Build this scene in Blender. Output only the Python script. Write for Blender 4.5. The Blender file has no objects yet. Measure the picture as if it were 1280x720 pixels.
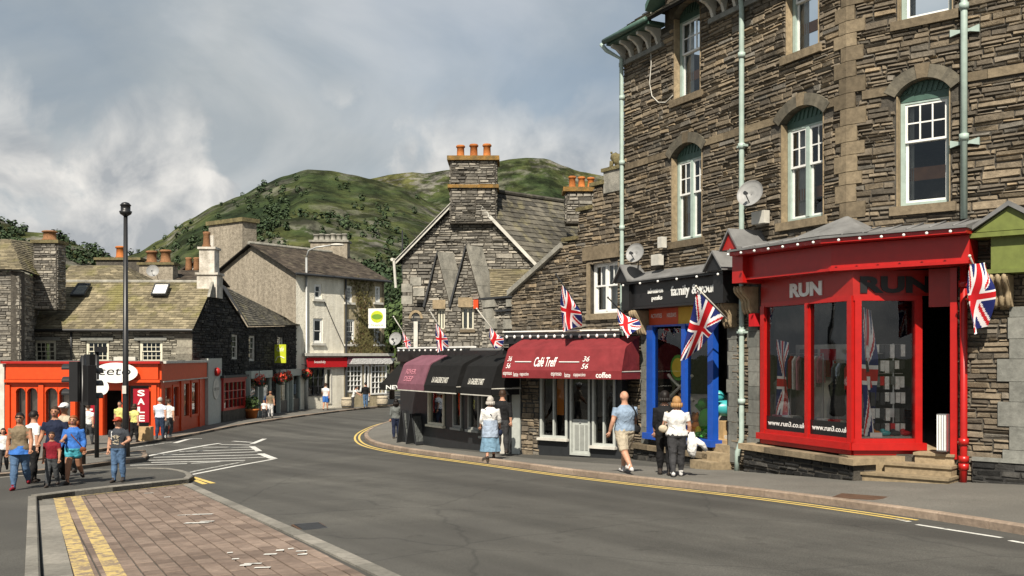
import bpy, bmesh, math, random
from mathutils import Vector, Matrix, noise, kdtree
R = random.Random(11)
scene = bpy.context.scene
C = scene.collection
rad = math.radians

# ---------------------------------------------------------------- camera
FPX, CX, HY, CZ = 1244.0, 640.0, 445.0, 2.05      # focal (px of a 1280 wide picture), principal point, camera height
cam = bpy.data.cameras.new('camera'); camo = bpy.data.objects.new('camera', cam); C.objects.link(camo)
camo.location = (0, 0, CZ); camo.rotation_euler = (rad(90), 0, 0)
cam.sensor_width = 36; cam.lens = 36 * FPX / 1280; cam.shift_y = (HY - 360) / 1280
cam.clip_start = 0.1; cam.clip_end = 9000
scene.camera = camo

# ---------------------------------------------------------------- sun, sky, exposure
SUN_EL = 47.0
SUNXY = Vector((-0.20, -0.98)).normalized()        # where the sun stands, seen from the scene
sl = bpy.data.lights.new('sun', 'SUN'); sl.energy = 5.0; sl.angle = rad(0.55); sl.color = (1.0, 0.92, 0.79)
so = bpy.data.objects.new('sun', sl); C.objects.link(so)
sd = Vector((SUNXY.x * math.cos(rad(SUN_EL)), SUNXY.y * math.cos(rad(SUN_EL)), math.sin(rad(SUN_EL))))
so.rotation_euler = sd.to_track_quat('Z', 'Y').to_euler(); so.location = (-20, -30, 60)

def node(nt, t, **kw):
    n = nt.nodes.new(t)
    for k, v in kw.items(): setattr(n, k, v)
    return n
def ramp(nt, stops, interp='LINEAR'):
    n = nt.nodes.new('ShaderNodeValToRGB'); n.color_ramp.interpolation = interp
    e = n.color_ramp.elements
    while len(e) < len(stops): e.new(0.5)
    for i, (p, c) in enumerate(stops):
        e[i].position = p; e[i].color = (c[0], c[1], c[2], 1)
    return n
def mixc(nt, fac, a, b, mode='MIX'):
    n = nt.nodes.new('ShaderNodeMix'); n.data_type = 'RGBA'; n.blend_type = mode
    for sock, v in ((n.inputs[0], fac), (n.inputs[6], a), (n.inputs[7], b)):
        if hasattr(v, 'links') or hasattr(v, 'is_output'): nt.links.new(v, sock)
        elif isinstance(v, (int, float)): sock.default_value = v
        else: sock.default_value = (v[0], v[1], v[2], 1)
    return n.outputs[2]
def mathn(nt, op, a, b=0.0, c=None):
    n = nt.nodes.new('ShaderNodeMath'); n.operation = op
    for i, v in enumerate((a, b, c)):
        if v is None: continue
        if hasattr(v, 'is_output'): nt.links.new(v, n.inputs[i])
        else: n.inputs[i].default_value = v
    return n.outputs[0]

world = bpy.data.worlds.new('World'); scene.world = world; world.use_nodes = True
nt = world.node_tree; nt.nodes.clear()
out = node(nt, 'ShaderNodeOutputWorld'); bg = node(nt, 'ShaderNodeBackground'); bg.inputs[1].default_value = 0.067
sky = node(nt, 'ShaderNodeTexSky'); sky.sky_type = 'NISHITA'; sky.sun_disc = False
sky.sun_elevation = rad(SUN_EL); sky.sun_rotation = math.atan2(SUNXY.x, SUNXY.y); sky.air_density = 1.2; sky.dust_density = 1.6; sky.ozone_density = 2.0
tc = node(nt, 'ShaderNodeTexCoord')
sep = node(nt, 'ShaderNodeSeparateXYZ'); nt.links.new(tc.outputs['Generated'], sep.inputs[0])
zz = mathn(nt, 'MAXIMUM', sep.outputs[2], 0.0)
den = mathn(nt, 'ADD', zz, 0.30)
cx_ = mathn(nt, 'DIVIDE', sep.outputs[0], den); cy_ = mathn(nt, 'DIVIDE', sep.outputs[1], den)
comb = node(nt, 'ShaderNodeCombineXYZ'); nt.links.new(cx_, comb.inputs[0]); nt.links.new(cy_, comb.inputs[1])
def cnoise(scale, detail, rough, loc, dist=0.3, vec=None):
    m = node(nt, 'ShaderNodeMapping'); m.inputs[1].default_value = loc
    nt.links.new(vec if vec is not None else comb.outputs[0], m.inputs[0])
    n = node(nt, 'ShaderNodeTexNoise'); n.inputs['Scale'].default_value = scale; n.inputs['Detail'].default_value = detail
    n.inputs['Roughness'].default_value = rough; n.inputs['Distortion'].default_value = dist
    nt.links.new(m.outputs[0], n.inputs['Vector']); return n.outputs[0]
# high veil of grey cloud, over blue; puffy cumulus nearer the horizon
veil = cnoise(0.8, 6, 0.55, (3.1, 1.7, 0.4))
veilr = ramp(nt, [(0.30, (0.55,)*3), (0.62, (1,)*3)]); nt.links.new(veil, veilr.inputs[0])
tone = cnoise(1.15, 7, 0.52, (7.3, 2.2, 1.0), 0.6)
toner = ramp(nt, [(0.36, (2.5, 3.05, 3.6)), (0.50, (3.9, 4.3, 4.55)), (0.64, (6.4, 6.5, 6.45))]); nt.links.new(tone, toner.inputs[0])
base = mixc(nt, veilr.outputs[0], sky.outputs[0], toner.outputs[0])
cumv = cnoise(6.0, 7, 0.52, (1.35, 0.3, 2.0), 0.25, tc.outputs['Generated'])
cumr = ramp(nt, [(0.50, (0,)*3), (0.545, (1,)*3)]); nt.links.new(cumv, cumr.inputs[0])
low = ramp(nt, [(0.0, (0.85,)*3), (0.17, (0.9,)*3), (0.27, (0.0,)*3)]); nt.links.new(zz, low.inputs[0])
cumm = mathn(nt, 'MULTIPLY', cumr.outputs[0], low.outputs[0])
cumt = cnoise(11.0, 6, 0.55, (5.0, 0.3, 1.0), 0.3, tc.outputs['Generated'])
cumc = ramp(nt, [(0.40, (3.9, 4.1, 4.3)), (0.60, (8.6, 8.3, 7.8))]); nt.links.new(cumt, cumc.inputs[0])
cum = mixc(nt, cumm, base, cumc.outputs[0])
nt.links.new(cum, bg.inputs[0]); nt.links.new(bg.outputs[0], out.inputs[0])

vs = scene.view_settings
vs.view_transform = 'Standard'; vs.look = 'None'; vs.exposure = 0.68; vs.gamma = 1.0; vs.use_curve_mapping = False
scene.render.engine = 'CYCLES'
try:
    scene.cycles.use_denoising = True; scene.cycles.max_bounces = 8; scene.cycles.transparent_max_bounces = 12
except Exception: pass

# ---------------------------------------------------------------- terrain and pixel helpers
def smooth(t):
    t = max(0.0, min(1.0, t)); return t * t * (3 - 2 * t)
def terrain(x, y):
    g = 0.12 - 0.032 * y if y < 45 else 0.12 - 1.44 - 0.010 * (y - 45)
    if 40 < y < 50:
        t = (y - 40) / 10.0
        a = 0.12 - 0.032 * 40; g = a - 0.032 * (y - 40) + 0.022 * (y - 40) ** 2 / 20.0
    elif y >= 50: g = 0.12 - 1.28 - 0.21 - 0.010 * (y - 50)
    return g - 0.25 * smooth(-x / 9.0)
def gpix(px, py, dz=0.0):
    """point where the ray through a photo pixel meets the ground raised by dz"""
    dx, dzr = (px - CX) / FPX, -(py - HY) / FPX
    lo, hi = 2.0, 400.0
    for _ in range(60):
        m = (lo + hi) / 2
        if CZ + dzr * m > terrain(dx * m, m) + dz: lo = m
        else: hi = m
    m = (lo + hi) / 2
    return Vector((dx * m, m, terrain(dx * m, m) + dz))
def at(px, py, d):
    return Vector(((px - CX) / FPX * d, d, CZ - (py - HY) / FPX * d))
def zat(py, d): return CZ - (py - HY) / FPX * d

class Fac:
    """a vertical wall plane: s runs to the right in the picture, z up, o out of the wall"""
    def __init__(f, a, b):
        f.O = Vector((a[0], a[1])); d = Vector((b[0] - a[0], b[1] - a[1])); f.L = d.length
        f.u = d.normalized(); f.n = Vector((f.u.y, -f.u.x))
    def P(f, s, z, o=0.0):
        p = f.O + f.u * s + f.n * o; return Vector((p.x, p.y, z))
    def px(f, px, py, o=0.0):
        k = (px - CX) / FPX; O = f.O + f.n * o
        # O + u s = (k d, d)
        s = (k * O.y - O.x) / (f.u.x - k * f.u.y); d = O.y + f.u.y * s
        return s, CZ - (py - HY) / FPX * d
    def s(f, px, o=0.0): return f.px(px, HY, o)[0]
    def z(f, px, py, o=0.0): return f.px(px, py, o)[1]
    def d(f, s, o=0.0): return (f.O + f.u * s + f.n * o).y

# ---------------------------------------------------------------- mesh builder
class MB:
    def __init__(m): m.v = []; m.f = []; m.mi = []; m.cur = 0
    def add(m, vs, fs):
        b = len(m.v); m.v += [Vector(p) for p in vs]
        for f in fs: m.f.append([i + b for i in f]); m.mi.append(m.cur)
    def quad(m, a, b, c, d): m.add([a, b, c, d], [(0, 1, 2, 3)])
    def poly(m, pts): m.add(pts, [tuple(range(len(pts)))])
    def hexa(m, p):   # 8 pts: bottom 0-3, top 4-7
        m.add(p, [(3, 2, 1, 0), (4, 5, 6, 7), (0, 1, 5, 4), (1, 2, 6, 5), (2, 3, 7, 6), (3, 0, 4, 7)])
    def prism(m, a, b):
        n = len(a); m.add(list(a) + list(b), [tuple(range(n - 1, -1, -1)), tuple(range(n, 2 * n))] + [(i, (i + 1) % n, n + (i + 1) % n, n + i) for i in range(n)])
    def box(m, F, s0, s1, z0, z1, o0, o1):
        P = F.P
        m.hexa([P(s0, z0, o1), P(s1, z0, o1), P(s1, z0, o0), P(s0, z0, o0), P(s0, z1, o1), P(s1, z1, o1), P(s1, z1, o0), P(s0, z1, o0)])
    def fpoly(m, F, pts, o0, o1):    # polygon on a facade, extruded from o0 out to o1
        m.prism([F.P(s, z, o0) for s, z in pts], [F.P(s, z, o1) for s, z in pts])
    def abox(m, c, sx, sy, sz, rz=0.0):
        c = Vector(c); M = Matrix.Rotation(rz, 3, 'Z')
        q = [(-1, -1), (1, -1), (1, 1), (-1, 1)]
        m.hexa([c + M @ Vector((a * sx / 2, b * sy / 2, 0)) for a, b in q] + [c + M @ Vector((a * sx / 2, b * sy / 2, sz)) for a, b in q])
    def tube(m, pts, r, n=8, cap=True):
        pts = [Vector(p) for p in pts]; k = len(pts)
        rr = r if isinstance(r, (list, tuple)) else [r] * k
        vs = []; fs = []; pu = None
        for i, p in enumerate(pts):
            t = (pts[min(i + 1, k - 1)] - pts[max(i - 1, 0)])
            t = t.normalized() if t.length > 1e-9 else Vector((0, 0, 1))
            if pu is None: pu = t.orthogonal().normalized()
            else:
                pu = pu - t * pu.dot(t); pu = pu.normalized() if pu.length > 1e-6 else t.orthogonal().normalized()
            w = t.cross(pu)
            for j in range(n):
                a = 2 * math.pi * j / n; vs.append(p + (pu * math.cos(a) + w * math.sin(a)) * rr[i])
        for i in range(k - 1):
            for j in range(n):
                j2 = (j + 1) % n; fs.append((i * n + j, i * n + j2, (i + 1) * n + j2, (i + 1) * n + j))
        if cap: fs.append(tuple(range(n - 1, -1, -1))); fs.append(tuple(range((k - 1) * n, k * n)))
        m.add(vs, fs)
    def lathe(m, c, prof, n=16, sx=1.0, sy=1.0, axis=None):
        c = Vector(c); vs = []; fs = []
        Q = axis.to_track_quat('Z', 'Y').to_matrix() if axis is not None else None
        for r, z in prof:
            for j in range(n):
                a = 2 * math.pi * j / n; p = Vector((r * sx * math.cos(a), r * sy * math.sin(a), z))
                vs.append(c + (Q @ p if Q else p))
        for i in range(len(prof) - 1):
            for j in range(n):
                j2 = (j + 1) % n; fs.append((i * n + j, i * n + j2, (i + 1) * n + j2, (i + 1) * n + j))
        fs.append(tuple(range(n - 1, -1, -1))); fs.append(tuple(range((len(prof) - 1) * n, len(prof) * n)))
        m.add(vs, fs)
    def ball(m, c, rx, ry=None, rz=None, n=10, k=7, jit=0.0):
        ry = rx if ry is None else ry; rz = rx if rz is None else rz
        c = Vector(c); vs = [c + Vector((0, 0, -rz))]; fs = []
        for i in range(1, k):
            th = math.pi * i / k - math.pi / 2
            for j in range(n):
                a = 2 * math.pi * j / n; q = 1 + (R.uniform(-jit, jit) if jit else 0)
                vs.append(c + Vector((rx * math.cos(th) * math.cos(a), ry * math.cos(th) * math.sin(a), rz * math.sin(th))) * q)
        vs.append(c + Vector((0, 0, rz))); t = len(vs) - 1
        for j in range(n):
            j2 = (j + 1) % n
            fs.append((0, 1 + j2, 1 + j)); fs.append((t, t - n + j, t - n + j2))
            for i in range(k - 2): fs.append((1 + i * n + j, 1 + i * n + j2, 1 + (i + 1) * n + j2, 1 + (i + 1) * n + j))
        m.add(vs, fs)
    def holes(m, F, s0, s1, z0, z1, hs, th):
        """wall slab with rectangular openings, front at o=0, back at o=-th; only exposed faces"""
        S = sorted(set([s0, s1] + [max(s0, min(s1, v)) for h in hs for v in h[:2]]))
        Z = sorted(set([z0, z1] + [max(z0, min(z1, v)) for h in hs for v in h[2:4]]))
        def solid(i, j):
            if i < 0 or j < 0 or i >= len(S) - 1 or j >= len(Z) - 1: return False
            a, b = (S[i] + S[i + 1]) / 2, (Z[j] + Z[j + 1]) / 2
            return not any(h[0] < a < h[1] and h[2] < b < h[3] for h in hs)
        P = F.P
        for i in range(len(S) - 1):
            for j in range(len(Z) - 1):
                if not solid(i, j): continue
                a, b, c, d = S[i], S[i + 1], Z[j], Z[j + 1]
                m.quad(P(a, c), P(b, c), P(b, d), P(a, d)); m.quad(P(b, c, -th), P(a, c, -th), P(a, d, -th), P(b, d, -th))
                if not solid(i - 1, j): m.quad(P(a, c, -th), P(a, c), P(a, d), P(a, d, -th))
                if not solid(i + 1, j): m.quad(P(b, c), P(b, c, -th), P(b, d, -th), P(b, d))
                if not solid(i, j - 1): m.quad(P(a, c, -th), P(b, c, -th), P(b, c), P(a, c))
                if not solid(i, j + 1): m.quad(P(a, d), P(b, d), P(b, d, -th), P(a, d, -th))
    def mesh(m, name, org=Vector((0, 0, 0)), mats=None, sm=False):
        me = bpy.data.meshes.new(name)
        me.from_pydata([tuple(p - org) for p in m.v], [], m.f)
        mats = mats if isinstance(mats, (list, tuple)) else [mats]
        for x in mats:
            if x is not None: me.materials.append(MAT(x) if isinstance(x, str) else x)
        if any(m.mi): me.polygons.foreach_set('material_index', m.mi)
        if sm: me.polygons.foreach_set('use_smooth', [True] * len(me.polygons))
        me.update(); return me
    def build(m, name, mat, parent=None, sm=False, org=None, fix=True):
        if parent is not None: o0 = wloc(parent)
        elif org is not None: o0 = Vector(org)
        else:
            n = max(1, len(m.v)); o0 = Vector((sum(p.x for p in m.v) / n, sum(p.y for p in m.v) / n, min(p.z for p in m.v)))
        if parent is not None and org is None:
            n = max(1, len(m.v)); c = Vector((sum(p.x for p in m.v) / n, sum(p.y for p in m.v) / n, min(p.z for p in m.v)))
        else: c = o0
        me = m.mesh(name, c, mat, sm)
        if fix:
            bm = bmesh.new(); bm.from_mesh(me); bmesh.ops.recalc_face_normals(bm, faces=bm.faces); bm.to_mesh(me); bm.free()
        o = bpy.data.objects.new(name, me); C.objects.link(o)
        W[o.name] = c.copy()
        if parent is not None: o.parent = parent; o.location = c - o0
        else: o.location = c
        return o
W = {}
def wloc(o): return W[o.name]
def empty(name, loc, label, cat, group=None, rz=0.0):
    o = bpy.data.objects.new(name, None); C.objects.link(o); o.location = loc; o.empty_display_size = 0.3
    o.rotation_euler = (0, 0, rz)
    W[o.name] = Vector(loc); return tag(o, label, cat, group)
def tag(o, label=None, cat=None, group=None, kind=None):
    if label: o['label'] = label
    if cat: o['category'] = cat
    if group: o['group'] = group
    if kind: o['kind'] = kind
    return o
def one(F_or_fn, name, mat, parent=None, **kw):
    m = MB(); F_or_fn(m); return m.build(name, mat, parent, **kw)
def bx(name, mat, parent, F, *a):
    m = MB(); m.box(F, *a); return m.build(name, mat, parent)
def put_text(txt, name, mat, parent, F, s0, s1, z0, z1, o, ext=0.012, shear=0.0, bold=0.0, rise=0.0, slant=0.0):
    """lettering fitted into a rectangle of a facade"""
    cu = bpy.data.curves.new('txt', 'FONT'); cu.body = txt; cu.extrude = 0.0; cu.shear = shear; cu.offset = bold
    cu.resolution_u = 3
    ob = bpy.data.objects.new('txt', cu); C.objects.link(ob)
    dg = bpy.context.evaluated_depsgraph_get(); me = bpy.data.meshes.new_from_object(ob.evaluated_get(dg))
    bpy.data.objects.remove(ob); bpy.data.curves.remove(cu)
    xs = [v.co.x for v in me.vertices]; ys = [v.co.y for v in me.vertices]
    x0, x1, y0, y1 = min(xs), max(xs), min(ys), max(ys)
    m = MB(); n = len(me.vertices)
    def T(v, oo):
        s = s0 + (v.co.x - x0) / (x1 - x0) * (s1 - s0)
        hz = (v.co.y - y0) / (y1 - y0) * (z1 - z0)
        return F.P(s, z0 + hz + rise * (s - s0), oo - slant * hz)
    fr = [T(v, o + ext) for v in me.vertices]; bk = [T(v, o) for v in me.vertices]
    m.add(fr + bk, [tuple(p.vertices) for p in me.polygons])
    ec = {}
    for p in me.polygons:
        for e in p.edge_keys: ec[e] = ec.get(e, 0) + 1
    for (a, b), c in ec.items():
        if c == 1: m.f.append([a, b, b + n, a + n]); m.mi.append(0)
    bpy.data.meshes.remove(me)
    return m.build(name, mat, parent, fix=False)
# ---------------------------------------------------------------- materials
_M = {}
def MAT(name): return _M[name]
def newmat(name):
    m = bpy.data.materials.new(name); m.use_nodes = True; nt = m.node_tree
    b = nt.nodes['Principled BSDF']; _M[name] = m
    return m, nt, b
def tcoord(nt, which='Object'):
    if which == 'World':
        g = nt.nodes.new('ShaderNodeNewGeometry'); return g.outputs['Position']
    t = nt.nodes.new('ShaderNodeTexCoord'); return t.outputs[which]
def noisen(nt, scale, detail=4, rough=0.55, which='World', dist=0.0, stretch=None):
    v = tcoord(nt, which)
    if stretch:
        mp = nt.nodes.new('ShaderNodeMapping'); mp.inputs[3].default_value = stretch; nt.links.new(v, mp.inputs[0]); v = mp.outputs[0]
    n = nt.nodes.new('ShaderNodeTexNoise'); n.inputs['Scale'].default_value = scale; n.inputs['Detail'].default_value = detail
    n.inputs['Roughness'].default_value = rough; n.inputs['Distortion'].default_value = dist
    nt.links.new(v, n.inputs['Vector']); return n.outputs[0]
def bump(nt, b, h, strength=0.3, dist=0.02):
    n = nt.nodes.new('ShaderNodeBump'); n.inputs['Strength'].default_value = strength; n.inputs['Distance'].default_value = dist
    nt.links.new(h, n.inputs['Height']); nt.links.new(n.outputs[0], b.inputs['Normal'])
def paint(name, col, rough=0.5, spec=0.4, dirt=0.18, scale=6.0, bmp=0.0, metal=0.0):
    m, nt, b = newmat(name)
    n = noisen(nt, scale, 5, 0.6); r = ramp(nt, [(0.3, (0,)*3), (0.75, (1,)*3)]); nt.links.new(n, r.inputs[0])
    d = tuple(c * (1 - dirt) * 0.92 for c in col)
    nt.links.new(mixc(nt, r.outputs[0], d, col), b.inputs['Base Color'])
    b.inputs['Roughness'].default_value = rough; b.inputs['Specular IOR Level'].default_value = spec; b.inputs['Metallic'].default_value = metal
    if bmp: bump(nt, b, n if bmp < 0.9 else noisen(nt, scale * 0.75, 2, 0.4, dist=0.6), bmp, 0.01 if bmp < 0.9 else 0.04)
    return m
def rnd(nt):
    g = nt.nodes.new('ShaderNodeNewGeometry'); o = nt.nodes.new('ShaderNodeObjectInfo')
    return mathn(nt, 'FRACT', mathn(nt, 'ADD', g.outputs['Random Per Island'], mathn(nt, 'MULTIPLY', o.outputs['Random'], 7.31)))
def pieces(name, stops, rough=0.85, nscale=9.0, namt=0.5, moss=None, bmp=0.5, spec=0.25, stain=0.3):
    """stone, slate, brick: a colour for each piece, grain and weather over it"""
    m, nt, b = newmat(name)
    r = ramp(nt, stops); nt.links.new(rnd(nt), r.inputs[0])
    n = noisen(nt, nscale, 6, 0.62); nr = ramp(nt, [(0.25, (1 - namt,)*3), (0.8, (1 + namt * 0.4,)*3)]); nt.links.new(n, nr.inputs[0])
    c = mixc(nt, 1.0, r.outputs[0], nr.outputs[0], 'MULTIPLY')
    n2 = noisen(nt, 0.7, 4, 0.55); sr = ramp(nt, [(0.35, (1 - stain,)*3), (0.65, (1,)*3)]); nt.links.new(n2, sr.inputs[0])
    c = mixc(nt, 1.0, c, sr.outputs[0], 'MULTIPLY')
    if moss:
        n3 = noisen(nt, moss[1], 6, 0.6, stretch=(1, 1, 1)); mr = ramp(nt, [(moss[2], (0,)*3), (moss[2] + 0.14, (moss[3],)*3)]); nt.links.new(n3, mr.inputs[0])
        c = mixc(nt, mr.outputs[0], c, moss[0])
    nt.links.new(c, b.inputs['Base Color']); b.inputs['Roughness'].default_value = rough; b.inputs['Specular IOR Level'].default_value = spec
    bump(nt, b, noisen(nt, nscale * 3, 6, 0.65), bmp, 0.02)
    return m

pieces('slate_stone', [(0.0, (0.105, 0.090, 0.070)), (0.2, (0.170, 0.142, 0.108)), (0.5, (0.235, 0.192, 0.138)), (0.75, (0.290, 0.232, 0.160)), (0.88, (0.205, 0.188, 0.160)), (1.0, (0.36, 0.275, 0.175))], namt=0.5, bmp=0.8)
pieces('grey_slate_stone', [(0.0, (0.13, 0.12, 0.105)), (0.35, (0.235, 0.22, 0.19)), (0.7, (0.33, 0.305, 0.26)), (1.0, (0.44, 0.40, 0.33))], namt=0.5, bmp=0.8)
pieces('pale_slate_stone', [(0.0, (0.16, 0.148, 0.12)), (0.4, (0.27, 0.25, 0.20)), (0.8, (0.36, 0.335, 0.27)), (1.0, (0.43, 0.40, 0.32))], namt=0.5, bmp=0.8)
pieces('black_slate_stone', [(0.0, (0.020, 0.020, 0.020)), (0.4, (0.035, 0.035, 0.034)), (0.8, (0.055, 0.053, 0.050)), (1.0, (0.10, 0.095, 0.085))], namt=0.6, bmp=0.9)
pieces('quoin_stone', [(0.0, (0.17, 0.135, 0.090)), (0.5, (0.225, 0.178, 0.118)), (1.0, (0.28, 0.222, 0.146))], namt=0.45, bmp=0.4)
pieces('arch_slate', [(0.0, (0.13, 0.118, 0.092)), (1.0, (0.185, 0.165, 0.125))], namt=0.45, bmp=0.4)
pieces('grey_quoin', [(0.0, (0.16, 0.165, 0.15)), (1.0, (0.25, 0.25, 0.225))], namt=0.4, bmp=0.3)
pieces('sandstone', [(0.0, (0.34, 0.265, 0.165)), (1.0, (0.44, 0.34, 0.215))], namt=0.45, bmp=0.3)
pieces('roof_slate', [(0.0, (0.150, 0.128, 0.082)), (0.5, (0.235, 0.200, 0.130)), (1.0, (0.33, 0.28, 0.18))], namt=0.5, nscale=5, moss=((0.17, 0.155, 0.05), 0.55, 0.52, 0.7), bmp=0.5, stain=0.4)
pieces('dark_roof_slate', [(0.0, (0.085, 0.080, 0.068)), (0.5, (0.135, 0.125, 0.102)), (1.0, (0.20, 0.182, 0.142))], namt=0.55, nscale=4, moss=((0.24, 0.215, 0.12), 1.6, 0.54, 0.6), bmp=0.5, stain=0.5)
pieces('brown_roof_slate', [(0.0, (0.060, 0.048, 0.038)), (0.5, (0.090, 0.072, 0.055)), (1.0, (0.130, 0.105, 0.080))], namt=0.5, nscale=4, moss=((0.17, 0.15, 0.10), 1.2, 0.56, 0.55), bmp=0.5)
pieces('paver', [(0.0, (0.165, 0.122, 0.098)), (0.5, (0.215, 0.160, 0.128)), (1.0, (0.27, 0.205, 0.165))], rough=0.9, namt=0.35, nscale=7, bmp=0.35, stain=0.25)
pieces('kerb', [(0.0, (0.27, 0.205, 0.155)), (1.0, (0.38, 0.295, 0.225))], rough=0.9, namt=0.35, nscale=12, bmp=0.4, stain=0.3)
pieces('grey_kerb', [(0.0, (0.20, 0.19, 0.165)), (1.0, (0.29, 0.27, 0.235))], rough=0.9, namt=0.35, nscale=12, bmp=0.4, stain=0.3)
pieces('terracotta', [(0.0, (0.42, 0.135, 0.035)), (1.0, (0.60, 0.21, 0.055))], rough=0.8, namt=0.4, nscale=14, stain=0.4)
pieces('old_terracotta', [(0.0, (0.22, 0.11, 0.055)), (1.0, (0.34, 0.17, 0.08))], rough=0.85, namt=0.5, nscale=14)

def ground_mat(name, c1, c2, c3, s1, s2, rough=0.92, bmp=0.25, patch=0.5, cracks=0.0):
    m, nt, b = newmat(name)
    n1 = noisen(nt, s1, 5, 0.6); r1 = ramp(nt, [(0.3, c1), (0.7, c2)]); nt.links.new(n1, r1.inputs[0])
    n2 = noisen(nt, s2, 3, 0.7); r2 = ramp(nt, [(0.36, (0.62,)*3), (0.64, (1.28,)*3)]); nt.links.new(n2, r2.inputs[0])
    c = mixc(nt, 1.0, r1.outputs[0], r2.outputs[0], 'MULTIPLY')
    n3 = noisen(nt, 0.16, 3, 0.5, dist=0.6); r3 = ramp(nt, [(0.46, (0,)*3), (0.56, (patch,)*3)]); nt.links.new(n3, r3.inputs[0])
    c = mixc(nt, r3.outputs[0], c, c3)
    if name == 'asphalt':
        mp = nt.nodes.new('ShaderNodeMapping'); mp.inputs[2].default_value = (0, 0, rad(-33)); nt.links.new(tcoord(nt, 'World'), mp.inputs[0])
        mp2 = nt.nodes.new('ShaderNodeMapping'); mp2.inputs[3].default_value = (1.1, 0.05, 1); nt.links.new(mp.outputs[0], mp2.inputs[0])
        n4 = nt.nodes.new('ShaderNodeTexNoise'); n4.inputs['Scale'].default_value = 1.0; n4.inputs['Detail'].default_value = 5; nt.links.new(mp2.outputs[0], n4.inputs['Vector'])
        r4 = ramp(nt, [(0.38, (0.80,)*3), (0.62, (1.16,)*3)]); nt.links.new(n4.outputs[0], r4.inputs[0]); c = mixc(nt, 1.0, c, r4.outputs[0], 'MULTIPLY')
        n5 = noisen(nt, 2.2, 6, 0.65); r5 = ramp(nt, [(0.60, (1,)*3), (0.72, (0.62,)*3)]); nt.links.new(n5, r5.inputs[0]); c = mixc(nt, 0.8, c, mixc(nt, 1.0, c, r5.outputs[0], 'MULTIPLY'))
        n6 = noisen(nt, 140.0, 2, 0.5); r6 = ramp(nt, [(0.60, (0,)*3), (0.72, (0.5,)*3)]); nt.links.new(n6, r6.inputs[0]); c = mixc(nt, r6.outputs[0], c, (0.16, 0.15, 0.13))
    if cracks:
        v = nt.nodes.new('ShaderNodeTexVoronoi'); v.feature = 'DISTANCE_TO_EDGE'; v.inputs['Scale'].default_value = 0.33
        w = nt.nodes.new('ShaderNodeMixRGB'); w.inputs[0].default_value = 0.25
        nt.links.new(tcoord(nt, 'World'), w.inputs[1])
        wn = nt.nodes.new('ShaderNodeTexNoise'); wn.inputs['Scale'].default_value = 1.3; nt.links.new(tcoord(nt, 'World'), wn.inputs['Vector']); nt.links.new(wn.outputs[1], w.inputs[2])
        nt.links.new(w.outputs[0], v.inputs['Vector'])
        rc = ramp(nt, [(0.0, (cracks,)*3), (0.008, (0,)*3)]); nt.links.new(v.outputs[0], rc.inputs[0])
        c = mixc(nt, rc.outputs[0], c, (0.02, 0.02, 0.02))
    nt.links.new(c, b.inputs['Base Color']); b.inputs['Roughness'].default_value = rough; b.inputs['Specular IOR Level'].default_value = 0.2
    bump(nt, b, n2, bmp, 0.01)
ground_mat('asphalt', (0.063, 0.0615, 0.056), (0.090, 0.087, 0.078), (0.056, 0.0545, 0.050), 0.8, 60.0, patch=0.7, cracks=0.35)
ground_mat('pavement_asphalt', (0.118, 0.112, 0.099), (0.155, 0.147, 0.130), (0.100, 0.096, 0.086), 0.9, 55.0, patch=0.5)
ground_mat('dark_pavement', (0.062, 0.060, 0.054), (0.082, 0.079, 0.071), (0.052, 0.050, 0.046), 0.9, 55.0, patch=0.6)
ground_mat('earth', (0.05, 0.06, 0.03), (0.08, 0.09, 0.04), (0.06, 0.06, 0.03), 0.05, 3.0)

def worn(name, col, under, amt=0.47):
    m, nt, b = newmat(name)
    n = noisen(nt, 7.0, 8, 0.72); r = ramp(nt, [(amt - 0.05, (0,)*3), (amt + 0.04, (1,)*3)]); nt.links.new(n, r.inputs[0])
    n2 = noisen(nt, 3.0, 3, 0.6); r2 = ramp(nt, [(0.3, tuple(c * 0.75 for c in col)), (0.7, col)]); nt.links.new(n2, r2.inputs[0])
    nt.links.new(mixc(nt, r.outputs[0], under, r2.outputs[0]), b.inputs['Base Color']); b.inputs['Roughness'].default_value = 0.8
    return m
worn('white_line', (0.62, 0.61, 0.57), (0.12, 0.12, 0.11), 0.40)
worn('faint_line', (0.50, 0.49, 0.45), (0.10, 0.10, 0.09), 0.50)
worn('yellow_line', (0.62, 0.45, 0.13), (0.14, 0.12, 0.08), 0.36)
worn('pale_yellow_line', (0.50, 0.37, 0.14), (0.20, 0.15, 0.10), 0.49)

paint('red_paint', (0.41, 0.011, 0.009), 0.32, 0.5, 0.12)
paint('dark_red_paint', (0.36, 0.014, 0.010), 0.35, 0.5, 0.12)
paint('vermilion', (0.62, 0.062, 0.010), 0.42, 0.4, 0.12)
paint('maroon_cloth', (0.20, 0.026, 0.030), 0.75, 0.2, 0.25, 3.0, 1.0)
paint('plum_cloth', (0.18, 0.075, 0.10), 0.8, 0.2, 0.2, 3.0, 1.0)
paint('black_cloth', (0.012, 0.012, 0.012), 0.85, 0.15, 0.2, 3.0, 1.0)
paint('black_paint', (0.014, 0.014, 0.015), 0.38, 0.45, 0.1)
paint('black_gloss', (0.010, 0.010, 0.011), 0.25, 0.5, 0.1)
paint('charcoal', (0.035, 0.037, 0.040), 0.5, 0.4, 0.2)
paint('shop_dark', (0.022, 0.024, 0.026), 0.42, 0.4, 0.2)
paint('blue_paint', (0.012, 0.075, 0.40), 0.35, 0.5, 0.12)
paint('green_paint', (0.37, 0.46, 0.415), 0.45, 0.4, 0.18)
paint('dark_green_paint', (0.065, 0.125, 0.10), 0.5, 0.4, 0.25)  # dark green, deepened further for the shade under the arches
paint('lime_paint', (0.155, 0.185, 0.045), 0.5, 0.4, 0.25)
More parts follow.
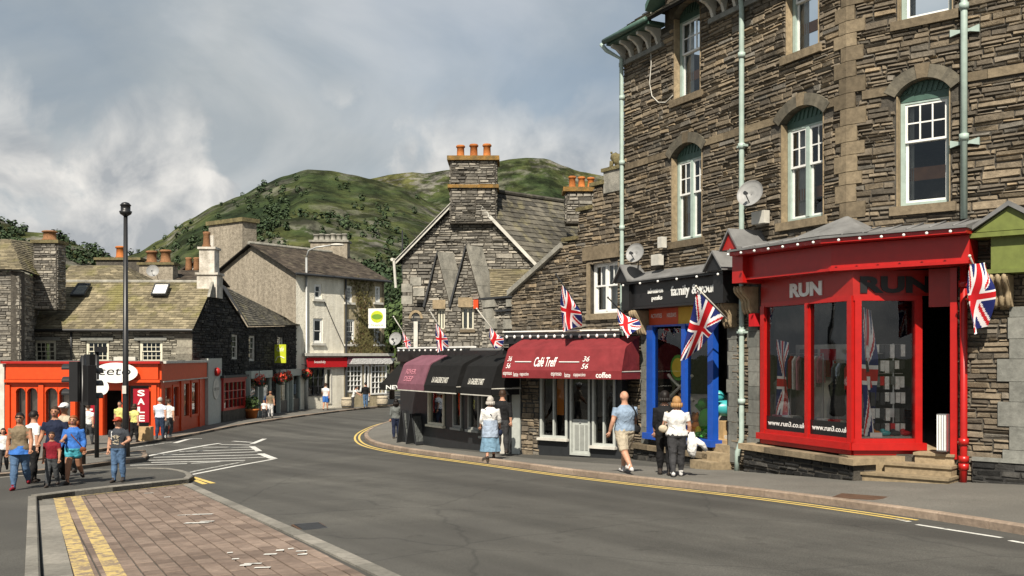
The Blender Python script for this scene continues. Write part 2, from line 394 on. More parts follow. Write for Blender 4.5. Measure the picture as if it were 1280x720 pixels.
paint('white_paint', (0.78, 0.78, 0.75), 0.45, 0.4, 0.10)
paint('old_white', (0.60, 0.58, 0.52), 0.6, 0.3, 0.3, 3.0)
paint('cream_frame', (0.62, 0.59, 0.47), 0.5, 0.35, 0.15)
paint('grey_paint', (0.27, 0.28, 0.26), 0.5, 0.4, 0.15)
paint('pale_grey_paint', (0.42, 0.44, 0.41), 0.5, 0.4, 0.15)
paint('sage_paint', (0.40, 0.45, 0.41), 0.5, 0.4, 0.15)
paint('lead', (0.20, 0.20, 0.198), 0.55, 0.4, 0.45, 2.0, 0.4)
paint('galvanised', (0.42, 0.43, 0.42), 0.45, 0.5, 0.2, metal=0.3)
paint('dish_grey', (0.27, 0.27, 0.265), 0.5, 0.4, 0.15)
paint('wood', (0.36, 0.135, 0.040), 0.5, 0.35, 0.3)
paint('pale_wood', (0.48, 0.33, 0.17), 0.6, 0.3, 0.3)
paint('orange_print', (0.55, 0.07, 0.02), 0.5, 0.3, 0.1)
paint('yellow_print', (0.60, 0.36, 0.03), 0.5, 0.3, 0.1)
paint('lime_sign', (0.46, 0.52, 0.03), 0.5, 0.3, 0.1)
paint('green_print', (0.14, 0.27, 0.03), 0.5, 0.3, 0.1)
paint('sale_red', (0.30, 0.004, 0.016), 0.5, 0.3, 0.1)
paint('cloth_red', (0.50, 0.015, 0.020), 0.8, 0.15, 0.1)
paint('cloth_blue', (0.015, 0.022, 0.120), 0.8, 0.15, 0.1)
paint('cloth_white', (0.74, 0.74, 0.74), 0.8, 0.15, 0.08)
paint('teal_plastic', (0.05, 0.36, 0.38), 0.35, 0.5, 0.1)
paint('toy_green', (0.06, 0.30, 0.04), 0.6, 0.3, 0.1)
paint('toy_orange', (0.62, 0.20, 0.03), 0.6, 0.3, 0.1)
paint('toy_yellow', (0.65, 0.50, 0.05), 0.6, 0.3, 0.1)
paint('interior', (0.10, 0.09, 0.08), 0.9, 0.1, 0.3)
paint('interior_pale', (0.55, 0.52, 0.46), 0.9, 0.1, 0.3)  # kept pale so shop floors and display backs bounce light
paint('net_curtain', (0.55, 0.54, 0.50), 0.9, 0.1, 0.2)
paint('rust', (0.105, 0.062, 0.04), 0.8, 0.2, 0.3)
paint('steel', (0.55, 0.55, 0.55), 0.3, 0.5, 0.1, metal=0.8)
def render_mat(name, col, dirt, scale=2.0, bmp=0.6):
    m, nt, b = newmat(name)
    n = noisen(nt, scale, 7, 0.65); r = ramp(nt, [(0.32, dirt), (0.62, col)]); nt.links.new(n, r.inputs[0])
    n2 = noisen(nt, 1.2, 5, 0.6, stretch=(2.2, 2.2, 0.18)); r2 = ramp(nt, [(0.42, (0.82,)*3), (0.62, (1,)*3)]); nt.links.new(n2, r2.inputs[0])
    nt.links.new(mixc(nt, 1.0, r.outputs[0], r2.outputs[0], 'MULTIPLY'), b.inputs['Base Color']); b.inputs['Roughness'].default_value = 0.92; b.inputs['Specular IOR Level'].default_value = 0.15
    bump(nt, b, noisen(nt, 11, 6, 0.7), bmp, 0.05)
render_mat('white_render', (0.82, 0.78, 0.67), (0.70, 0.66, 0.55), 2.0, 1.0)
render_mat('rough_render', (0.36, 0.315, 0.25), (0.20, 0.175, 0.135), 4.5, 1.0)
render_mat('cream_render', (0.42, 0.36, 0.24), (0.28, 0.24, 0.16))
render_mat('chimney_render', (0.66, 0.62, 0.55), (0.33, 0.30, 0.25), 1.6)
render_mat('mortar', (0.10, 0.09, 0.075), (0.055, 0.05, 0.043), 6.0, 0.8)
render_mat('dark_mortar', (0.028, 0.027, 0.025), (0.016, 0.016, 0.015), 6.0, 0.8)
render_mat('weathered_slab', (0.33, 0.315, 0.27), (0.17, 0.165, 0.145), 3.0, 0.4)
render_mat('mossy_stone', (0.20, 0.17, 0.085), (0.10, 0.085, 0.05), 4.0, 0.8)
render_mat('orange_lichen', (0.30, 0.165, 0.045), (0.13, 0.10, 0.05), 4.0, 0.8)

def glass_mat(name, tint=(0.93, 0.96, 0.95), refl=0.55, rough=0.015, dark=0.0):
    m = bpy.data.materials.new(name); m.use_nodes = True; nt = m.node_tree; nt.nodes.clear(); _M[name] = m
    o = nt.nodes.new('ShaderNodeOutputMaterial'); t = nt.nodes.new('ShaderNodeBsdfTransparent'); t.inputs[0].default_value = (*tint, 1)
    g = nt.nodes.new('ShaderNodeBsdfGlossy'); g.inputs['Roughness'].default_value = rough; g.inputs[0].default_value = (0.9, 0.93, 0.95, 1)
    lw = nt.nodes.new('ShaderNodeFresnel'); lw.inputs[0].default_value = 1.5
    mx = nt.nodes.new('ShaderNodeMixShader')
    f = mathn(nt, 'MULTIPLY_ADD', lw.outputs[0], refl * 2, 0.02)
    n = noisen(nt, 1.1, 2, 0.5); bp = nt.nodes.new('ShaderNodeBump'); bp.inputs['Strength'].default_value = 0.06; bp.inputs['Distance'].default_value = 0.05
    nt.links.new(n, bp.inputs['Height']); nt.links.new(bp.outputs[0], g.inputs['Normal'])
    nt.links.new(f, mx.inputs[0]); nt.links.new(t.outputs[0], mx.inputs[1]); nt.links.new(g.outputs[0], mx.inputs[2]); nt.links.new(mx.outputs[0], o.inputs[0])
glass_mat('glass'); glass_mat('shop_glass', (0.94, 0.95, 0.94), 0.45)

def leafmat(name, a, b_, tr=0.25):
    m, nt, b = newmat(name)
    r = ramp(nt, [(0.0, a), (1.0, b_)]); nt.links.new(rnd(nt), r.inputs[0])
    nt.links.new(r.outputs[0], b.inputs['Base Color']); b.inputs['Roughness'].default_value = 0.7; b.inputs['Specular IOR Level'].default_value = 0.25
    b.inputs['Subsurface Weight'].default_value = 0.0
leafmat('leaf', (0.025, 0.045, 0.014), (0.075, 0.115, 0.032))
leafmat('leaf_dark', (0.016, 0.030, 0.013), (0.046, 0.072, 0.028))
leafmat('vine_leaf', (0.07, 0.06, 0.022), (0.17, 0.15, 0.06))
leafmat('flower_red', (0.45, 0.03, 0.02), (0.62, 0.10, 0.05))
paint('bark', (0.075, 0.055, 0.040), 0.9, 0.1, 0.4)
paint('vine_wood', (0.13, 0.085, 0.045), 0.9, 0.1, 0.4)
m, nt, b = newmat('hillside')
pos = tcoord(nt, 'World')
n1 = noisen(nt, 0.007, 9, 0.68); r1 = ramp(nt, [(0.36, (0.014, 0.024, 0.010)), (0.46, (0.027, 0.039, 0.014)), (0.54, (0.046, 0.055, 0.019)), (0.64, (0.080, 0.080, 0.028))]); nt.links.new(n1, r1.inputs[0])
n2 = noisen(nt, 0.045, 7, 0.68, stretch=(1, 1, 1.6)); r2 = ramp(nt, [(0.50, (0,)*3), (0.57, (1,)*3)]); nt.links.new(n2, r2.inputs[0])
n2b = noisen(nt, 0.007, 3, 0.5, dist=0.3); r2b = ramp(nt, [(0.43, (0,)*3), (0.55, (0.85,)*3)]); nt.links.new(n2b, r2b.inputs[0])
rock = mathn(nt, 'MULTIPLY', r2.outputs[0], r2b.outputs[0])
c = mixc(nt, rock, r1.outputs[0], (0.135, 0.128, 0.110))
n3 = noisen(nt, 0.05, 6, 0.7); r3 = ramp(nt, [(0.40, (0.35,)*3), (0.60, (1.4,)*3)]); nt.links.new(n3, r3.inputs[0])
c = mixc(nt, 1.0, c, r3.outputs[0], 'MULTIPLY')
nt.links.new(c, b.inputs['Base Color']); b.inputs['Roughness'].default_value = 0.95; b.inputs['Specular IOR Level'].default_value = 0.1
bump(nt, b, n2, 0.9, 5.0)

for nm, col in dict(skin=(0.50, 0.27, 0.18), skin_tan=(0.40, 0.20, 0.12), hair_brown=(0.045, 0.025, 0.014), hair_blond=(0.36, 0.20, 0.08), hair_dark=(0.012, 0.009, 0.008), hair_ginger=(0.26, 0.075, 0.022), hair_grey=(0.42, 0.39, 0.35), hair_red_cap=(0.36, 0.05, 0.02),
                    c_navy=(0.014, 0.020, 0.045), c_blackw=(0.012, 0.012, 0.013), c_jeans=(0.085, 0.150, 0.260), c_dkjeans=(0.028, 0.045, 0.085), c_greyj=(0.075, 0.080, 0.085), c_beige=(0.46, 0.40, 0.30), c_white=(0.74, 0.73, 0.71), c_paleblue=(0.25, 0.33, 0.44), c_blue=(0.045, 0.16, 0.50), c_cyan=(0.08, 0.42, 0.52), c_maroon=(0.20, 0.012, 0.022), c_yellow=(0.62, 0.60, 0.20), c_olive=(0.20, 0.155, 0.10), c_skyskirt=(0.17, 0.29, 0.40), c_bluegrey=(0.34, 0.41, 0.52), c_pink=(0.5, 0.2, 0.25), c_brownbag=(0.17, 0.055, 0.02), c_tee=(0.045, 0.050, 0.060), c_darkgrey=(0.045, 0.045, 0.048), c_tweed=(0.14, 0.15, 0.145), c_shoe=(0.05, 0.04, 0.035), c_trainer=(0.62, 0.61, 0.60)).items():
    if nm[0] == 'c': paint(nm, col, 0.85, 0.2, 0.30, 11.0, 1.0)
    else: paint(nm, col, 0.55, 0.25, 0.25, 22.0, 0.3)
m, nt, b = newmat('c_check')
ck = nt.nodes.new('ShaderNodeTexBrick'); ck.inputs['Scale'].default_value = 9; ck.inputs['Color1'].default_value = (0.62, 0.66, 0.72, 1); ck.inputs['Color2'].default_value = (0.68, 0.70, 0.74, 1); ck.inputs['Mortar'].default_value = (0.25, 0.32, 0.45, 1); ck.offset = 0.0; ck.inputs['Mortar Size'].default_value = 0.06; ck.inputs['Row Height'].default_value = 0.5
mp = nt.nodes.new('ShaderNodeMapping'); mp.inputs[2].default_value = (rad(90), 0, 0); nt.links.new(tcoord(nt, 'Object'), mp.inputs[0]); nt.links.new(mp.outputs[0], ck.inputs['Vector'])
nt.links.new(ck.outputs[0], b.inputs['Base Color']); b.inputs['Roughness'].default_value = 0.85
# ---------------------------------------------------------------- ground sheets
def sheet(name, pts, dz, mat, step=1.0, skirt=0.0, kind='structure', parent=None, zfun=None):
    """a polygon in plan laid over the terrain, raised by dz, with an optional skirt"""
    zf = zfun or terrain
    bm = bmesh.new(); vs = [bm.verts.new((p[0], p[1], 0)) for p in pts]
    from mathutils.geometry import tessellate_polygon
    for t in tessellate_polygon([[Vector((p[0], p[1], 0)) for p in pts]]):
        try: bm.faces.new([vs[i] for i in t])
        except ValueError: pass
    xs = [p[0] for p in pts]; ys = [p[1] for p in pts]
    k = math.floor(min(xs) / step) * step + step
    while k < max(xs):
        bmesh.ops.bisect_plane(bm, geom=bm.verts[:] + bm.edges[:] + bm.faces[:], plane_co=(k, 0, 0), plane_no=(1, 0, 0)); k += step
    k = math.floor(min(ys) / step) * step + step
    while k < max(ys):
        bmesh.ops.bisect_plane(bm, geom=bm.verts[:] + bm.edges[:] + bm.faces[:], plane_co=(0, k, 0), plane_no=(0, 1, 0)); k += step
    for v in bm.verts: v.co.z = zf(v.co.x, v.co.y) + dz
    bmesh.ops.recalc_face_normals(bm, faces=bm.faces)
    if sum(f.normal.z for f in bm.faces) < 0: bmesh.ops.reverse_faces(bm, faces=bm.faces)
    if skirt:
        be = [e for e in bm.edges if e.is_boundary]
        r = bmesh.ops.extrude_edge_only(bm, edges=be)
        for g in r['geom']:
            if isinstance(g, bmesh.types.BMVert): g.co.z -= skirt
    n = len(pts); cx = sum(xs) / n; cy = sum(ys) / n; org = Vector((cx, cy, zf(cx, cy)))
    for v in bm.verts: v.co -= org
    me = bpy.data.meshes.new(name); bm.to_mesh(me); bm.free(); me.materials.append(MAT(mat))
    o = bpy.data.objects.new(name, me); C.objects.link(o); W[o.name] = org
    if parent is not None: o.parent = parent; o.location = org - wloc(parent)
    else: o.location = org; o['kind'] = kind
    return o
def G(pts, dz=0.0): return [gpix(x, y, dz) for x, y in pts]
def resample(pts, step=None, n=None):
    L = [0.0]
    for a, b in zip(pts, pts[1:]): L.append(L[-1] + (b - a).length)
    if n is None: n = max(2, int(round(L[-1] / step)) + 1)
    out = []; j = 0
    for i in range(n):
        t = L[-1] * i / (n - 1)
        while j < len(L) - 2 and L[j + 1] < t: j += 1
        k = (t - L[j]) / max(1e-9, L[j + 1] - L[j]); out.append(pts[j].lerp(pts[j + 1], k))
    return out
def chaikin(pts, it=2):
    for _ in range(it):
        q = [pts[0]]
        for a, b in zip(pts, pts[1:]): q += [a.lerp(b, 0.25), a.lerp(b, 0.75)]
        pts = q + [pts[-1]]
    return pts
def offset2(pts, d):
    out = []
    for i, p in enumerate(pts):
        t = (pts[min(i + 1, len(pts) - 1)] - pts[max(0, i - 1)]); t.z = 0; t.normalize()
        out.append(Vector((p.x - t.y * d, p.y + t.x * d, p.z)))
    return out
def strip(name, line, w, dz, mat, parent, step=0.4):
    """a painted line of width w along a plan polyline"""
    L = resample(line, step); a = offset2(L, w / 2); b = offset2(L, -w / 2)
    m = MB(); vs = []
    for p, q in zip(a, b):
        vs += [Vector((p.x, p.y, terrain(p.x, p.y) + dz)), Vector((q.x, q.y, terrain(q.x, q.y) + dz))]
    m.add(vs, [(2 * i, 2 * i + 2, 2 * i + 3, 2 * i + 1) for i in range(len(L) - 1)])
    return m.build(name, mat, parent)
def kerbline(line, parent, mat, w=0.15, h=0.115, step=0.9, side=1, down=0.1):
    L = resample(line, step); inner = offset2(L, side * w)
    for i in range(len(L) - 1):
        a, b, c, d = L[i], L[i + 1], inner[i + 1], inner[i]
        g = (b - a).normalized() * 0.004; lift = R.uniform(-0.003, 0.004)
        a = a + g; d = d + g; b = b - g; c = c - g
        zz = [terrain(p.x, p.y) for p in (a, b, c, d)]
        q = [(a, b, c, d)[k] for k in range(4)]
        m = MB(); ch = 0.02
        lo = [Vector((p.x, p.y, z - down)) for p, z in zip(q, zz)]
        n = (d - a).normalized() * ch
        mid = [Vector((p.x, p.y, z + h - ch + lift)) for p, z in zip(q, zz)]
        top = [Vector((p.x, p.y, z + h + lift)) for p, z in zip((a + n, b + n, c, d), zz)]
        m.add(lo + mid + top, [(0, 1, 5, 4), (1, 2, 6, 5), (2, 3, 7, 6), (3, 0, 4, 7), (4, 5, 9, 8), (5, 6, 10, 9), (6, 7, 11, 10), (7, 4, 8, 11), (8, 9, 10, 11)])
        m.build('kerb_stone', mat, parent)

# far ground to the horizon
m = MB()
xs = [-4000, -1500, -600, -300, -150, -100] + list(range(-60, 61, 4)) + [100, 200, 500, 1500, 4000]; ys = [-60, -30] + list(range(-12, 133, 4)) + [170, 220, 300, 500, 900, 2000, 5000]
g = {}
for j, y in enumerate(ys):
    for i, x in enumerate(xs):
        m.v.append(Vector((x, y, terrain(x, min(y, 130)) - 0.2)))
for j in range(len(ys) - 1):
    for i in range(len(xs) - 1):
        k = j * len(xs) + i; m.f.append([k, k + 1, k + 1 + len(xs), k + len(xs)]); m.mi.append(0)
ground = m.build('ground', 'earth', org=(0, 0, 0)); ground['kind'] = 'structure'
road = sheet('road', [(-55, -12), (38, -12), (38, 125), (-55, 125)], 0.0, 'asphalt', 0.75)

# right pavement: kerb line read from the picture, back edge at the wall feet
RK = chaikin(G([(1560, 722), (1420, 696), (1280, 668), (1100, 640), (950, 620), (800, 604), (700, 592), (600, 578), (540, 570), (490, 562.5), (464, 556), (455, 549), (456, 542), (468, 535), (488, 528), (520, 522), (600, 517)]), 2)
CW = Vector((6.82, 20.2)); W780 = Vector((3.12, 27.7))
def zb(px, py, d): return CZ - (py - HY) * d / FPX
PB = [Vector((13.5, 12.0, -0.05)), Vector((10.9, 16.7, -0.20)), Vector((8.92, 18.5, -0.30)), Vector((6.9, 20.3, -0.42)), Vector((5.24, 23.2, -0.62)), Vector((3.3, 27.3, -0.88)), Vector((2.9, 27.0, -0.86)), Vector((0.0, 29.5, -0.86)), Vector((-1.8, 32.4, -0.98)), Vector((-4.0, 35.7, -1.0)), Vector((-4.0, 45, -1.15)), Vector((6, 60, -1.4))]
N = 90; a = resample(RK, n=N); b = resample(PB, n=N); a_in = offset2(a, -0.152)
m = MB(); MM = 5; vs = []
for p, q in zip(a_in, b):
    p = Vector((p.x, p.y, terrain(p.x, p.y) + 0.112))
    for k in range(MM + 1):
        vs.append(p.lerp(q, k / MM))
m.add(vs, [(i * (MM + 1) + k, (i + 1) * (MM + 1) + k, (i + 1) * (MM + 1) + k + 1, i * (MM + 1) + k + 1) for i in range(N - 1) for k in range(MM)])
pave_r = m.build('pavement', 'pavement_asphalt', org=(4, 24, -0.6)); pave_r['kind'] = 'structure'
kerbline(RK, pave_r, 'kerb', side=-1, h=0.125)
# the utility covers in it
def cover(px, py, w, l, ang, mat, parent, dz):
    c = gpix(px, py, dz); m = MB(); m.abox((c.x, c.y, c.z - 0.02), w, l, 0.024, ang); return m.build('drain_cover', mat, parent)
YL = [p for p in RK if p.x < 6.3]
for k, off in enumerate((0.22, 0.40)):
    strip('yellow_line', offset2(YL, off), 0.085, 0.005, 'yellow_line', road)
for q_ in ([(1118, 648.5), (1137, 652.5)], [(1146, 656), (1252, 672.5)], [(1262, 676), (1330, 688)]): strip('edge_line', G(q_), 0.09, 0.005, 'white_line', road)
c = gpix(1075, 622, 0.115); m = MB(); m.abox((c.x, c.y, c.z - 0.02), 0.75, 0.55, 0.034, -0.6); m.build('drain_cover', 'rust', pave_r)

# near-left pavement, the traffic island and the far-left pavement
PL = G([(46, 627), (120, 617), (236, 604.5), (243, 600), (236, 594), (205, 589), (150, 590), (60, 597), (-60, 607), (-260, 625), (-420, 700), (-420, 1100), (70, 1100), (52, 760)], 0.0)
pave_l = sheet('pavement', [(p.x, p.y) for p in PL], 0.10, 'dark_pavement', 0.6, 0.2)
kerbline(resample(PL[:3], 0.3), pave_l, 'grey_kerb', side=1, h=0.125)
kerbline(chaikin(PL[2:9], 1), pave_l, 'grey_kerb', side=1, h=0.11)
kerbline(resample([PL[0], PL[-1], PL[-2]], 0.3), pave_l, 'grey_kerb', side=-1, h=0.112)
IS = G([(186, 572), (181, 577), (150, 580), (100, 587), (40, 594), (-60, 603), (-60, 590), (40, 581), (120, 572), (178, 567)], 0.0)
isl = sheet('traffic_island', [(p.x, p.y) for p in IS], 0.10, 'pavement_asphalt', 0.6, 0.2)
kerbline([IS[-1]] + IS[:6], isl, 'kerb', side=-1, h=0.115)
kerbline(IS[6:], isl, 'kerb', side=-1, h=0.115)
LK = chaikin(G([(-260, 625), (-60, 597), (0, 586), (80, 572.5), (162, 559), (224, 548), (287, 535), (340, 526.5), (400, 518), (485, 508), (540, 503)]), 1)
pave_f = sheet('pavement', [(p.x, p.y) for p in LK] + [(-2, 118), (-54, 118), (-54, LK[0].y)], 0.10, 'pavement_asphalt', 1.0, 0.2)
kerbline(LK, pave_f, 'kerb', side=1, step=1.2)

# ---------------------------------------------------------------- parking bay of setts
BQ = G([(46, 627), (238, 605.5), (520, 733), (640, 800), (60, 860)])
bl, br_, r1, r2, nl = BQ
ax = (r1 - br_); ax.z = 0; ax.normalize(); ay = Vector((-ax.y, ax.x, 0))
bay = sheet('parking_bay', [(p.x, p.y) for p in (bl, br_, r2, nl)], 0.012, 'dark_pavement', 0.6)
def clip(poly, quad):
    n = len(quad)
    area = sum(quad[i].x * quad[(i + 1) % n].y - quad[(i + 1) % n].x * quad[i].y for i in range(n))
    for i in range(n):
        a, b = quad[i], quad[(i + 1) % n]; outp = []
        def side(p): return ((b.x - a.x) * (p.y - a.y) - (b.y - a.y) * (p.x - a.x)) * (1 if area > 0 else -1)
        for j in range(len(poly)):
            p, q = poly[j], poly[(j + 1) % len(poly)]; sp, sq = side(p), side(q)
            if sp >= 0: outp.append(p)
            if (sp >= 0) != (sq >= 0): outp.append(p.lerp(q, sp / (sp - sq)))
        poly = outp
        if len(poly) < 3: return []
    return poly
def shrink(q, d):
    c = sum((p for p in q), Vector()) / len(q); return [p + (c - p).normalized() * d for p in q]
left_in = [bl + (br_ - bl).normalized() * 0.34 + Vector((0, 0, 0)), br_ + ax * 0.02, r2, nl + (r2 - nl).normalized() * 0.34]
left_in[1] = br_ - (br_ - bl).normalized() * 0.22; left_in[2] = r2 - (r2 - nl).normalized() * 0.22
left_in[0] = left_in[0] + ax * 0.22; left_in[1] = left_in[1] + ax * 0.22
setts = []
w, l = 0.205, 0.31
for i in range(-50, 51):
    off = R.uniform(0, l)
    for j in range(-8, 82):
        o = br_ + ay * (i * w) + ax * (j * l + off - 2)
        q = [o, o + ax * (l - 0.007), o + ax * (l - 0.007) + ay * (w - 0.02), o + ay * (w - 0.02)]
        q = [Vector((p.x, p.y, 0)) for p in q]
        c = clip(q, left_in)
        if len(c) < 3: continue
        cen = sum(c, Vector()) / len(c)
        ar = abs(sum(c[k].x * c[(k + 1) % len(c)].y - c[(k + 1) % len(c)].x * c[k].y for k in range(len(c)))) / 2
        if ar > 0.006: setts.append((cen.y, c))
setts = [s for s in setts if s[0] > 5.5]
def in_view(c): return abs(c.x / c.y) < 0.53 and c.y > 9.4
vis = [s for s in setts if in_view(sum(s[1], Vector()) / len(s[1]))]; vis.sort(key=lambda t: t[0])
first = set(id(s) for s in vis[:300])
rest = MB()
for s in setts:
    m = MB() if id(s) in first else rest
    lift = R.uniform(-0.003, 0.003)
    lo = [Vector((p.x, p.y, terrain(p.x, p.y))) for p in s[1]]
    cen = sum(lo, Vector()) / len(lo)
    mid = [p + Vector((0, 0, 0.026 + lift)) for p in lo]
    top = [p + (cen - p).normalized() * 0.008 + Vector((0, 0, 0.032 + lift)) for p in lo]
    n = len(lo)
    m.add(lo + mid + top, [(i, (i + 1) % n, n + (i + 1) % n, n + i) for i in range(n)] + [(n + i, n + (i + 1) % n, 2 * n + (i + 1) % n, 2 * n + i) for i in range(n)] + [tuple(range(2 * n, 3 * n))])
    if m is not rest: m.build('paver', 'paver', bay)
o = rest.build('pavers', 'paver', bay); o['kind'] = 'stuff'
# flush grey channel along the road edge of the bay, joints cut
def flush(line, w0, w1, top, mat, step, parent, name):
    L = resample(line, step); a = offset2(L, w0); b = offset2(L, w1)
    for i in range(len(L) - 1):
        g = (L[i + 1] - L[i]).normalized() * 0.004
        q = [a[i] + g, a[i + 1] - g, b[i + 1] - g, b[i] + g]
        m = MB(); lo = [Vector((p.x, p.y, terrain(p.x, p.y) - 0.03)) for p in q]; hi = [Vector((p.x, p.y, terrain(p.x, p.y) + top)) for p in q]
        m.prism(lo, hi); m.build(name, mat, parent)
flush([br_ + ax * 0.1, r1, r2], 0.0, -0.20, 0.036, 'grey_kerb', 0.9, bay, 'channel_stone')
flush([bl + (nl - bl).normalized() * 0.1, nl], 0.02, 0.31, 0.030, 'grey_kerb', 0.9, bay, 'channel_stone')
flush([bl + (br_ - bl).normalized() * 0.1, br_], -0.18, -0.01, 0.030, 'grey_kerb', 0.9, bay, 'channel_stone')
dl = (nl - bl).normalized(); dr = (br_ - bl).normalized()
for o_ in (0.46, 0.82):
    strip('yellow_line', [bl + dr * o_ + dl * 0.12, nl + dr * (o_ + 0.05)], 0.19, 0.038, 'pale_yellow_line', bay)
strip('yellow_line', [bl + dr * 0.4 + dl * 0.14, br_ + dl * 0.14 - dr * 0.1], 0.07, 0.040, 'pale_yellow_line', bay)
# flecks of old white lettering
for (x, y, wl_) in [(180, 619, 12), (205, 624, 8), (222, 647, 16), (240, 646, 26), (231, 657, 30), (250, 655, 18), (330, 697, 16), (345, 692, 10), (370, 693, 14), (372, 697, 12), (300, 711, 14), (305, 709, 22), (290, 703, 9), (318, 714, 20), (284, 695, 7), (360, 690, 7)]:
    p0 = gpix(x, y); p1 = gpix(x + wl_, y - 0.6)
    strip('white_paint_fleck', [p0, p1], 0.05 + R.random() * 0.05, 0.040, 'white_line', bay, 0.15)
def drain(px, py, ang, parent, dz):
    c = gpix(px, py, dz); m = MB(); Mx = Matrix.Rotation(ang, 3, 'Z')
    m.abox((c.x, c.y, c.z - 0.03), 0.62, 0.42, 0.031, ang); o = m.build('drain_grate', 'rust', parent)
    for k in range(7):
        q = c + Mx @ Vector((-0.25 + k * 0.083, 0, 0)); m = MB(); m.abox((q.x, q.y, c.z + 0.001), 0.045, 0.36, 0.012, ang); m.build('grate_bar', 'charcoal', o)
drain(389, 658.5, math.atan2(ax.y, ax.x), road, 0.002)
# lane markings
Z = lambda X, Y: (150 + X / 5.12, 480 + Y / 5.12)
def ln(pts, w, mat='white_line', dz=0.005):
    strip('road_marking', G([Z(*p) for p in pts]), w, dz, mat, road)
for a_, b_ in [((275, 455), (880, 434)), ((215, 470), (912, 452)), ((185, 489), (935, 468)), ((200, 503), (800, 489)), ((380, 432), (862, 419)), ((530, 405), (835, 405)), ((640, 387), (838, 391)), ((725, 366), (845, 374))]:
    ln([a_, b_], 0.20)
ln([(65, 521), (430, 510)], 0.16); ln([(455, 509), (640, 498)], 0.14)
ln([(170, 462), (340, 430), (560, 391), (640, 380)], 0.18)
ln([(845, 383), (925, 351)], 0.2); ln([(845, 400), (890, 430)], 0.22); ln([(900, 446), (985, 479)], 0.24)
ln([(360, 585), (520, 550), (785, 499)], 0.14, 'faint_line'); ln([(392, 594), (730, 527), (985, 481)], 0.14)
ln([(350, 378), (440, 351), (525, 350)], 0.2); ln([(-300, 600), (-60, 582), (265, 546)], 0.16)
ln([(60, 411), (335, 372)], 0.12, 'faint_line')
for q in ([(440, 600), (545, 642)], [(468, 597), (597, 637)]): ln(q, 0.12, 'yellow_line', 0.006)

# ---------------------------------------------------------------- hills
def interp(tab, x):
    if x <= tab[0][0]: return tab[0][1]
    for (a, b), (c, d) in zip(tab, tab[1:]):
        if x <= c:
            t = (x - a) / (c - a); return b + (d - b) * (t * t * (3 - 2 * t) * 0.5 + t * 0.5)
    return tab[-1][1]
HILL = {}
def hill(name, tab, D0, D1, x0, x1, n, rows, amp, pw):
    """terrain rising from D0 to a crest at D1 whose skyline is the table (pixel column, pixel row), and falling behind it"""
    m = MB(); K = rows + 8; H = {}
    for i in range(n + 1):
        px = x0 + (x1 - x0) * i / n; top = zat(interp(tab, px), D1)
        for j in range(K + 1):
            t = j / rows; d = D0 + (D1 - D0) * t
            x = (px - CX) / FPX * d
            if t <= 1: s = t ** pw * (1 - 0.22 * math.sin(math.pi * t))
            else: s = 1 - (t - 1) * 1.3
            nz = noise.fractal(Vector((x * 0.008, d * 0.008, 3.1)), 1.0, 2.1, 6) * amp * (math.sin(math.pi * min(t, 1)) * 0.9 + 0.10)
            z = -3.5 + (top + 3.5) * s + nz * min(1, t * 4)
            m.v.append(Vector((x, d, z)))
    for i in range(n):
        for j in range(K):
            k = i * (K + 1) + j; m.f.append([k, k + K + 1, k + K + 2, k + 1]); m.mi.append(0)
    o = m.build(name, 'hillside', org=(0, 0, 0), sm=True); o['kind'] = 'structure'
    HILL[name] = (m, n, K)
    return m, n, K
T_main = [(-200, 330), (100, 326), (150, 322), (172, 316), (200, 300), (235, 275), (270, 257), (300, 246), (330, 231), (355, 221), (385, 212.5), (412, 213), (440, 218), (465, 223), (500, 232), (560, 262), (640, 300), (760, 330), (1000, 350)]
T_back = [(200, 330), (380, 260), (440, 230), (465, 222), (490, 217), (515, 215), (530, 217), (560, 213), (600, 207), (640, 199), (660, 197.5), (682, 198), (705, 208), (725, 215), (748, 219), (800, 235), (900, 260), (1100, 320)]
T_left = [(-500, 225), (-200, 245), (-30, 266), (0, 276), (30, 290), (60, 292), (85, 301), (110, 312), (140, 321), (180, 338), (260, 352), (400, 360)]
mh = hill('hill', T_main, 210, 720, -150, 1000, 230, 60, 20, 1.0)
mb_ = hill('hill', T_back, 600, 1250, 200, 1100, 120, 40, 22, 1.0)
mlh = hill('hill', T_left, 170, 430, -500, 400, 110, 30, 8, 1.1)
# woods on the slopes: every tree a cluster of leaf clumps
def wood(name, label, hm, spots, size, mat):
    m, n, K = hm; w = MB()
    pts = m.v
    for (pa, pb, ta, tb, cnt) in spots:
        for _ in range(cnt):
            i = min(n - 1, max(0, int(R.uniform(pa, pb) * n))); j = min(K - 1, int(max(0, R.gauss((ta + tb) / 2, (tb - ta) / 3)) * (K - 8)))
            a, b, c_, d_ = pts[i * (K + 1) + j], pts[(i + 1) * (K + 1) + j], pts[(i + 1) * (K + 1) + j + 1], pts[i * (K + 1) + j + 1]
            base = a.lerp(b, R.random()).lerp(d_.lerp(c_, R.random()), R.random())
            h = size * R.uniform(0.35, 1.2)
            for _k in range(34):
                v = Vector((R.gauss(0, 1), R.gauss(0, 1), R.gauss(0, 1))).normalized() * (R.random() ** 0.4)
                p = base + Vector((v.x * h * 0.42, v.y * h * 0.42, h * 0.45 + v.z * h * 0.5))
                s = h * R.uniform(0.07, 0.15)
                nrm = (v + Vector((0, 0, 0.5))).normalized(); u = nrm.orthogonal().normalized(); q = nrm.cross(u)
                an = R.random() * 6.28; u, q = u * math.cos(an) + q * math.sin(an), q * math.cos(an) - u * math.sin(an)
                w.quad(p - u * s - q * s * .8, p + u * s - q * s * .7, p + u * s * .8 + q * s, p - u * s * .9 + q * s * .9)
    o = w.build(name, mat, org=(0, 0, 0), fix=False); tag(o, label, 'wood', kind='stuff'); return o
fr = lambda x: (x + 150) / 1150.0
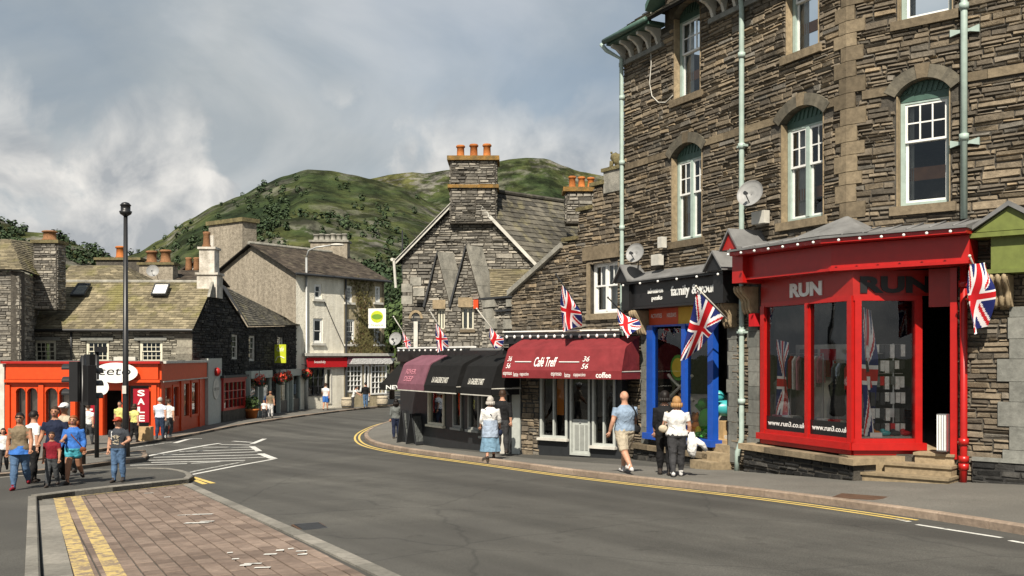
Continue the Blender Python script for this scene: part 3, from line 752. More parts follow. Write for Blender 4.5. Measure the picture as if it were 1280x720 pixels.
wood('woodland', 'dark green woods on the lower slopes of the big hill', mh, [(fr(150), fr(260), 0.05, 0.8, 330), (fr(255), fr(330), 0.15, 0.7, 260), (fr(320), fr(360), 0.45, 0.85, 110), (fr(330), fr(480), 0.02, 0.35, 480), (fr(470), fr(760), 0.05, 0.6, 380), (fr(300), fr(360), 0.7, 0.93, 45), (fr(400), fr(520), 0.4, 0.8, 60), (fr(190), fr(480), 0.3, 0.95, 130)], 5.0, 'leaf_dark')
frl = lambda x: (x + 500) / 900.0
wood('woodland', 'dark trees crowning the low hill at the left edge', mlh, [(frl(-40), frl(32), 0.85, 1.05, 90), (frl(70), frl(135), 0.88, 1.05, 70), (frl(-60), frl(180), 0.1, 0.85, 330)], 4.5, 'leaf_dark')
# ---------------------------------------------------------------- rubble masonry, slates, windows
def rubble(F, s0, s1, z0, z1, inside=None, holes=(), w=(0.16, 0.55), h=(0.05, 0.13), dep=(0.02, 0.055), band=0.30):
    outp = []; z = z0
    while z < z1 - 0.03:
        hb = min(R.uniform(0.75, 1.35) * band, z1 - z); s = s0 - R.uniform(0, 0.5)
        while s < s1:
            ws = R.uniform(1.2, 3.0) * w[1]; zz = z
            while zz < z + hb - 0.02:
                hh = R.uniform(*h)
                if z + hb - zz - hh < h[0] * 0.8: hh = z + hb - zz
                ss = s
                while ss < s + ws - 0.03:
                    ww = min(R.uniform(*w) * (0.6 + 0.55 * hh / h[1]), s + ws - ss)
                    if s + ws - ss - ww < w[0] * 0.5: ww = s + ws - ss
                    segs = [(max(ss, s0), min(ss + ww, s1))]; zm = zz + hh / 2
                    for hl in holes:
                        if hl[2] < zm < hl[3]:
                            ns = []
                            for a, b in segs:
                                if hl[1] <= a or hl[0] >= b: ns.append((a, b))
                                else:
                                    if a < hl[0]: ns.append((a, hl[0]))
                                    if b > hl[1]: ns.append((hl[1], b))
                            segs = ns
                    for a, b in segs:
                        if b - a < 0.05: continue
                        if inside is not None:
                            k = 8; ok = [inside(a + (b - a) * (i + 0.5) / k, zm - hh * 0.3) and inside(a + (b - a) * (i + 0.5) / k, zm + hh * 0.4) for i in range(k)]
                            if not any(ok): continue
                            i0 = ok.index(True); i1 = i0
                            while i1 + 1 < k and ok[i1 + 1]: i1 += 1
                            a, b = a + (b - a) * i0 / k, a + (b - a) * (i1 + 1) / k
                            if b - a < 0.05: continue
                        outp.append((a, b, zz, zz + hh, R.uniform(*dep)))
                    ss += ww
                zz += hh
            s += ws
        z += hb
    return outp
def emit(m, F, st, gap=0.006, o0=-0.01):
    a, b, c, d, dp = st; j = min(0.014, (d - c) * 0.16); ch = min(0.02, (d - c) * 0.22)
    r = lambda: R.uniform(-j, j)
    q = [(a + gap, c + gap), (b - gap, c + gap), (b - gap, d - gap), (a + gap, d - gap)]
    q = [(s + r(), z + r()) for s, z in q]
    f = [(q[0][0] + ch, q[0][1] + ch), (q[1][0] - ch, q[1][1] + ch), (q[2][0] - ch, q[2][1] - ch * 0.6), (q[3][0] + ch, q[3][1] - ch * 0.6)]
    t = R.uniform(-0.014, 0.014)
    vs = [F.P(s, z, o0) for s, z in q] + [F.P(s, z, dp + (t if i < 2 else -t) + R.uniform(-0.005, 0.005)) for i, (s, z) in enumerate(f)]
    m.add(vs, [(0, 1, 5, 4), (1, 2, 6, 5), (2, 3, 7, 6), (3, 0, 4, 7), (4, 5, 6, 7)])
def lay(parent, F, sts, mat, single=0, name='stone'):
    """build the stones: the largest in view one by one, the rest as one mesh"""
    big = set()
    if single:
        def size(i):
            a, b, c, d, _ = sts[i]; p = F.P((a + b) / 2, (c + d) / 2); x = CX + FPX * p.x / p.y; y = HY - FPX * (p.z - CZ) / p.y
            return (b - a) * (d - c) / p.y ** 2 if (0 < x < 1280 and 0 < y < 720) else 0
        big = set(sorted(range(len(sts)), key=size, reverse=True)[:single])
    rest = MB()
    for i, st in enumerate(sts):
        if i in big:
            m = MB(); emit(m, F, st); m.build(name, mat, parent, fix=False)
        else: emit(rest, F, st)
    if rest.f:
        o = rest.build(name + 's' if single else 'stonework', mat, parent, fix=False); o['kind'] = 'stuff'
def inpoly(poly):
    def f(s, z):
        c = False; n = len(poly)
        for i in range(n):
            (x1, y1), (x2, y2) = poly[i], poly[(i + 1) % n]
            if (y1 > z) != (y2 > z) and s < (x2 - x1) * (z - y1) / (y2 - y1) + x1: c = not c
        return c
    return f
def slates(name, parent, A, B, Cc, D, mat, row=0.22, wid=0.3, th=0.025, nm='slates', base=True, lift=0.03):
    """slated slope: A-B eaves left to right, D-C ridge above; every slate a wedge lapping the one below"""
    A, B, Cc, D = map(Vector, (A, B, Cc, D))
    n = (B - A).cross(D - A).normalized()
    if n.z < 0: n = -n
    up = ((D - A).length + (Cc - B).length) / 2; rows = max(2, int(up / row))
    m = MB()
    for i in range(rows):
        t0, t1 = i / rows, min(1.0, (i + 1.35) / rows)
        a, b = A.lerp(D, t0), B.lerp(Cc, t0); c, d = A.lerp(D, t1), B.lerp(Cc, t1)
        L = max((b - a).length, (d - c).length); k = max(1, int(L / wid)); off = R.random()
        cuts = [0.0] + sorted(min(1, max(0, (j + off + R.uniform(-0.12, 0.12)) / k)) for j in range(k)) + [1.0]
        for u0, u1 in zip(cuts, cuts[1:]):
            if (u1 - u0) * L < 0.03: continue
            g = 0.004 / L; l1 = lift + R.uniform(0, 0.012); jz = R.uniform(-0.012, 0.012)
            sl = (D - A).normalized() * jz
            p0, p1 = a.lerp(b, u0 + g) + n * l1 + sl, a.lerp(b, u1 - g) + n * (l1 + R.uniform(-0.004, 0.004)) + sl
            q0, q1 = c.lerp(d, u0 + g) + n * 0.004, c.lerp(d, u1 - g) + n * 0.004
            m.add([p0, p1, q1, q0, p0 - n * th, p1 - n * th], [(0, 1, 2, 3), (4, 5, 1, 0), (4, 0, 3), (5, 2, 1)])
    o = m.build(nm, mat, parent, fix=False); o['kind'] = 'stuff'
    if base:
        mm = MB(); e = n * -0.06; k = 8
        for i in range(k):
            for j in range(k):
                q = [A.lerp(B, u).lerp(D.lerp(Cc, u), v) - n * 0.012 for u, v in ((i / k, j / k), ((i + 1) / k, j / k), ((i + 1) / k, (j + 1) / k), (i / k, (j + 1) / k))]
                mm.quad(*q); mm.quad(*[p + e for p in reversed(q)])
        for a, b in ((A, B), (B, Cc), (Cc, D), (D, A)): mm.quad(a, b, b + e, a + e)
        mm.build('roof', 'dark_mortar', parent, fix=False)
    return o
def members(m, F, s0, s1, z0, z1, w, o0, o1, bot=None):
    bot = w if bot is None else bot
    m.box(F, s0, s0 + w, z0, z1, o0, o1); m.box(F, s1 - w, s1, z0, z1, o0, o1)
    m.box(F, s0 + w, s1 - w, z1 - w, z1, o0, o1 - 0.002); m.box(F, s0 + w, s1 - w, z0, z0 + bot, o0, o1 - 0.002)
def glazed(m, panes, F, s0, s1, z0, z1, w, cols, rows, o0, o1, bar=0.028):
    members(m, F, s0, s1, z0, z1, w, o0, o1)
    a, b, c, d = s0 + w, s1 - w, z0 + w, z1 - w
    for i in range(1, cols): m.box(F, a + (b - a) * i / cols - bar / 2, a + (b - a) * i / cols + bar / 2, c, d, o0 + 0.005, o1 - 0.006)
    for i in range(1, rows): m.box(F, a, b, c + (d - c) * i / rows - bar / 2, c + (d - c) * i / rows + bar / 2, o0 + 0.005, o1 - 0.009)
    for i in range(cols):
        for j in range(rows): panes.append((a + (b - a) * i / cols, a + (b - a) * (i + 1) / cols, c + (d - c) * j / rows, c + (d - c) * (j + 1) / rows))
def curtain(F, s0, s1, z0, z1, o, parent, mat='net_curtain', amp=0.025, n=18, pinch=0.0):
    m = MB(); vs = []
    for i in range(n + 1):
        t = i / n; s = s0 + (s1 - s0) * t; oo = o + amp * math.sin(t * n * 1.6)
        vs += [F.P(s, z0, oo), F.P(s, z1, oo)]
    m.add(vs, [(2 * i, 2 * i + 2, 2 * i + 3, 2 * i + 1) for i in range(n)]); return m.build('curtain', mat, parent, sm=True, fix=False)
def sash(parent, F, s0, s1, z0, z1, inset=0.14, outer='green_paint', inner='white_paint', top=(3, 2), low=(1, 1), pair=False, cur=None, meet=0.55, ow=0.07, single=True, shelf=False, gl='glass'):
    m = MB(); members(m, F, s0, s1, z0, z1, ow, -inset - 0.11, -inset)
    if pair: mid = (s0 + s1) / 2; m.box(F, mid - ow * 0.6, mid + ow * 0.6, z0 + ow, z1 - ow, -inset - 0.10, -inset + 0.01)
    wn = m.build('window', outer, parent)
    lights = [(s0 + ow, mid - ow * 0.6), (mid + ow * 0.6, s1 - ow)] if pair else [(s0 + ow, s1 - ow)]
    a, b = z0 + ow, z1 - ow; zm = a + (b - a) * meet; panes = []
    for l, r in lights:
        m = MB(); glazed(m, panes, F, l, r, zm - 0.02, b, 0.045, top[0], top[1], -inset - 0.055, -inset - 0.015); m.build('sash', inner, wn)
        m = MB(); glazed(m, panes, F, l, r, a, zm + 0.02, 0.05, low[0], low[1], -inset - 0.10, -inset - 0.06); m.build('sash', inner, wn)
    if single:
        for p in panes:
            m = MB(); o = -inset - 0.035 if p[2] >= zm - 0.03 else -inset - 0.08; t = R.uniform(-0.004, 0.004)
            m.quad(F.P(p[0], p[2], o + t), F.P(p[1], p[2], o - t), F.P(p[1], p[3], o - t), F.P(p[0], p[3], o + t)); m.build('pane', gl, wn, fix=False)
    else:
        m = MB()
        for p in panes:
            o = -inset - 0.035 if p[2] >= zm - 0.03 else -inset - 0.08
            m.quad(F.P(p[0], p[2], o), F.P(p[1], p[2], o), F.P(p[1], p[3], o), F.P(p[0], p[3], o))
        m.build('panes', gl, wn, fix=False)
    if cur:
        for (u0, u1) in cur: curtain(F, s0 + (s1 - s0) * u0, s0 + (s1 - s0) * u1, z0, z1, -inset - 0.2, wn)
    if shelf: bx('sash_rail', 'wood', wn, F, s0 + 0.1, s1 - 0.1, z0 + 0.42 * (zm - z0), z0 + 0.62 * (zm - z0), -inset - 0.24, -inset - 0.2)
    return wn
def sill(parent, F, s0, s1, z, mat='quoin_stone', h=0.17, o=0.09, ext=0.12):
    return bx('sill', mat, parent, F, s0 - ext, s1 + ext, z - h, z + 0.005, -0.14, o)
def arch(parent, F, s0, s1, zs, zc, th=0.25, mat='arch_slate', key='quoin_stone', o=0.062):
    """segmental arch: springing zs, crown zc; two long ring stones and a keystone, and the carved timber head behind"""
    c = (s1 - s0) / 2; rise = zc - zs; r = (c * c + rise * rise) / (2 * rise); cz = zc - r; cs = (s0 + s1) / 2
    a0 = math.asin(min(0.999, c / r)) * 1.07
    kw = 0.10 / r
    for lo, hi, mt, oo, tt in ((-a0, -kw, mat, o, th), (-kw, kw, key, o + 0.012, th + 0.03), (kw, a0, mat, o, th)):
        m = MB(); n = 8 if mt == mat else 2
        for i in range(n):
            t0, t1 = lo + (hi - lo) * i / n, lo + (hi - lo) * (i + 1) / n
            pts = [(cs + r * math.sin(t0), cz + r * math.cos(t0)), (cs + (r + tt) * math.sin(t0), cz + (r + tt) * math.cos(t0)), (cs + (r + tt) * math.sin(t1), cz + (r + tt) * math.cos(t1)), (cs + r * math.sin(t1), cz + r * math.cos(t1))]
            m.fpoly(F, pts, -0.16, oo)
        m.build('arch_stone', mt, parent)
    m = MB(); n = 10; pts = [(s0, zs - 0.12), (s1, zs - 0.12)] + [(cs + r * math.sin(a0 * (1 - 2 * i / n)), min(zc, cz + r * math.cos(a0 * (1 - 2 * i / n)))) for i in range(n + 1)]
    m.fpoly(F, pts, -0.26, -0.15); h = m.build('arch_head', 'dark_green_paint', parent)
    for i in range(9):
        t = (i + 0.5) / 9; s = s0 + 0.06 + (s1 - s0 - 0.12) * t
        ztop = cz + math.sqrt(max(0, r * r - (s - cs) ** 2)) - 0.03
        m = MB(); m.fpoly(F, [(s - 0.05, zs + 0.03), (s, zs + 0.02), (s + 0.06, ztop), (s + 0.0, ztop)], -0.15, -0.125); m.build('carved_flute', 'dark_green_paint', h)
    # small fillers that close the corners of the opening behind the ring
    return h
def pipe(name, pts, r, mat, parent, joints=(), br=0.03):
    m = MB(); m.tube(pts, r, 10); o = m.build(name, mat, parent, sm=True)
    for p in joints:
        p = Vector(p); m = MB(); m.tube([p - Vector((0, 0, 0.06)), p + Vector((0, 0, 0.06))], r * 1.4, 10); m.build('pipe_collar', mat, o, sm=True)
    return o
def dish(px, py, d, rp, label, parent_pt, face=(-0.6, -0.75, 0.3), group=None):
    c = at(px, py, d); r = rp * d / FPX; f = Vector(face).normalized()
    root = empty('satellite_dish', c, label, 'satellite dish', group)
    m = MB(); prof = [(0.02, -0.02)] + [(r * k / 6, 0.22 * r * (k / 6) ** 2) for k in range(1, 7)] + [(r * 1.02, 0.22 * r + 0.012), (r * 0.98, 0.22 * r - 0.02), (r * 0.5, 0.02), (0.02, -0.03)]
    m.lathe(c, prof, 24, axis=f); m.build('reflector', 'dish_grey', root, sm=True)
    m = MB(); e = c + f * r * 1.1 + Vector((0, 0, -r * 0.35)); m.tube([c + Vector((0, 0, -r * 0.85)) + f * 0.1 * r, e], 0.012, 6); a = m.build('feed_arm', 'charcoal', root)
    m = MB(); m.tube([e, e - f * 0.1 + Vector((0, 0, 0.03))], [0.045, 0.03], 10); m.build('receiver', 'charcoal', a)
    m = MB(); m.tube([c - f * 0.02, Vector(parent_pt)], 0.02, 8); m.build('bracket', 'charcoal', root)
    return root

# ================================================================ the tall slate building at the right
F1 = Fac(CW, CW + Vector((0.760, -0.650)) * 9.0)
F2 = Fac(W780, CW)
SB = empty('slate_building', (6.82, 20.2, -0.5), 'tall brown slate stone building with pale green drainpipes at the right', 'building')
Z1, Z2 = 4.97, 8.60          # window sill levels
ZB, ZE1, ZE2 = -1.6, 11.6, 10.62
def sp(F, a, b): return F.s(a), F.s(b)
w2 = []   # F2 windows
a, b = sp(F2, 840, 878); w2.append((a, b, Z1, 7.42))
a, b = sp(F2, 977, 1030); w2.append((a, b, Z1, 7.42))
a, b = sp(F2, 843, 876); w2.append((a, b, Z2, 10.98))
a, b = sp(F2, 983, 1024); w2.append((a, b, Z2, 10.98))
w1 = []
a, b = sp(F1, 1121, 1188); w1.append((a, b, Z1, 7.42)); w1.append((a + 0.02, b + 0.05, Z2, 10.98))
SR2 = F2.s(950); SR1 = F1.s(1196)
SBl0, SBl1 = F2.s(813), F2.s(913)
h2 = w2[:2] + [(q[0], q[1], q[2], ZE2 + 1) for q in w2[2:]] + [(SR2, F2.L + 1, 0.12, 3.9), (SBl0, SBl1, -0.12, 3.35)]
h1 = w1 + [(-1, SR1, 0.12, 3.9)]
m = MB(); m.holes(F2, 0, F2.L, ZB, ZE2, h2, 0.42); wall2 = m.build('wall', 'mortar', SB)
m = MB(); m.holes(F1, 0.0, F1.L, ZB, ZE1, h1, 0.42); wall1 = m.build('wall', 'mortar', SB)
# rear walls, floors and ceilings that close the building
e1 = F1.P(F1.L, 0); bk1 = e1 - Vector((F1.n.x, F1.n.y, 0)) * 10; bk2 = F2.P(0, 0) - Vector((F2.n.x, F2.n.y, 0)) * 10
def vwall(name, a, b, z0, z1, th, mat, parent):
    f = Fac((a.x, a.y), (b.x, b.y)); m = MB(); m.box(f, 0, f.L, z0, z1, -th, 0); return m.build(name, mat, parent)
vwall('side_wall', bk2, F2.P(0.002, 0), ZB, ZE2, 0.4, 'mortar', SB)
vwall('side_wall', F1.P(F1.L - 0.002, 0), bk1, ZB, ZE2, 0.4, 'mortar', SB)
vwall('rear_wall', bk1, bk2, ZB, ZE2, 0.4, 'mortar', SB)
def slab(name, pts, z0, z1, mat, parent):
    m = MB(); m.prism([Vector((p[0], p[1], z0)) for p in pts], [Vector((p[0], p[1], z1)) for p in pts]); return m.build(name, mat, parent)
inner = [F2.P(0.3, 0, -0.43), (CW + (F1.n + F2.n) * -0.23).to_3d(), F1.P(F1.L - .3, 0, -0.43), bk1 + (bk2 - bk1) * 0.05 , bk2 + (bk1 - bk2) * 0.06]
for z in (4.25, 8.1): slab('floor_slab', inner, z, z + 0.25, 'interior', SB)
slab('floor_slab', inner, -0.1, 0.1, 'interior_pale', SB)
# slate roof over the eaves
ov = 0.55
r_a = F2.P(-0.2, ZE2 + 0.15, ov); r_b = Vector((*(CW + (F1.n + F2.n) * ov / (1 + F1.n.dot(F2.n))), ZE2 + 0.15)); r_c = F1.P(F1.L, ZE1 + 0.1, 0.3)
rd_a = F2.P(0.0, 14.4, -4.5); rd_b = Vector((*(CW - (F1.n + F2.n) * 4.5 / (1 + F1.n.dot(F2.n))), 14.4)); rd_c = F1.P(F1.L, 14.4, -4.5)
slates('r', SB, r_a, r_b, rd_b, rd_a, 'dark_roof_slate', 0.3, 0.35)
slates('r', SB, Vector((*(CW + (F1.n) * .3), ZE1 + 0.1)), r_c, rd_c, rd_b, 'dark_roof_slate', 0.3, 0.35)
# rubble
zone1 = lambda s, z: s > 0.16
ex2 = [(q[0] - 0.02, q[1] + 0.02, q[2] - 0.17, q[3] + 0.02) for q in w2] + [(SR2 - 0.35, F2.L + 1, -0.1, 4.45), (SBl0 - 0.3, SBl1 + 0.1, -0.4, 3.4)]
ex1 = [(q[0] - 0.02, q[1] + 0.02, q[2] - 0.17, q[3] + 0.02) for q in w1] + [(-1, SR1 + 0.02, -1.6, 4.45)]
def arch_zone(q, s, z):
    c = (q[1] - q[0]) / 2; rise = 0.26; r = (c * c + rise * rise) / (2 * rise); cz = q[3] - r; cs = (q[0] + q[1]) / 2
    dd = math.hypot(s - cs, z - cz); return dd < r + 0.24 and z > q[3] - 0.42 and abs(s - cs) < c + 0.3
ok2 = lambda s, z: s < F2.L - 0.17 and not any(arch_zone(q, s, z) for q in w2) and not (7.02 < z < 7.22 and False)
ok1 = lambda s, z: s > 0.17 and not any(arch_zone(q, s, z) for q in w1)
def string_ex(F, L, ws):   # flush tan string course between the windows, at springing level
    return (7.19, 7.37)
st1 = rubble(F1, 0.16, 8.9, -1.2, ZE1 - 0.05, ok1, ex1 + [(0, 9, 7.19, 7.37)], w=(0.16, 0.62), h=(0.05, 0.135), band=0.30)
st2 = rubble(F2, 0.0, F2.L - 0.17, -1.4, ZE2 - 0.15, ok2, ex2 + [(0, 9, 7.19, 7.37)], w=(0.16, 0.62), h=(0.05, 0.135), band=0.30)
lay(wall1, F1, st1, 'slate_stone', 150); lay(wall2, F2, st2, 'slate_stone', 150)
def stringc(F, s0, s1, ws, parent):
    s = s0
    while s < s1:
        e = min(s + R.uniform(0.45, 0.85), s1); mid = (s + e) / 2
        segs = [(s, e)]
        for q in ws:
            lo, hi = q[0] - 0.06, q[1] + 0.06
            segs = [g for a_, b_ in segs for g in ([(a_, b_)] if hi <= a_ or lo >= b_ else [(a_, lo)] * (a_ < lo) + [(hi, b_)] * (b_ > hi))]
        for a_, b_ in segs:
            if b_ - a_ > 0.06: bx('string_stone', 'quoin_stone', parent, F, a_ + 0.005, b_ - 0.005, 7.195, 7.365, -0.02, 0.045 + R.uniform(0, 0.008))
        s = e
stringc(F1, 0.3, 8.8, w1[:1], wall1); stringc(F2, 0.05, F2.L - 0.3, w2[:2], wall2)
# quoins at the bend
z = 4.35; k = 0
n1, n2 = F1.n, F2.n
while z < ZE2:
    hh = R.uniform(0.24, 0.36); L1, L2 = ((0.34, 0.17), (0.18, 0.30))[k % 2]; L1 += R.uniform(-.04, .05); L2 += R.uniform(-.04, .05)
    o = 0.06 + R.uniform(0, 0.008); mit = CW + (n1 + n2) * o / (1 + n1.dot(n2)); inn = CW - (n1 + n2) * 0.03 / (1 + n1.dot(n2))
    pl = [Vector((*mit, 0)), F1.P(L1, 0, o), F1.P(L1, 0, -0.03), Vector((*inn, 0)), F2.P(F2.L - L2, 0, -0.03), F2.P(F2.L - L2, 0, o)]
    m = MB(); m.prism([Vector((p.x, p.y, z + 0.006)) for p in pl], [Vector((p.x, p.y, z + hh - 0.006)) for p in pl]); m.build('quoin', 'quoin_stone', SB)
    z += hh; k += 1
# windows of the upper floors
for F, ws, par in ((F2, w2, wall2), (F1, w1, wall1)):
    for i, q in enumerate(ws):
        head = arch(SB, F, q[0], q[1], q[3] - 0.26, q[3])
        upper = q[2] > 8
        jm = 'quoin_stone'
        pr = (F is F2 and not upper)
        sash(SB, F, q[0] + 0.02, q[1] - 0.02, q[2] + 0.004, q[3] - 0.34, 0.16, 'green_paint', 'white_paint', (2, 2) if pr else (3, 2), (1, 1), pr, cur=((0.02, 0.3), (0.72, 0.98)) if F is F2 else ((0.04, 0.2), (0.84, 0.97)), meet=0.62 if F is F1 else 0.58, shelf=True, ow=0.085)
        sill(SB, F, q[0], q[1], q[2])
        for e0_, e1_ in ((q[0] - 0.001, q[0] + 0.018), (q[1] - 0.018, q[1] + 0.001)): bx('reveal', 'sandstone', SB, F, e0_, e1_, q[2] + 0.006, q[3] - 0.28, -0.155, 0.02)
# eaves: board, brackets and gutter, broken at the tall windows; gablets over those
def eaves(F, s0, s1):
    bx('eaves_board', 'dark_green_paint', SB, F, s0, s1, ZE2 + 0.02, ZE2 + 0.12, 0.0, 0.52)
    m = MB(); m.tube([F.P(s0, ZE2 + 0.12, 0.6), F.P(s1, ZE2 + 0.12, 0.6)], 0.075, 10); m.build('gutter', 'dark_green_paint', SB, sm=True)
    bx('corbel_course', 'grey_quoin', SB, F, s0, s1, ZE2 - 0.52, ZE2 - 0.40, 0.0, 0.11)
    s = s0 + 0.12
    while s < s1 - 0.05:
        m = MB(); pts = [(0.0, -0.40), (0.10, -0.40), (0.16, -0.22), (0.30, -0.10), (0.45, -0.06), (0.45, 0.018), (0.0, 0.018)]
        m.prism([F.P(s, ZE2 + dz, o) for o, dz in pts], [F.P(s + 0.09, ZE2 + dz, o) for o, dz in pts]); m.build('eaves_bracket', 'old_white', SB); s += 0.42
g1 = (w2[2][0] - 0.42, w2[2][1] + 0.42); g2 = (w2[3][0] - 0.42, w2[3][1] + 0.42)
eaves(F2, -0.1, g1[0]); eaves(F2, g1[1], g2[0]); eaves(F2, g2[1], F2.L + 0.1)
for q in (g1, g2):
    c = (q[0] + q[1]) / 2; w0 = w2[2] if q is g1 else w2[3]
    for aa, bb in ((q[0], w0[0]), (w0[1], q[1])): bx('gablet_wall', 'slate_stone', SB, F2, aa, bb, ZE2 + 0.001, 11.3, -0.42, -0.001)
    m = MB(); m.fpoly(F2, [(q[0], 11.3), (q[1], 11.3), (c, 12.3)], -0.42, -0.002); m.build('gablet_wall', 'slate_stone', SB)
    for sgn in (-1, 1):
        m = MB(); e = c + sgn * (q[1] - c + 0.25)
        m.fpoly(F2, [(c, 12.55), (c, 12.35), (e, 11.05), (e, 11.22)], -1.5, 0.45); m.build('bargeboard', 'dark_green_paint', SB)
# drainpipes
def onF(F, px, py, o): s, z = F.px(px, py, o); return F.P(s, z, o)
s_ = F2.s(927, 0.12); zl = -0.62
pp = pipe('drainpipe', [F2.P(s_, ZE2 + 0.1, 0.55), F2.P(s_, ZE2 - 0.25, 0.16), F2.P(s_, ZE2 - 0.5, 0.12), F2.P(s_, zl + 0.75, 0.12), F2.P(s_ - 0.05, zl + 0.45, 0.2), F2.P(s_ - 0.05, zl + 0.02, 0.22)], 0.062, 'green_paint', SB, [F2.P(s_, z, 0.12) for z in (9.0, 6.9, 4.6, 2.6, 1.0)])
for z in (6.9, 2.6): bx('pipe_ear', 'green_paint', SB, F2, s_ - 0.14, s_ + 0.14, z - 0.025, z + 0.025, 0.045, 0.15)
s_ = F1.s(1205, 0.12)
pp = pipe('drainpipe', [F1.P(s_, ZE1, 0.12), F1.P(s_, 4.62, 0.12)], 0.062, 'green_paint', SB, [F1.P(s_, z, 0.12) for z in (8.6, 6.15)])
for z in (8.15, 6.05):
    m = MB(); m.fpoly(F1, [(s_ - 0.26, z - 0.07), (s_ - 0.1, z - 0.03), (s_ + 0.1, z - 0.03), (s_ + 0.26, z - 0.07), (s_ + 0.26, z + 0.07), (s_ + 0.1, z + 0.03), (s_ - 0.1, z + 0.03), (s_ - 0.26, z + 0.07)], 0.045, 0.10); m.build('pipe_ear', 'green_paint', SB)
pipe('drainpipe', [F1.P(s_, 4.2, 0.14), F1.P(s_, 0.35, 0.14), F1.P(s_, -0.36, 0.16)], 0.065, 'red_paint', SB, [F1.P(s_, z, 0.14) for z in (3.4, 0.45, 0.12, -0.02)])
s_ = 0.08
pipe('drainpipe', [F2.P(s_ - 0.35, ZE2 + 0.1, 0.58), F2.P(s_ - 0.2, ZE2 - 0.1, 0.5), F2.P(s_, ZE2 - 0.35, 0.14), F2.P(s_, 4.4, 0.12), F2.P(s_, -0.8, 0.13)], 0.058, 'green_paint', SB, [F2.P(s_, z, 0.12) for z in (9.2, 7.4, 5.6)])
# cable looping down from the gablet
cab = [onF(F2, x, y, 0.05) for x, y in [(814, 14), (813, 40), (814, 80), (812, 104), (815, 120), (823, 128), (832, 128), (841, 119)]]
m = MB(); m.tube(cab, 0.014, 5); m.build('cable_or_shadow', 'old_white', SB, sm=True)

# ---------------------------------------------------------------- red corner shop
def mitre(o): return CW + (n1 + n2) * o / (1 + n1.dot(n2))
SL2, SE1 = F2.s(927, 0.6), F1.s(1211, 0.6)
def band(name, mat, z0, z1, o0, o1, parent, ext=0.0, zt=None):
    """a band that follows the two walls round the bend"""
    zt = z1 if zt is None else zt
    m = MB(); ins = [F2.P(SL2 - ext, 0, o0), Vector((*mitre(o0), 0)), F1.P(SE1 + ext, 0, o0)]; outs = [F2.P(SL2 - ext, 0, o1), Vector((*mitre(o1), 0)), F1.P(SE1 + ext, 0, o1)]
    zv = lambda p, z: Vector((p.x, p.y, z))
    for i in range(2):
        m.hexa([zv(outs[i], z0), zv(outs[i + 1], z0), zv(ins[i + 1], z0), zv(ins[i], z0), zv(outs[i], z1), zv(outs[i + 1], z1), zv(ins[i + 1], zt), zv(ins[i], zt)])
    return m.build(name, mat, parent)
RS_ = band('shopfront', 'red_paint', 3.80, 4.26, 0.02, 0.56, SB)
band('canopy_roof', 'lead', 4.36, 4.40, 0.0, 0.96, RS_, 0.06, 4.60)
band('cornice', 'red_paint', 4.27, 4.355, 0.02, 0.90, RS_, 0.04)
band('lower_cornice', 'red_paint', 3.74, 3.795, 0.02, 0.62, RS_)
# lead rolls on the canopy and the hip over the corner
for i in range(12):
    F, s = (F2, SL2 + (F2.L - SL2) * i / 6) if i < 6 else (F1, SE1 * (i - 6) / 6 + 0.25)
    m = MB(); m.tube([F.P(s, 4.615, 0.0), F.P(s, 4.41, 0.94)], 0.022, 6); m.build('lead_roll', 'lead', RS_, sm=True)
m = MB(); mi = mitre(0.93); m.add([F2.P(F2.L - 0.75, 4.42, 0.93), Vector((*mi, 4.42)), F1.P(0.75, 4.42, 0.93), Vector((*mitre(0.02), 4.9)), F2.P(F2.L - 0.5, 4.62, 0.02), F1.P(0.5, 4.62, 0.02)], [(0, 1, 3), (1, 2, 3), (0, 3, 4), (2, 5, 3)]); m.build('canopy_hip', 'lead', RS_)
m = MB(); F = F2; c = SL2 - 0.02
m.fpoly(F2, [(c - 0.26, 4.42), (c + 0.26, 4.42), (c, 4.80)], 0.0, 0.92); m.build('pediment', 'dark_red_paint', RS_)
m = MB()
for sg in (-1, 1): m.fpoly(F2, [(c, 4.89), (c, 4.82), (c + sg * 0.31, 4.40), (c + sg * 0.31, 4.46)], 0.0, 0.97)
m.build('pediment_capping', 'lead', RS_)
bx('pediment_block', 'red_paint', RS_, F2, c - 0.16, c + 0.2, 3.68, 4.41, 0.0, 0.72)
for i in range(13):
    F, s = (F2, SL2 + (F2.L - SL2 + 0.5) * i / 7) if i < 7 else (F1, SE1 * (i - 6.5) / 6)
    if F is F2 and s > F2.L + 0.25: continue
    m = MB(); m.ball(F.P(s, 4.30, 0.98), 0.03, n=8, k=5); m.build('bulb', 'white_paint', RS_, sm=True)
Bc = Vector((6.72, 19.62)); Ll = Vector((5.62, 22.35)); Rr = Vector((8.07, 19.62))
B1, B2 = Fac(Ll, Bc), Fac(Bc, Rr)
ZS, ZH = 0.42, 3.14
def frame_on(B, posts, par):
    bx('window_head', 'red_paint', par, B, 0, B.L, ZH, ZH + 0.10, -0.10, 0.035); bx('window_rail', 'red_paint', par, B, 0, B.L, ZS - 0.08, ZS, -0.10, 0.035)
    for s, w in posts: bx('post', 'red_paint', par, B, s - w / 2, s + w / 2, ZS - 0.08, ZH + 0.02, -0.12, 0.052)
p1 = [0.06, B1.s(1010), B1.L - 0.05]
frame_on(B1, [(p1[0], 0.14), (p1[1], 0.10), (p1[2], 0.13)], RS_)
frame_on(B2, [(0.09, 0.13), (B2.L - 0.07, 0.14)], RS_)
bx('sign_board', 'dark_red_paint', RS_, B1, -0.05, B1.L + 0.0, ZH + 0.10, 3.74, -0.1, 0.0)
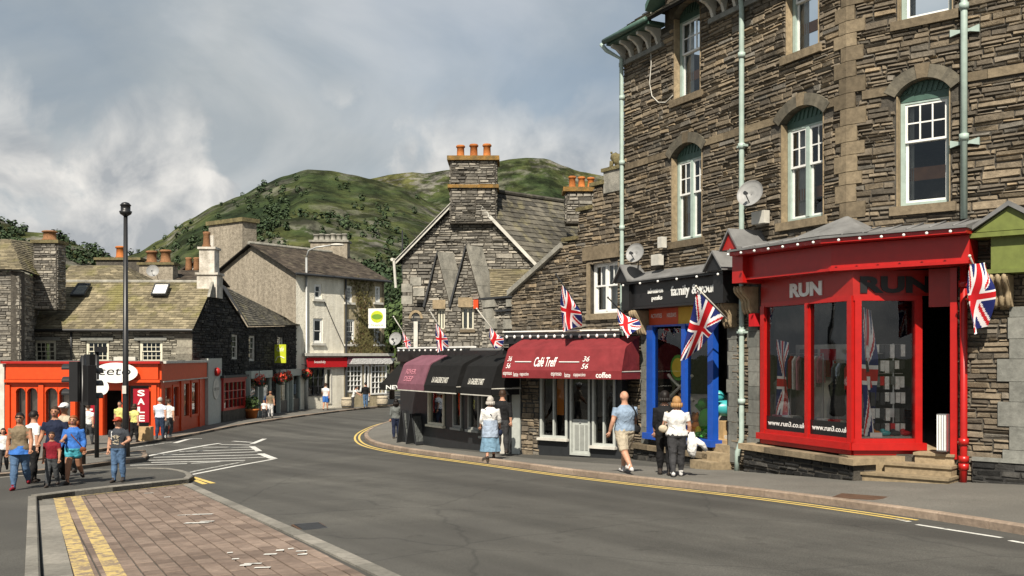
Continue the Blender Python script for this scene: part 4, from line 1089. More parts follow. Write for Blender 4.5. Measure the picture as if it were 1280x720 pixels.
bx('sign_board', 'dark_red_paint', RS_, B2, 0.0, B2.L + 0.75, ZH + 0.10, 3.74, -0.1, -0.001)
for B in (B1, B2):
    bx('shop_sill', 'red_paint', RS_, B, -0.06, B.L + 0.06, 0.20, ZS - 0.08, -0.14, 0.13)
    bx('stall_riser', 'red_paint', RS_, B, 0, B.L, 0.10, 0.20, -0.14, 0.05)
def pane(parent, F, s0, s1, z0, z1, o, mat='shop_glass'):
    m = MB(); m.quad(F.P(s0, z0, o), F.P(s1, z0, o), F.P(s1, z1, o), F.P(s0, z1, o)); return m.build('pane', mat, parent, fix=False)
pane(RS_, B1, p1[0], p1[1], ZS, ZH, -0.03); pane(RS_, B1, p1[1], p1[2], ZS, ZH, -0.035); pane(RS_, B2, 0.1, B2.L - 0.1, ZS, ZH, -0.03)
for a_, b_ in ((p1[0] + 0.07, p1[1] - 0.05), (p1[1] + 0.05, p1[2] - 0.065)):
    bx('web_strip', 'black_gloss', RS_, B1, a_, b_, ZS, ZS + 0.30, -0.028, -0.02)
    put_text('www.run3.co.uk', 'web_address', 'white_paint', RS_, B1, a_ + 0.06, b_ - 0.05, ZS + 0.10, ZS + 0.21, -0.019, 0.004, bold=0.012)
a_, z_ = B1.px(988, 372); b_, zt_ = B1.px(1028, 346)
put_text('RUN', 'sign_letters', 'white_paint', RS_, B1, a_, b_, 3.30, 3.60, 0.003, 0.02, bold=0.05)
a_ = B2.s(1073); b_ = B2.s(1150)
put_text('RUN', 'sign_letters', 'black_paint', RS_, B2, a_ + 0.03, b_ + 0.22, 3.29, 3.62, 0.003, 0.02, bold=0.05)
put_text('qohS sʿɘ', 'window_letters', 'white_paint', RS_, B1, B1.s(1032), B1.s(1060), 1.55, 1.70, -0.05, 0.003) if False else None
# doorway: jambs, lobby, steps
bx('door_post', 'red_paint', RS_, F1, SR1 - 0.10, SR1 + 0.02, 0.1, 3.72, -0.05, 0.07)
bx('door_head', 'dark_red_paint', RS_, F1, F1.s(1157), SR1 - 0.1, 3.0, 3.74, -0.25, -0.18)
m = MB(); m.box(F1, SR1 - 0.02, SR1 + 0.0, 0.15, 3.7, -2.2, -0.05); m.build('lobby_wall', 'interior', RS_)
dF = Fac((Rr.x, Rr.y), (Rr.x + 0.35, Rr.y + 1.1)); m = MB(); members(m, dF, 0.0, dF.L, 0.2, 3.0, 0.09, -0.06, 0); dr = m.build('door', 'dark_red_paint', RS_); pane(dr, dF, 0.08, dF.L - 0.08, 0.3, 2.9, -0.03)
slab('threshold', [Rr.to_3d(), F1.P(SR1, 0, 0.0), F1.P(SR1, 0, -2.0), Vector((Rr.x + 0.3, Rr.y + 1.6, 0))], 0.1, 0.2, 'sandstone', RS_)
sA, sB = F1.s(1090, 0.3), SR1 + 0.05
for i, (o, zt, sa) in enumerate(((0.72, -0.20, sA - 0.05), (0.42, -0.01, sA + 0.28), (0.12, 0.19, sA + 0.75))):
    bx('step', 'sandstone', SB, F1, sa, sB - i * 0.04, -0.9 if i == 0 else (-0.2, -0.01)[i - 1] - 0.0, zt - 0.05, -0.3, o - 0.04); bx('step_tread', 'sandstone', SB, F1, sa - 0.02, sB - i * 0.04 + 0.02, zt - 0.05, zt, -0.3, o)
# stone plinth with a worn ledge under the bay
P1 = Fac(Ll - B1.u * 0.35 - B1.n * 0.0, Bc + B1.u * 0.3)
bx('plinth', 'mortar', SB, P1, 0, P1.L, -1.4, -0.05, -0.3, 0.24)
stp = rubble(P1, 0, P1.L, -0.95, -0.07, w=(0.2, 0.6), h=(0.07, 0.17), dep=(0.25, 0.29)); lay(SB, P1, stp, 'black_slate_stone', 0)
s = -0.1
while s < P1.L:
    e = min(P1.L + 0.1, s + R.uniform(0.7, 1.1)); bx('ledge_stone', 'sandstone' if R.random() < .3 else 'quoin_stone', SB, P1, s, e - 0.01, -0.06, 0.06 + R.uniform(-.015, .01), -0.25, 0.36 + R.uniform(-.03, .02)); s = e
bx('ledge_stone', 'sandstone', SB, B2, -0.15, B2.L - 0.1, -0.3, 0.09, -0.4, 0.16)
# dressed jambs beside the shopfronts and their stone corbels
def blocks(F, s0, s1, z0, z1, mat, parent, o=0.05, h=(0.26, 0.36), jit=0.1):
    z = z0; k = 0
    while z < z1 - 0.05:
        hh = min(R.uniform(*h), z1 - z); e = R.uniform(0, jit) * (1 if k % 2 else 0)
        bx('jamb_stone', mat, parent, F, s0 - e, s1, z + 0.004, z + hh - 0.004, -0.05, o + R.uniform(0, 0.01)); z += hh; k += 1
blocks(F2, SR2 - 0.34, SR2 - 0.02, -0.35, 3.1, 'grey_quoin', SB)
blocks(F2, SBl0 - 0.36, SBl0 - 0.02, -0.45, 2.75, 'grey_quoin', SB)
blocks(F2, SBl1 + 0.0, SBl1 + 0.3, -0.45, 2.75, 'grey_quoin', SB)
def corbel(F, s0, s1, z0, z1, o, parent, mat='sandstone'):
    m = MB(); n = 12; h = z1 - z0; prof = [(0.02, z0)] + [(o * (0.35 + 0.65 * smooth(i / n) + 0.10 * math.sin(i / n * 9.0)), z0 + h * i / n) for i in range(n + 1)] + [(0.02, z1)]
    m.prism([F.P(s0, z, oo) for oo, z in prof], [F.P(s1, z, oo) for oo, z in prof]); c = m.build('corbel', mat, parent)
    for k in range(3):
        s = s0 + (s1 - s0) * (k + 0.5) / 3; m = MB(); m.tube([F.P(s, z, oo + 0.012) for oo, z in prof[1:-1]], (s1 - s0) * 0.13, 6); m.build('corbel_reed', mat, c, sm=True)
corbel(F2, SR2 - 0.36, SR2 - 0.03, 3.02, 3.62, 0.42, SB)
corbel(F2, SBl1 - 0.02, SBl1 + 0.28, 2.72, 3.30, 0.40, SB)
corbel(F2, SBl0 - 0.34, SBl0 - 0.03, 2.62, 3.26, 0.42, SB)
# goods inside the red shop
fl = 0.45
m = MB(); m.box(B1, 0, B1.L, 0.12, fl, -1.0, -0.13); m.build('display_floor', 'interior_pale', RS_)
m = MB(); m.box(B2, 0, B2.L, 0.12, fl, -1.0, -0.13); m.build('display_floor', 'interior_pale', RS_)
bx('display_back', 'interior_pale', RS_, B1, 0.15, B1.L - 0.4, fl, 2.3, -0.86, -0.80)  # pale board set close behind the goods to bounce light onto the display
for a_, b_, z0_, z1_, mt_ in ((0.3, 0.9, 1.5, 2.2, 'c_tweed'), (1.0, 1.5, 1.6, 2.2, 'cloth_red'), (1.8, 2.3, 1.2, 2.1, 'c_bluegrey')): bx('poster', mt_, RS_, B1, a_, b_, z0_, z1_, -0.80, -0.79)
# ---------------------------------------------------------------- shop goods in the corner shop (each can be lifted away)
def rail_of_clothes(F, s0, s1, z, o, label, cols):
    root = empty('clothes_rail', F.P((s0 + s1) / 2, fl, o), label, 'clothes rail')
    m = MB(); m.tube([F.P(s0, fl, o), F.P(s0, z, o), F.P(s1, z, o), F.P(s1, fl, o)], 0.016, 8); m.build('rail', 'steel', root)
    n = int((s1 - s0) / 0.13)
    for i in range(n):
        s = s0 + (i + 0.5) * (s1 - s0) / n; w = 0.2; L = R.uniform(0.55, 0.8); m = MB()
        pts = [(-w, z - 0.16), (-0.06, z - 0.05), (0.06, z - 0.05), (w, z - 0.16), (w * 0.95, z - L), (-w * 0.95, z - L)]
        m.prism([F.P(s - 0.025 + a * 0.35, zz, o + a * 0.8) for a, zz in pts], [F.P(s + 0.025 + a * 0.35, zz, o + a * 0.8) for a, zz in pts]); m.build('garment', cols[i % len(cols)], root)
    return root
rail_of_clothes(B1, 0.35, 1.45, 2.1, -0.50, 'rail of red and dark running tops inside the corner shop window', ['cloth_red', 'c_white', 'c_pink', 'c_darkgrey', 'c_tweed'])
rail_of_clothes(B1, 1.75, 2.7, 1.95, -0.52, 'rail of grey and black tops beside the corner post of the red shop', ['c_tweed', 'c_bluegrey', 'c_blackw', 'cloth_red', 'c_white'])
def torso_form(F, s, o, z, label, mat):
    root = empty('mannequin', F.P(s, z, o), label, 'mannequin')
    m = MB(); prof = [(0.10, 0.0), (0.15, 0.05), (0.145, 0.2), (0.125, 0.35), (0.16, 0.55), (0.17, 0.64), (0.10, 0.72), (0.05, 0.75), (0.045, 0.83)]
    m.lathe(F.P(s, z + 0.35, o), prof, 14, 1.15, 0.75); m.build('torso', mat, root, sm=True)
    m = MB(); m.tube([F.P(s, z, o), F.P(s, z + 0.36, o)], 0.02, 8); m.lathe(F.P(s, z, o), [(0.14, 0), (0.14, 0.02)], 14); m.build('stand', 'steel', root)
torso_form(B1, B1.s(975, -0.4), -0.45, fl, 'pale display torso low behind the left pane of the corner shop', 'c_tweed')
torso_form(B1, B1.s(1047, -0.4), -0.4, fl, 'dark display torso near the corner post of the red shop', 'c_blackw')
root = empty('display_rack', B2.P(0.75, fl, -0.5), 'chrome rack hung with black and white packs behind the right pane', 'display rack')
m = MB(); m.tube([B2.P(0.95, fl, -0.4), B2.P(0.95, 2.3, -0.4)], 0.02, 8); m.tube([B2.P(0.45, fl, -0.55), B2.P(0.45, 2.3, -0.55)], 0.02, 8)
for z in (0.9, 1.3, 1.7, 2.1, 2.28): m.tube([B2.P(0.40, z, -0.5), B2.P(1.15, z, -0.42)], 0.01, 6)
m.build('frame', 'steel', root)
for z in (2.3, 1.98, 1.66, 1.34, 1.02, 0.72):
    for i in range(8):
        s = 0.36 + i * 0.10; hh = R.uniform(0.18, 0.3); bx('pack', R.choice(['c_white', 'black_paint', 'c_white', 'black_paint', 'cloth_red', 'steel', 'c_tweed']), root, B2, s, s + 0.085, z - hh, z - 0.02, -0.44, -0.34 + R.uniform(0, .06))
for i, (cm, cn) in enumerate((('c_white', 'white'), ('toy_orange', 'orange'), ('teal_plastic', 'turquoise'), ('c_darkgrey', 'dark grey'), ('cloth_red', 'red'))):
    s = 0.35 + i * 0.2; m = MB(); m.ball(B2.P(s, fl + 0.055, -0.30), 0.12, 0.06, 0.055, 10, 6); m.ball(B2.P(s - .05, fl + 0.1, -0.30), 0.06, 0.05, 0.05, 8, 6); o = m.build('running_shoe', cm, sm=True); tag(o, cn + ' running shoe on the sill of the corner shop window', 'shoe', 'shoes on the shop window sill')
bx('price_card', 'white_paint', RS_, B2, 0.38, 0.62, ZS + 0.01, ZS + 0.11, -0.12, -0.11)
for i in range(7):
    s = 0.25 + i * 0.38; cm = ['c_pink', 'c_white', 'c_tweed', 'c_bluegrey', 'c_white', 'cloth_red', 'c_beige'][i]; cn = ['pink', 'white', 'speckled grey', 'blue grey', 'bright white', 'red', 'beige'][i]
    root = empty('folded_clothes', B1.P(s, fl, -0.3), 'stack of ' + cn + ' folded tops low in the left corner shop window', 'clothes', 'folded clothes in the corner shop window')
    for k in range(3): bx('folded_top', cm, root, B1, s - 0.15 + R.uniform(-.02, .02), s + 0.14, fl + 0.30 * (k / 3), fl + 0.30 * (k + 1) / 3 - 0.008, -0.42 + R.uniform(-.02, .02), -0.18)
# bin by the door
c = F1.P(SR1 - 0.22, 0.0, 0.12); root = empty('wall_bin', F1.P(SR1 - 0.2, 0.2, 0.1), 'white fluted metal bin hung by the corner shop door', 'bin')
m = MB(); m.box(F1, SR1 - 0.30, SR1 - 0.12, 0.25, 0.95, 0.03, 0.22); m.build('body', 'steel', root)
for i in range(4): bx('flute', 'white_paint', root, F1, SR1 - 0.295 + i * 0.045, SR1 - 0.27 + i * 0.045, 0.27, 0.93, 0.215, 0.228)

# ---------------------------------------------------------------- lime green neighbour shop at the far right
sL = F1.s(1225, 0.4); LS = bx('shopfront', 'lime_paint', SB, F1, F1.s(1240, 0.35), 6.5, 3.62, 4.28, 0.0, 0.42)
LS['label'] = 'lime green fascia of the neighbouring shop'
sP = F1.s(1262, 0.5); zP = 4.30
m = MB(); m.fpoly(F1, [(sP - 0.62, zP), (sP + 0.62, zP), (sP, zP + 0.42)], 0.0, 0.52); m.build('pediment', 'lime_paint', LS)
m = MB()
for sg in (-1, 1): m.fpoly(F1, [(sP, zP + 0.52), (sP, zP + 0.43), (sP + sg * 0.72, zP - 0.03), (sP + sg * 0.72, zP + 0.04)], 0.0, 0.60)
m.build('pediment_capping', 'lead', LS)
bx('cornice', 'lime_paint', LS, F1, sP - 0.66, 6.5, 4.20, 4.285, 0.0, 0.56)
bx('cornice', 'lime_paint', LS, F1, sP - 0.45, 6.5, 3.54, 3.615, 0.0, 0.50)
corbel(F1, F1.s(1240, 0.2), F1.s(1264, 0.2), 2.95, 3.52, 0.42, SB)
bx('notice', 'teal_plastic', SB, F1, F1.s(1273), F1.s(1279), 2.55, 2.75, 0.05, 0.07)
blocks(F1, F1.s(1263), F1.s(1263) + 0.6, -0.4, 2.95, 'grey_quoin', SB, 0.07, (0.34, 0.5), 0.22)
bx('plinth_course', 'black_slate_stone', SB, F1, SR1 + 0.3, 8.8, -0.75, 0.10, -0.02, 0.10)
bx('plinth_cap', 'grey_quoin', SB, F1, SR1 + 0.3, 8.8, 0.10, 0.17, -0.02, 0.13)
stp = rubble(F1, SR1 + 0.3, 8.8, -0.75, 0.09, w=(0.2, 0.5), h=(0.08, 0.16), dep=(0.11, 0.13)); lay(SB, F1, stp, 'black_slate_stone', 0)

# ---------------------------------------------------------------- black and blue family shop
SBm = SBl0 + 0.02
BS = bx('shopfront', 'black_paint', SB, F2, SBl0 - 0.45, SBl1 + 0.36, 3.36, 3.95, 0.02, 0.42)
bx('cornice', 'black_paint', BS, F2, SBl0 - 0.6, SBl1 + 0.42, 3.955, 4.03, 0.0, 0.56)
m = MB(); m.add([F2.P(SBl0 - 0.65, 4.04, 0.6), F2.P(SBl1 + 0.45, 4.04, 0.6), F2.P(SBl1 + 0.45, 4.32, 0.0), F2.P(SBl0 - 0.65, 4.32, 0.0), F2.P(SBl0 - 0.65, 4.01, 0.6), F2.P(SBl1 + 0.45, 4.01, 0.6)], [(0, 1, 2, 3), (4, 5, 1, 0)]); m.build('canopy_roof', 'lead', BS)
bx('lower_cornice', 'black_paint', BS, F2, SBl0 - 0.5, SBl1 + 0.4, 3.29, 3.352, 0.02, 0.46)
for c in (SBl0 - 0.42, SBl1 + 0.2):
    m = MB(); m.fpoly(F2, [(c - 0.3, 4.035), (c + 0.3, 4.035), (c, 4.42)], 0.0, 0.64); m.build('pediment', 'black_paint', BS)
    m = MB()
    for sg in (-1, 1): m.fpoly(F2, [(c, 4.50), (c, 4.44), (c + sg * 0.36, 4.02), (c + sg * 0.36, 4.07)], 0.0, 0.70)
    m.build('pediment_capping', 'lead', BS)
    bx('pediment_block', 'black_paint', BS, F2, c - 0.18, c + 0.18, 3.28, 3.97, 0.0, 0.52)
for i in range(6):
    s = SBl0 - 0.4 + i * (SBl1 - SBl0 + 0.7) / 5; m = MB(); m.ball(F2.P(s, 3.94, 0.60), 0.032, n=8, k=5); m.build('bulb', 'white_paint', BS, sm=True)
o = 0.425
put_text('family & youth', 'sign_letters', 'white_paint', BS, F2, F2.s(839, o), F2.s(899, o), 3.48, 3.80, o, 0.015, bold=0.015)
put_text('adventure', 'sign_letters', 'white_paint', BS, F2, F2.s(810, o), F2.s(829, o), 3.665, 3.80, o, 0.015, bold=0.02)
put_text('peaks', 'sign_letters', 'white_paint', BS, F2, F2.s(815, o), F2.s(828, o), 3.45, 3.60, o, 0.015, bold=0.02)
bx('print_panel', 'orange_print', BS, F2, SBl0 + 0.02, F2.s(850, 0.0), 2.86, 3.285, -0.05, 0.06)
bx('print_panel', 'yellow_print', BS, F2, F2.s(850, 0.0) + 0.01, F2.s(880, 0.0), 2.86, 3.285, -0.05, 0.058)
put_text('ACTIVITIES', 'print_letters', 'white_paint', BS, F2, SBl0 + 0.12, SBl0 + 0.62, 3.05, 3.16, 0.062, 0.003)
put_text('HOLIDAYS', 'print_letters', 'white_paint', BS, F2, SBl0 + 0.85, SBl0 + 1.25, 3.05, 3.16, 0.062, 0.003)
bz0, bz1 = 0.02, 2.86
for a_, b_ in ((SBl0 + 0.02, SBl0 + 0.30), (F2.s(853, .1), F2.s(858, .1)), (F2.s(886, .1), F2.s(893, .1))):
    bx('post', 'blue_paint', BS, F2, a_, b_, bz0, bz1, -0.02, 0.14)
bx('transom', 'blue_paint', BS, F2, SBl0 + 0.3, F2.s(886, .1), bz1 - 0.05, bz1, -0.02, 0.12)
bx('shop_sill', 'blue_paint', BS, F2, SBl0 - 0.04, F2.s(893, .1) + 0.04, bz0 - 0.16, bz0, -0.1, 0.24)
pane(BS, F2, SBl0 + 0.3, F2.s(853, .1), bz0, bz1 - 0.1, 0.05); pane(BS, F2, F2.s(858, .1), F2.s(886, .1), bz0, bz1 - 0.1, 0.05)
pane(BS, F2, F2.s(893, .1), SBl1 - 0.02, bz0, bz1, -0.35)
bx('door_side', 'shop_dark', BS, F2, SBl1 - 0.06, SBl1, -0.1, 3.3, -0.4, 0.04)
bx('display_floor', 'pale_wood', BS, F2, SBl0 + 0.1, SBl1 - 0.1, -0.1, 0.02, -1.3, -0.1)
bx('display_back', 'interior_pale', BS, F2, SBl0, SBl1 - 0.6, 0.0, 1.05, -0.95, -0.9)
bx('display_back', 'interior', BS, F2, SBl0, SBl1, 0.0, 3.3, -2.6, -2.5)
s_ = F2.s(800)
for i in range(4): bx('plinth_stone', 'quoin_stone', SB, F2, SBl0 - 0.5 + i * 0.85, SBl0 + 0.33 + i * 0.85, -0.42, -0.30 + R.uniform(-.01, .02), -0.05, 0.34)
bx('plinth', 'mortar', SB, F2, SBl0 - 0.45, SBl0 + 2.8, -1.4, -0.42, -0.02, 0.24)
stp = rubble(F2, SBl0 - 0.45, SBl0 + 2.8, -1.2, -0.43, w=(0.2, 0.5), h=(0.1, 0.2), dep=(0.25, 0.29)); lay(SB, F2, stp, 'black_slate_stone', 0)
sa, sb = F2.s(876, .3), SBl1 + 0.05
for i, (o_, zt) in enumerate(((0.62, -0.44), (0.34, -0.24), (0.1, -0.06))):
    bx('step', 'sandstone', SB, F2, sa + 0.1 * i, sb, -1.2 if i == 0 else (-0.44, -0.24)[i - 1], zt, -0.3, o_)
# toys in the window
def toy(name, label, cat, s, z, o, parts):
    root = empty(name, F2.P(s, z, o), label, cat)
    for nm, mat, c, r in parts:
        m = MB(); p = F2.P(s + c[0], z + c[1], o + c[2])
        if len(r) == 3: m.ball(p, r[0], r[1], r[2], 10, 7)
        else: m.tube([p, F2.P(s + r[0], z + r[1], o + r[2])], r[3], 7)
        m.build(nm, mat, root, sm=True)
toy('plush_dragon', 'bright green plush toy in the blue shop window', 'toy', F2.s(880, -.15), 0.02, -0.22, [('body', 'toy_green', (0, .45, 0), (.2, .2, .3)), ('head', 'toy_green', (-.05, .85, .05), (.15, .15, .14)), ('arm', 'toy_green', (.1, .6, 0), (.35, .85, .05, .05)), ('arm', 'toy_green', (-.1, .6, 0), (-.35, .8, .05, .05)), ('leg', 'toy_green', (0.1, .2, .05), (.15, .02, .25, .07)), ('leg', 'toy_green', (-.1, .2, .05), (-.12, .02, .25, .07))])
toy('plush_bear', 'orange and yellow plush toys heaped in the blue shop window', 'toy', F2.s(868, -.15), 0.02, -0.2, [('body', 'toy_orange', (0, .2, 0), (.16, .16, .2)), ('head', 'toy_orange', (0, .48, .02), (.12, .12, .12)), ('ear', 'toy_orange', (.08, .58, .02), (.04, .04, .04)), ('ear', 'toy_orange', (-.08, .58, .02), (.04, .04, .04)), ('chick', 'toy_yellow', (.25, .15, .1), (.1, .1, .14))])
toy('duck_toy', 'turquoise inflatable toy right of the blue post', 'toy', F2.s(903, -.6), 0.5, -0.7, [('body', 'teal_plastic', (0, .25, 0), (.42, .2, .2)), ('head', 'teal_plastic', (-.25, .55, 0), (.15, .13, .14)), ('beak', 'toy_yellow', (-.35, .53, .1), (.08, .08, .03))])
bx('toy_box', 'pale_wood', None, F2, F2.s(896, -.5), F2.s(908, -.5), -0.06, 0.44, -0.95, -0.4) ; tag(bpy.context.scene.objects['toy_box'], 'brown cardboard box under the turquoise toy in the shop window', 'box')
root = empty('skis', F2.P(F2.s(845, -.3), 0.02, -0.3), 'crossed pale skis with a round yellow shield behind the blue posts', 'skis')
for sg in (-1, 1):
    m = MB(); a_ = F2.P(F2.s(850, -.3) - sg * 0.55, 0.9, -0.3 + sg * .02); b_ = F2.P(F2.s(850, -.3) + sg * 0.55, 1.55, -0.3 + sg * .02); m.tube([a_, b_], 0.045, 6); m.build('ski', 'old_white', root)
m = MB(); m.tube([F2.P(F2.s(850, -.3), 1.75, -0.28), F2.P(F2.s(850, -.3), 1.75, -0.24)], 0.34, 16); m.build('shield', 'toy_green', root)
m = MB(); m.tube([F2.P(F2.s(850, -.3), 1.75, -0.24), F2.P(F2.s(850, -.3), 1.75, -0.22)], 0.25, 16); m.build('shield_face', 'toy_yellow', root)

dish(939, 243, F2.d(F2.s(939, .6), 0.6), 17, 'grey satellite dish above the red shop canopy by the long drainpipe', F2.P(F2.s(932), 5.4, 0.05))
dish(795, 317, F2.d(F2.s(795, .55), 0.55), 12.5, 'grey satellite dish left of the black shop sign', F2.P(F2.s(800), 4.6, 0.05))
def flood(px, py, w, label):
    s, z = F2.px(px, py, 0.25); root = empty('floodlight', F2.P(s, z - 0.15, 0.2), label, 'floodlight')
    bx('housing', 'old_white', root, F2, s - w / 2, s + w / 2, z - 0.14, z + 0.14, 0.18, 0.34)
    m = MB(); m.tube([F2.P(s, z - 0.1, 0.2), F2.P(s, z - 0.1, 0.0)], 0.02, 6); m.build('bracket', 'charcoal', root)
flood(951, 272, 0.42, 'white floodlight box under the satellite dish by the red shop'); flood(822, 325, 0.34, 'white floodlight box above the black family shop sign'); flood(828, 303, 0.18, 'small white alarm box under the left window sill')
al = bx('alarm_box', 'cloth_red', None, F2, F2.s(936, .2), F2.s(943, .2), 2.72, 3.02, 0.05, 0.2); tag(al, 'red alarm box between the black shop and the red shop', 'alarm box')
# ================================================================ the cafe and the wall above it
def pxpoly(F, pts, o=0.0): return [F.px(x, y, o) for x, y in pts]
F3 = Fac((-0.30, 32.75), (3.08, 27.75))
CB = empty('cafe_building', (1.4, 28.6, -0.9), 'low stone cafe with a curved maroon awning and stepped rubble wall above', 'building')
wq = (F3.s(738), F3.s(772), F3.z(755, 392), F3.z(755, 327))
sl_, zl_ = F3.px(703, 312); zt_ = F3.z(755, 300); s640 = F3.s(640)
m = MB(); m.holes(F3, sl_, F3.L, -1.6, zt_, [wq], 0.4); cw = m.build('wall', 'mortar', CB)
up = [(sl_, zt_), (F3.L, zt_), (F3.L, F3.z(780, 212)), (F3.s(757), F3.z(757, 214)), (F3.s(757), F3.z(757, 228)), (F3.s(743), F3.z(743, 234)), (F3.s(740), F3.z(740, 258)), (F3.s(724), F3.z(724, 266)), (F3.s(722), F3.z(722, 296)), (sl_, max(zt_ + 0.02, zl_))]
m = MB(); m.fpoly(F3, up, -0.4, 0); m.build('upper_wall', 'mortar', CB)
lf = [(s640, -1.6), (sl_, -1.6), (sl_, zl_), (s640, F3.z(640, 366))]
m = MB(); m.fpoly(F3, lf, -0.4, 0); m.build('raked_wall', 'mortar', CB)
I1, I2 = inpoly(up), inpoly(lf)
ok3 = lambda s, z: (I1(s, z) or I2(s, z) or (s > sl_ and z < zt_ + 0.05))
lt = (F3.s(730), F3.s(775), F3.z(752, 324), F3.z(752, 307))
lay(cw, F3, rubble(F3, s640, F3.L, 2.6, 8.2, ok3, [(wq[0] - 0.05, wq[1] + 0.02, wq[2] - 0.14, wq[3]), lt], w=(0.14, 0.5), h=(0.05, 0.14)), 'slate_stone')
bx('lintel', 'quoin_stone', cw, F3, *lt, -0.2, 0.07); sill(CB, F3, wq[0], wq[1], wq[2], o=0.1)
bx('jamb', 'quoin_stone', cw, F3, wq[0] - 0.12, wq[0], wq[2], wq[3], -0.2, 0.06)
sash(CB, F3, wq[0] + 0.02, wq[1] - 0.02, wq[2] + 0.01, wq[3] - 0.01, 0.12, 'white_paint', 'white_paint', (2, 1), (1, 1), True, cur=((0.05, 0.95),), meet=0.55, ow=0.07)
m = MB(); m.fpoly(F3, [(s640 - 0.1, F3.z(640, 366) - 0.1), (sl_ + 0.06, zl_ + 0.04), (sl_ + 0.06, zl_ + 0.2), (s640 - 0.1, F3.z(640, 366) + 0.08)], -0.45, 0.14); m.build('raked_coping', 'weathered_slab', CB)
# capping stones along the stepped top, the pillar and its crouching stone lion
for (x0, x1, y) in ((741, 757, 231), (724, 741, 262), (706, 723, 300)):
    z = F3.z((x0 + x1) / 2, y); bx('capping_stone', 'mossy_stone', CB, F3, F3.s(x0) - 0.05, F3.s(x1) + 0.03, z - 0.02, z + 0.09, -0.44, 0.1)
zc = F3.z(768, 213); bx('pillar', 'weathered_slab', CB, F3, F3.s(757), F3.s(779), F3.z(768, 240), zc, -0.45, 0.08)
bx('pillar_cap', 'mossy_stone', CB, F3, F3.s(755), F3.s(780), zc, zc + 0.1, -0.5, 0.12)
Lz = zc + 0.1; Ls = F3.s(768); root = empty('lion_statue', F3.P(Ls, Lz, -0.18), 'crouching weathered stone beast on the pillar beside the tall building', 'statue')
m = MB()
P3 = lambda s, z, o=-0.18: F3.P(Ls + s, Lz + z, o)
m.ball(P3(0.02, 0.2), 0.20, 0.17, 0.19, 10, 7, 0.06); m.ball(P3(0.16, 0.17), 0.16, 0.16, 0.17, 10, 7, 0.06); m.ball(P3(-0.14, 0.27), 0.15, 0.15, 0.15, 10, 7, 0.08); m.ball(P3(-0.22, 0.34), 0.11, 0.10, 0.11, 10, 7, 0.05); m.ball(P3(-0.31, 0.31), 0.06, 0.07, 0.05, 8, 6)
for s, o in ((-0.2, -0.08), (-0.2, -0.28), (0.2, -0.05), (0.2, -0.3)): m.tube([P3(s, 0.2, o), P3(s - 0.05, 0.03, o), P3(s - 0.16, 0.02, o)], [0.07, 0.05, 0.045], 8)
m.tube([P3(0.28, 0.15), P3(0.36, 0.3), P3(0.28, 0.4)], [0.035, 0.03, 0.03], 6); m.ball(P3(-0.25, 0.45, -0.1), 0.035, n=6, k=5); m.ball(P3(-0.25, 0.45, -0.26), 0.035, n=6, k=5)
m.build('body', 'mossy_stone', root, sm=True)
# rear parts of the cafe building: side, back, roof, chimney
b0, b1 = F3.P(0, 0, -0.4), F3.P(F3.L, 0, -0.4); nb = Vector((F3.n.x, F3.n.y, 0)) * -5
vwall('rear_wall', b1 + nb, b0 + nb, -1.5, 4.6, 0.3, 'mortar', CB)
slates('r', CB, b0 + Vector((0, 0, 4.3)), b1 + Vector((0, 0, 4.3)), b1 + nb * 0.75 + Vector((0, 0, 6.0)), b0 + nb * 0.75 + Vector((0, 0, 6.0)), 'dark_roof_slate', 0.3, 0.35)
def chimney(parent, px0, px1, pyt, pyb, d, depth, mat, cap='mossy_stone', pots=3, potmat='terracotta', poth=0.55, stone=None, ledge=None, ang=0.0, potr=0.13, ext=0.5, single=True):
    a_, b_ = at(px0, pyb, d), at(px1, pyb, d); f = Fac((a_.x, a_.y), (b_.x, b_.y - math.tan(ang) * (b_.x - a_.x)))
    z0, z1 = zat(pyb, d) - ext, zat(pyt, d)
    m = MB(); m.box(f, 0, f.L, z0, z1 - 0.16, -depth, 0); ch = m.build('chimney', mat, parent)
    if stone:
        lay(ch, f, rubble(f, 0.02, f.L - 0.02, z0 + 0.05, z1 - 0.18, None, (), w=(0.15, 0.5), h=(0.06, 0.15), dep=(0.02, 0.05)), stone)
        fr_ = Fac(f.P(f.L, 0).xy, f.P(f.L, 0, -depth).xy); lay(ch, fr_, rubble(fr_, 0.02, depth - 0.02, z0 + 0.05, z1 - 0.18, None, (), w=(0.15, 0.5), h=(0.06, 0.15), dep=(0.02, 0.05)), stone)
        fl_ = Fac(f.P(0, 0, -depth).xy, f.P(0, 0).xy); lay(ch, fl_, rubble(fl_, 0.02, depth - 0.02, z0 + 0.05, z1 - 0.18, None, (), w=(0.15, 0.5), h=(0.06, 0.15), dep=(0.02, 0.05)), stone)
    bx('cap', cap, ch, f, -0.12, f.L + 0.12, z1 - 0.16, z1, -depth - 0.12, 0.12)
    if ledge: zl = zat(ledge, d); bx('ledge', cap, ch, f, -0.1, f.L + 0.1, zl - 0.06, zl + 0.06, -depth - 0.1, 0.1)
    for i in range(pots):
        c = f.P(f.L * (i + 0.7) / (pots + 0.4), z1, -depth / 2); hh = poth * R.uniform(0.9, 1.08); r = potr
        m = MB(); m.lathe(c, [(r * 1.2, 0), (r * 1.15, 0.08), (r * 0.95, 0.12), (r * 0.88, hh * 0.8), (r * 1.12, hh * 0.84), (r * 1.15, hh * 0.93), (r * 0.95, hh), (r * 0.7, hh)], 14); m.build('chimney_pot', potmat, ch, sm=True)
    return ch
chimney(CB, 708, 748, 234, 262, 36.5, 0.9, 'mortar', 'orange_lichen', 3, stone='grey_slate_stone', poth=0.46)
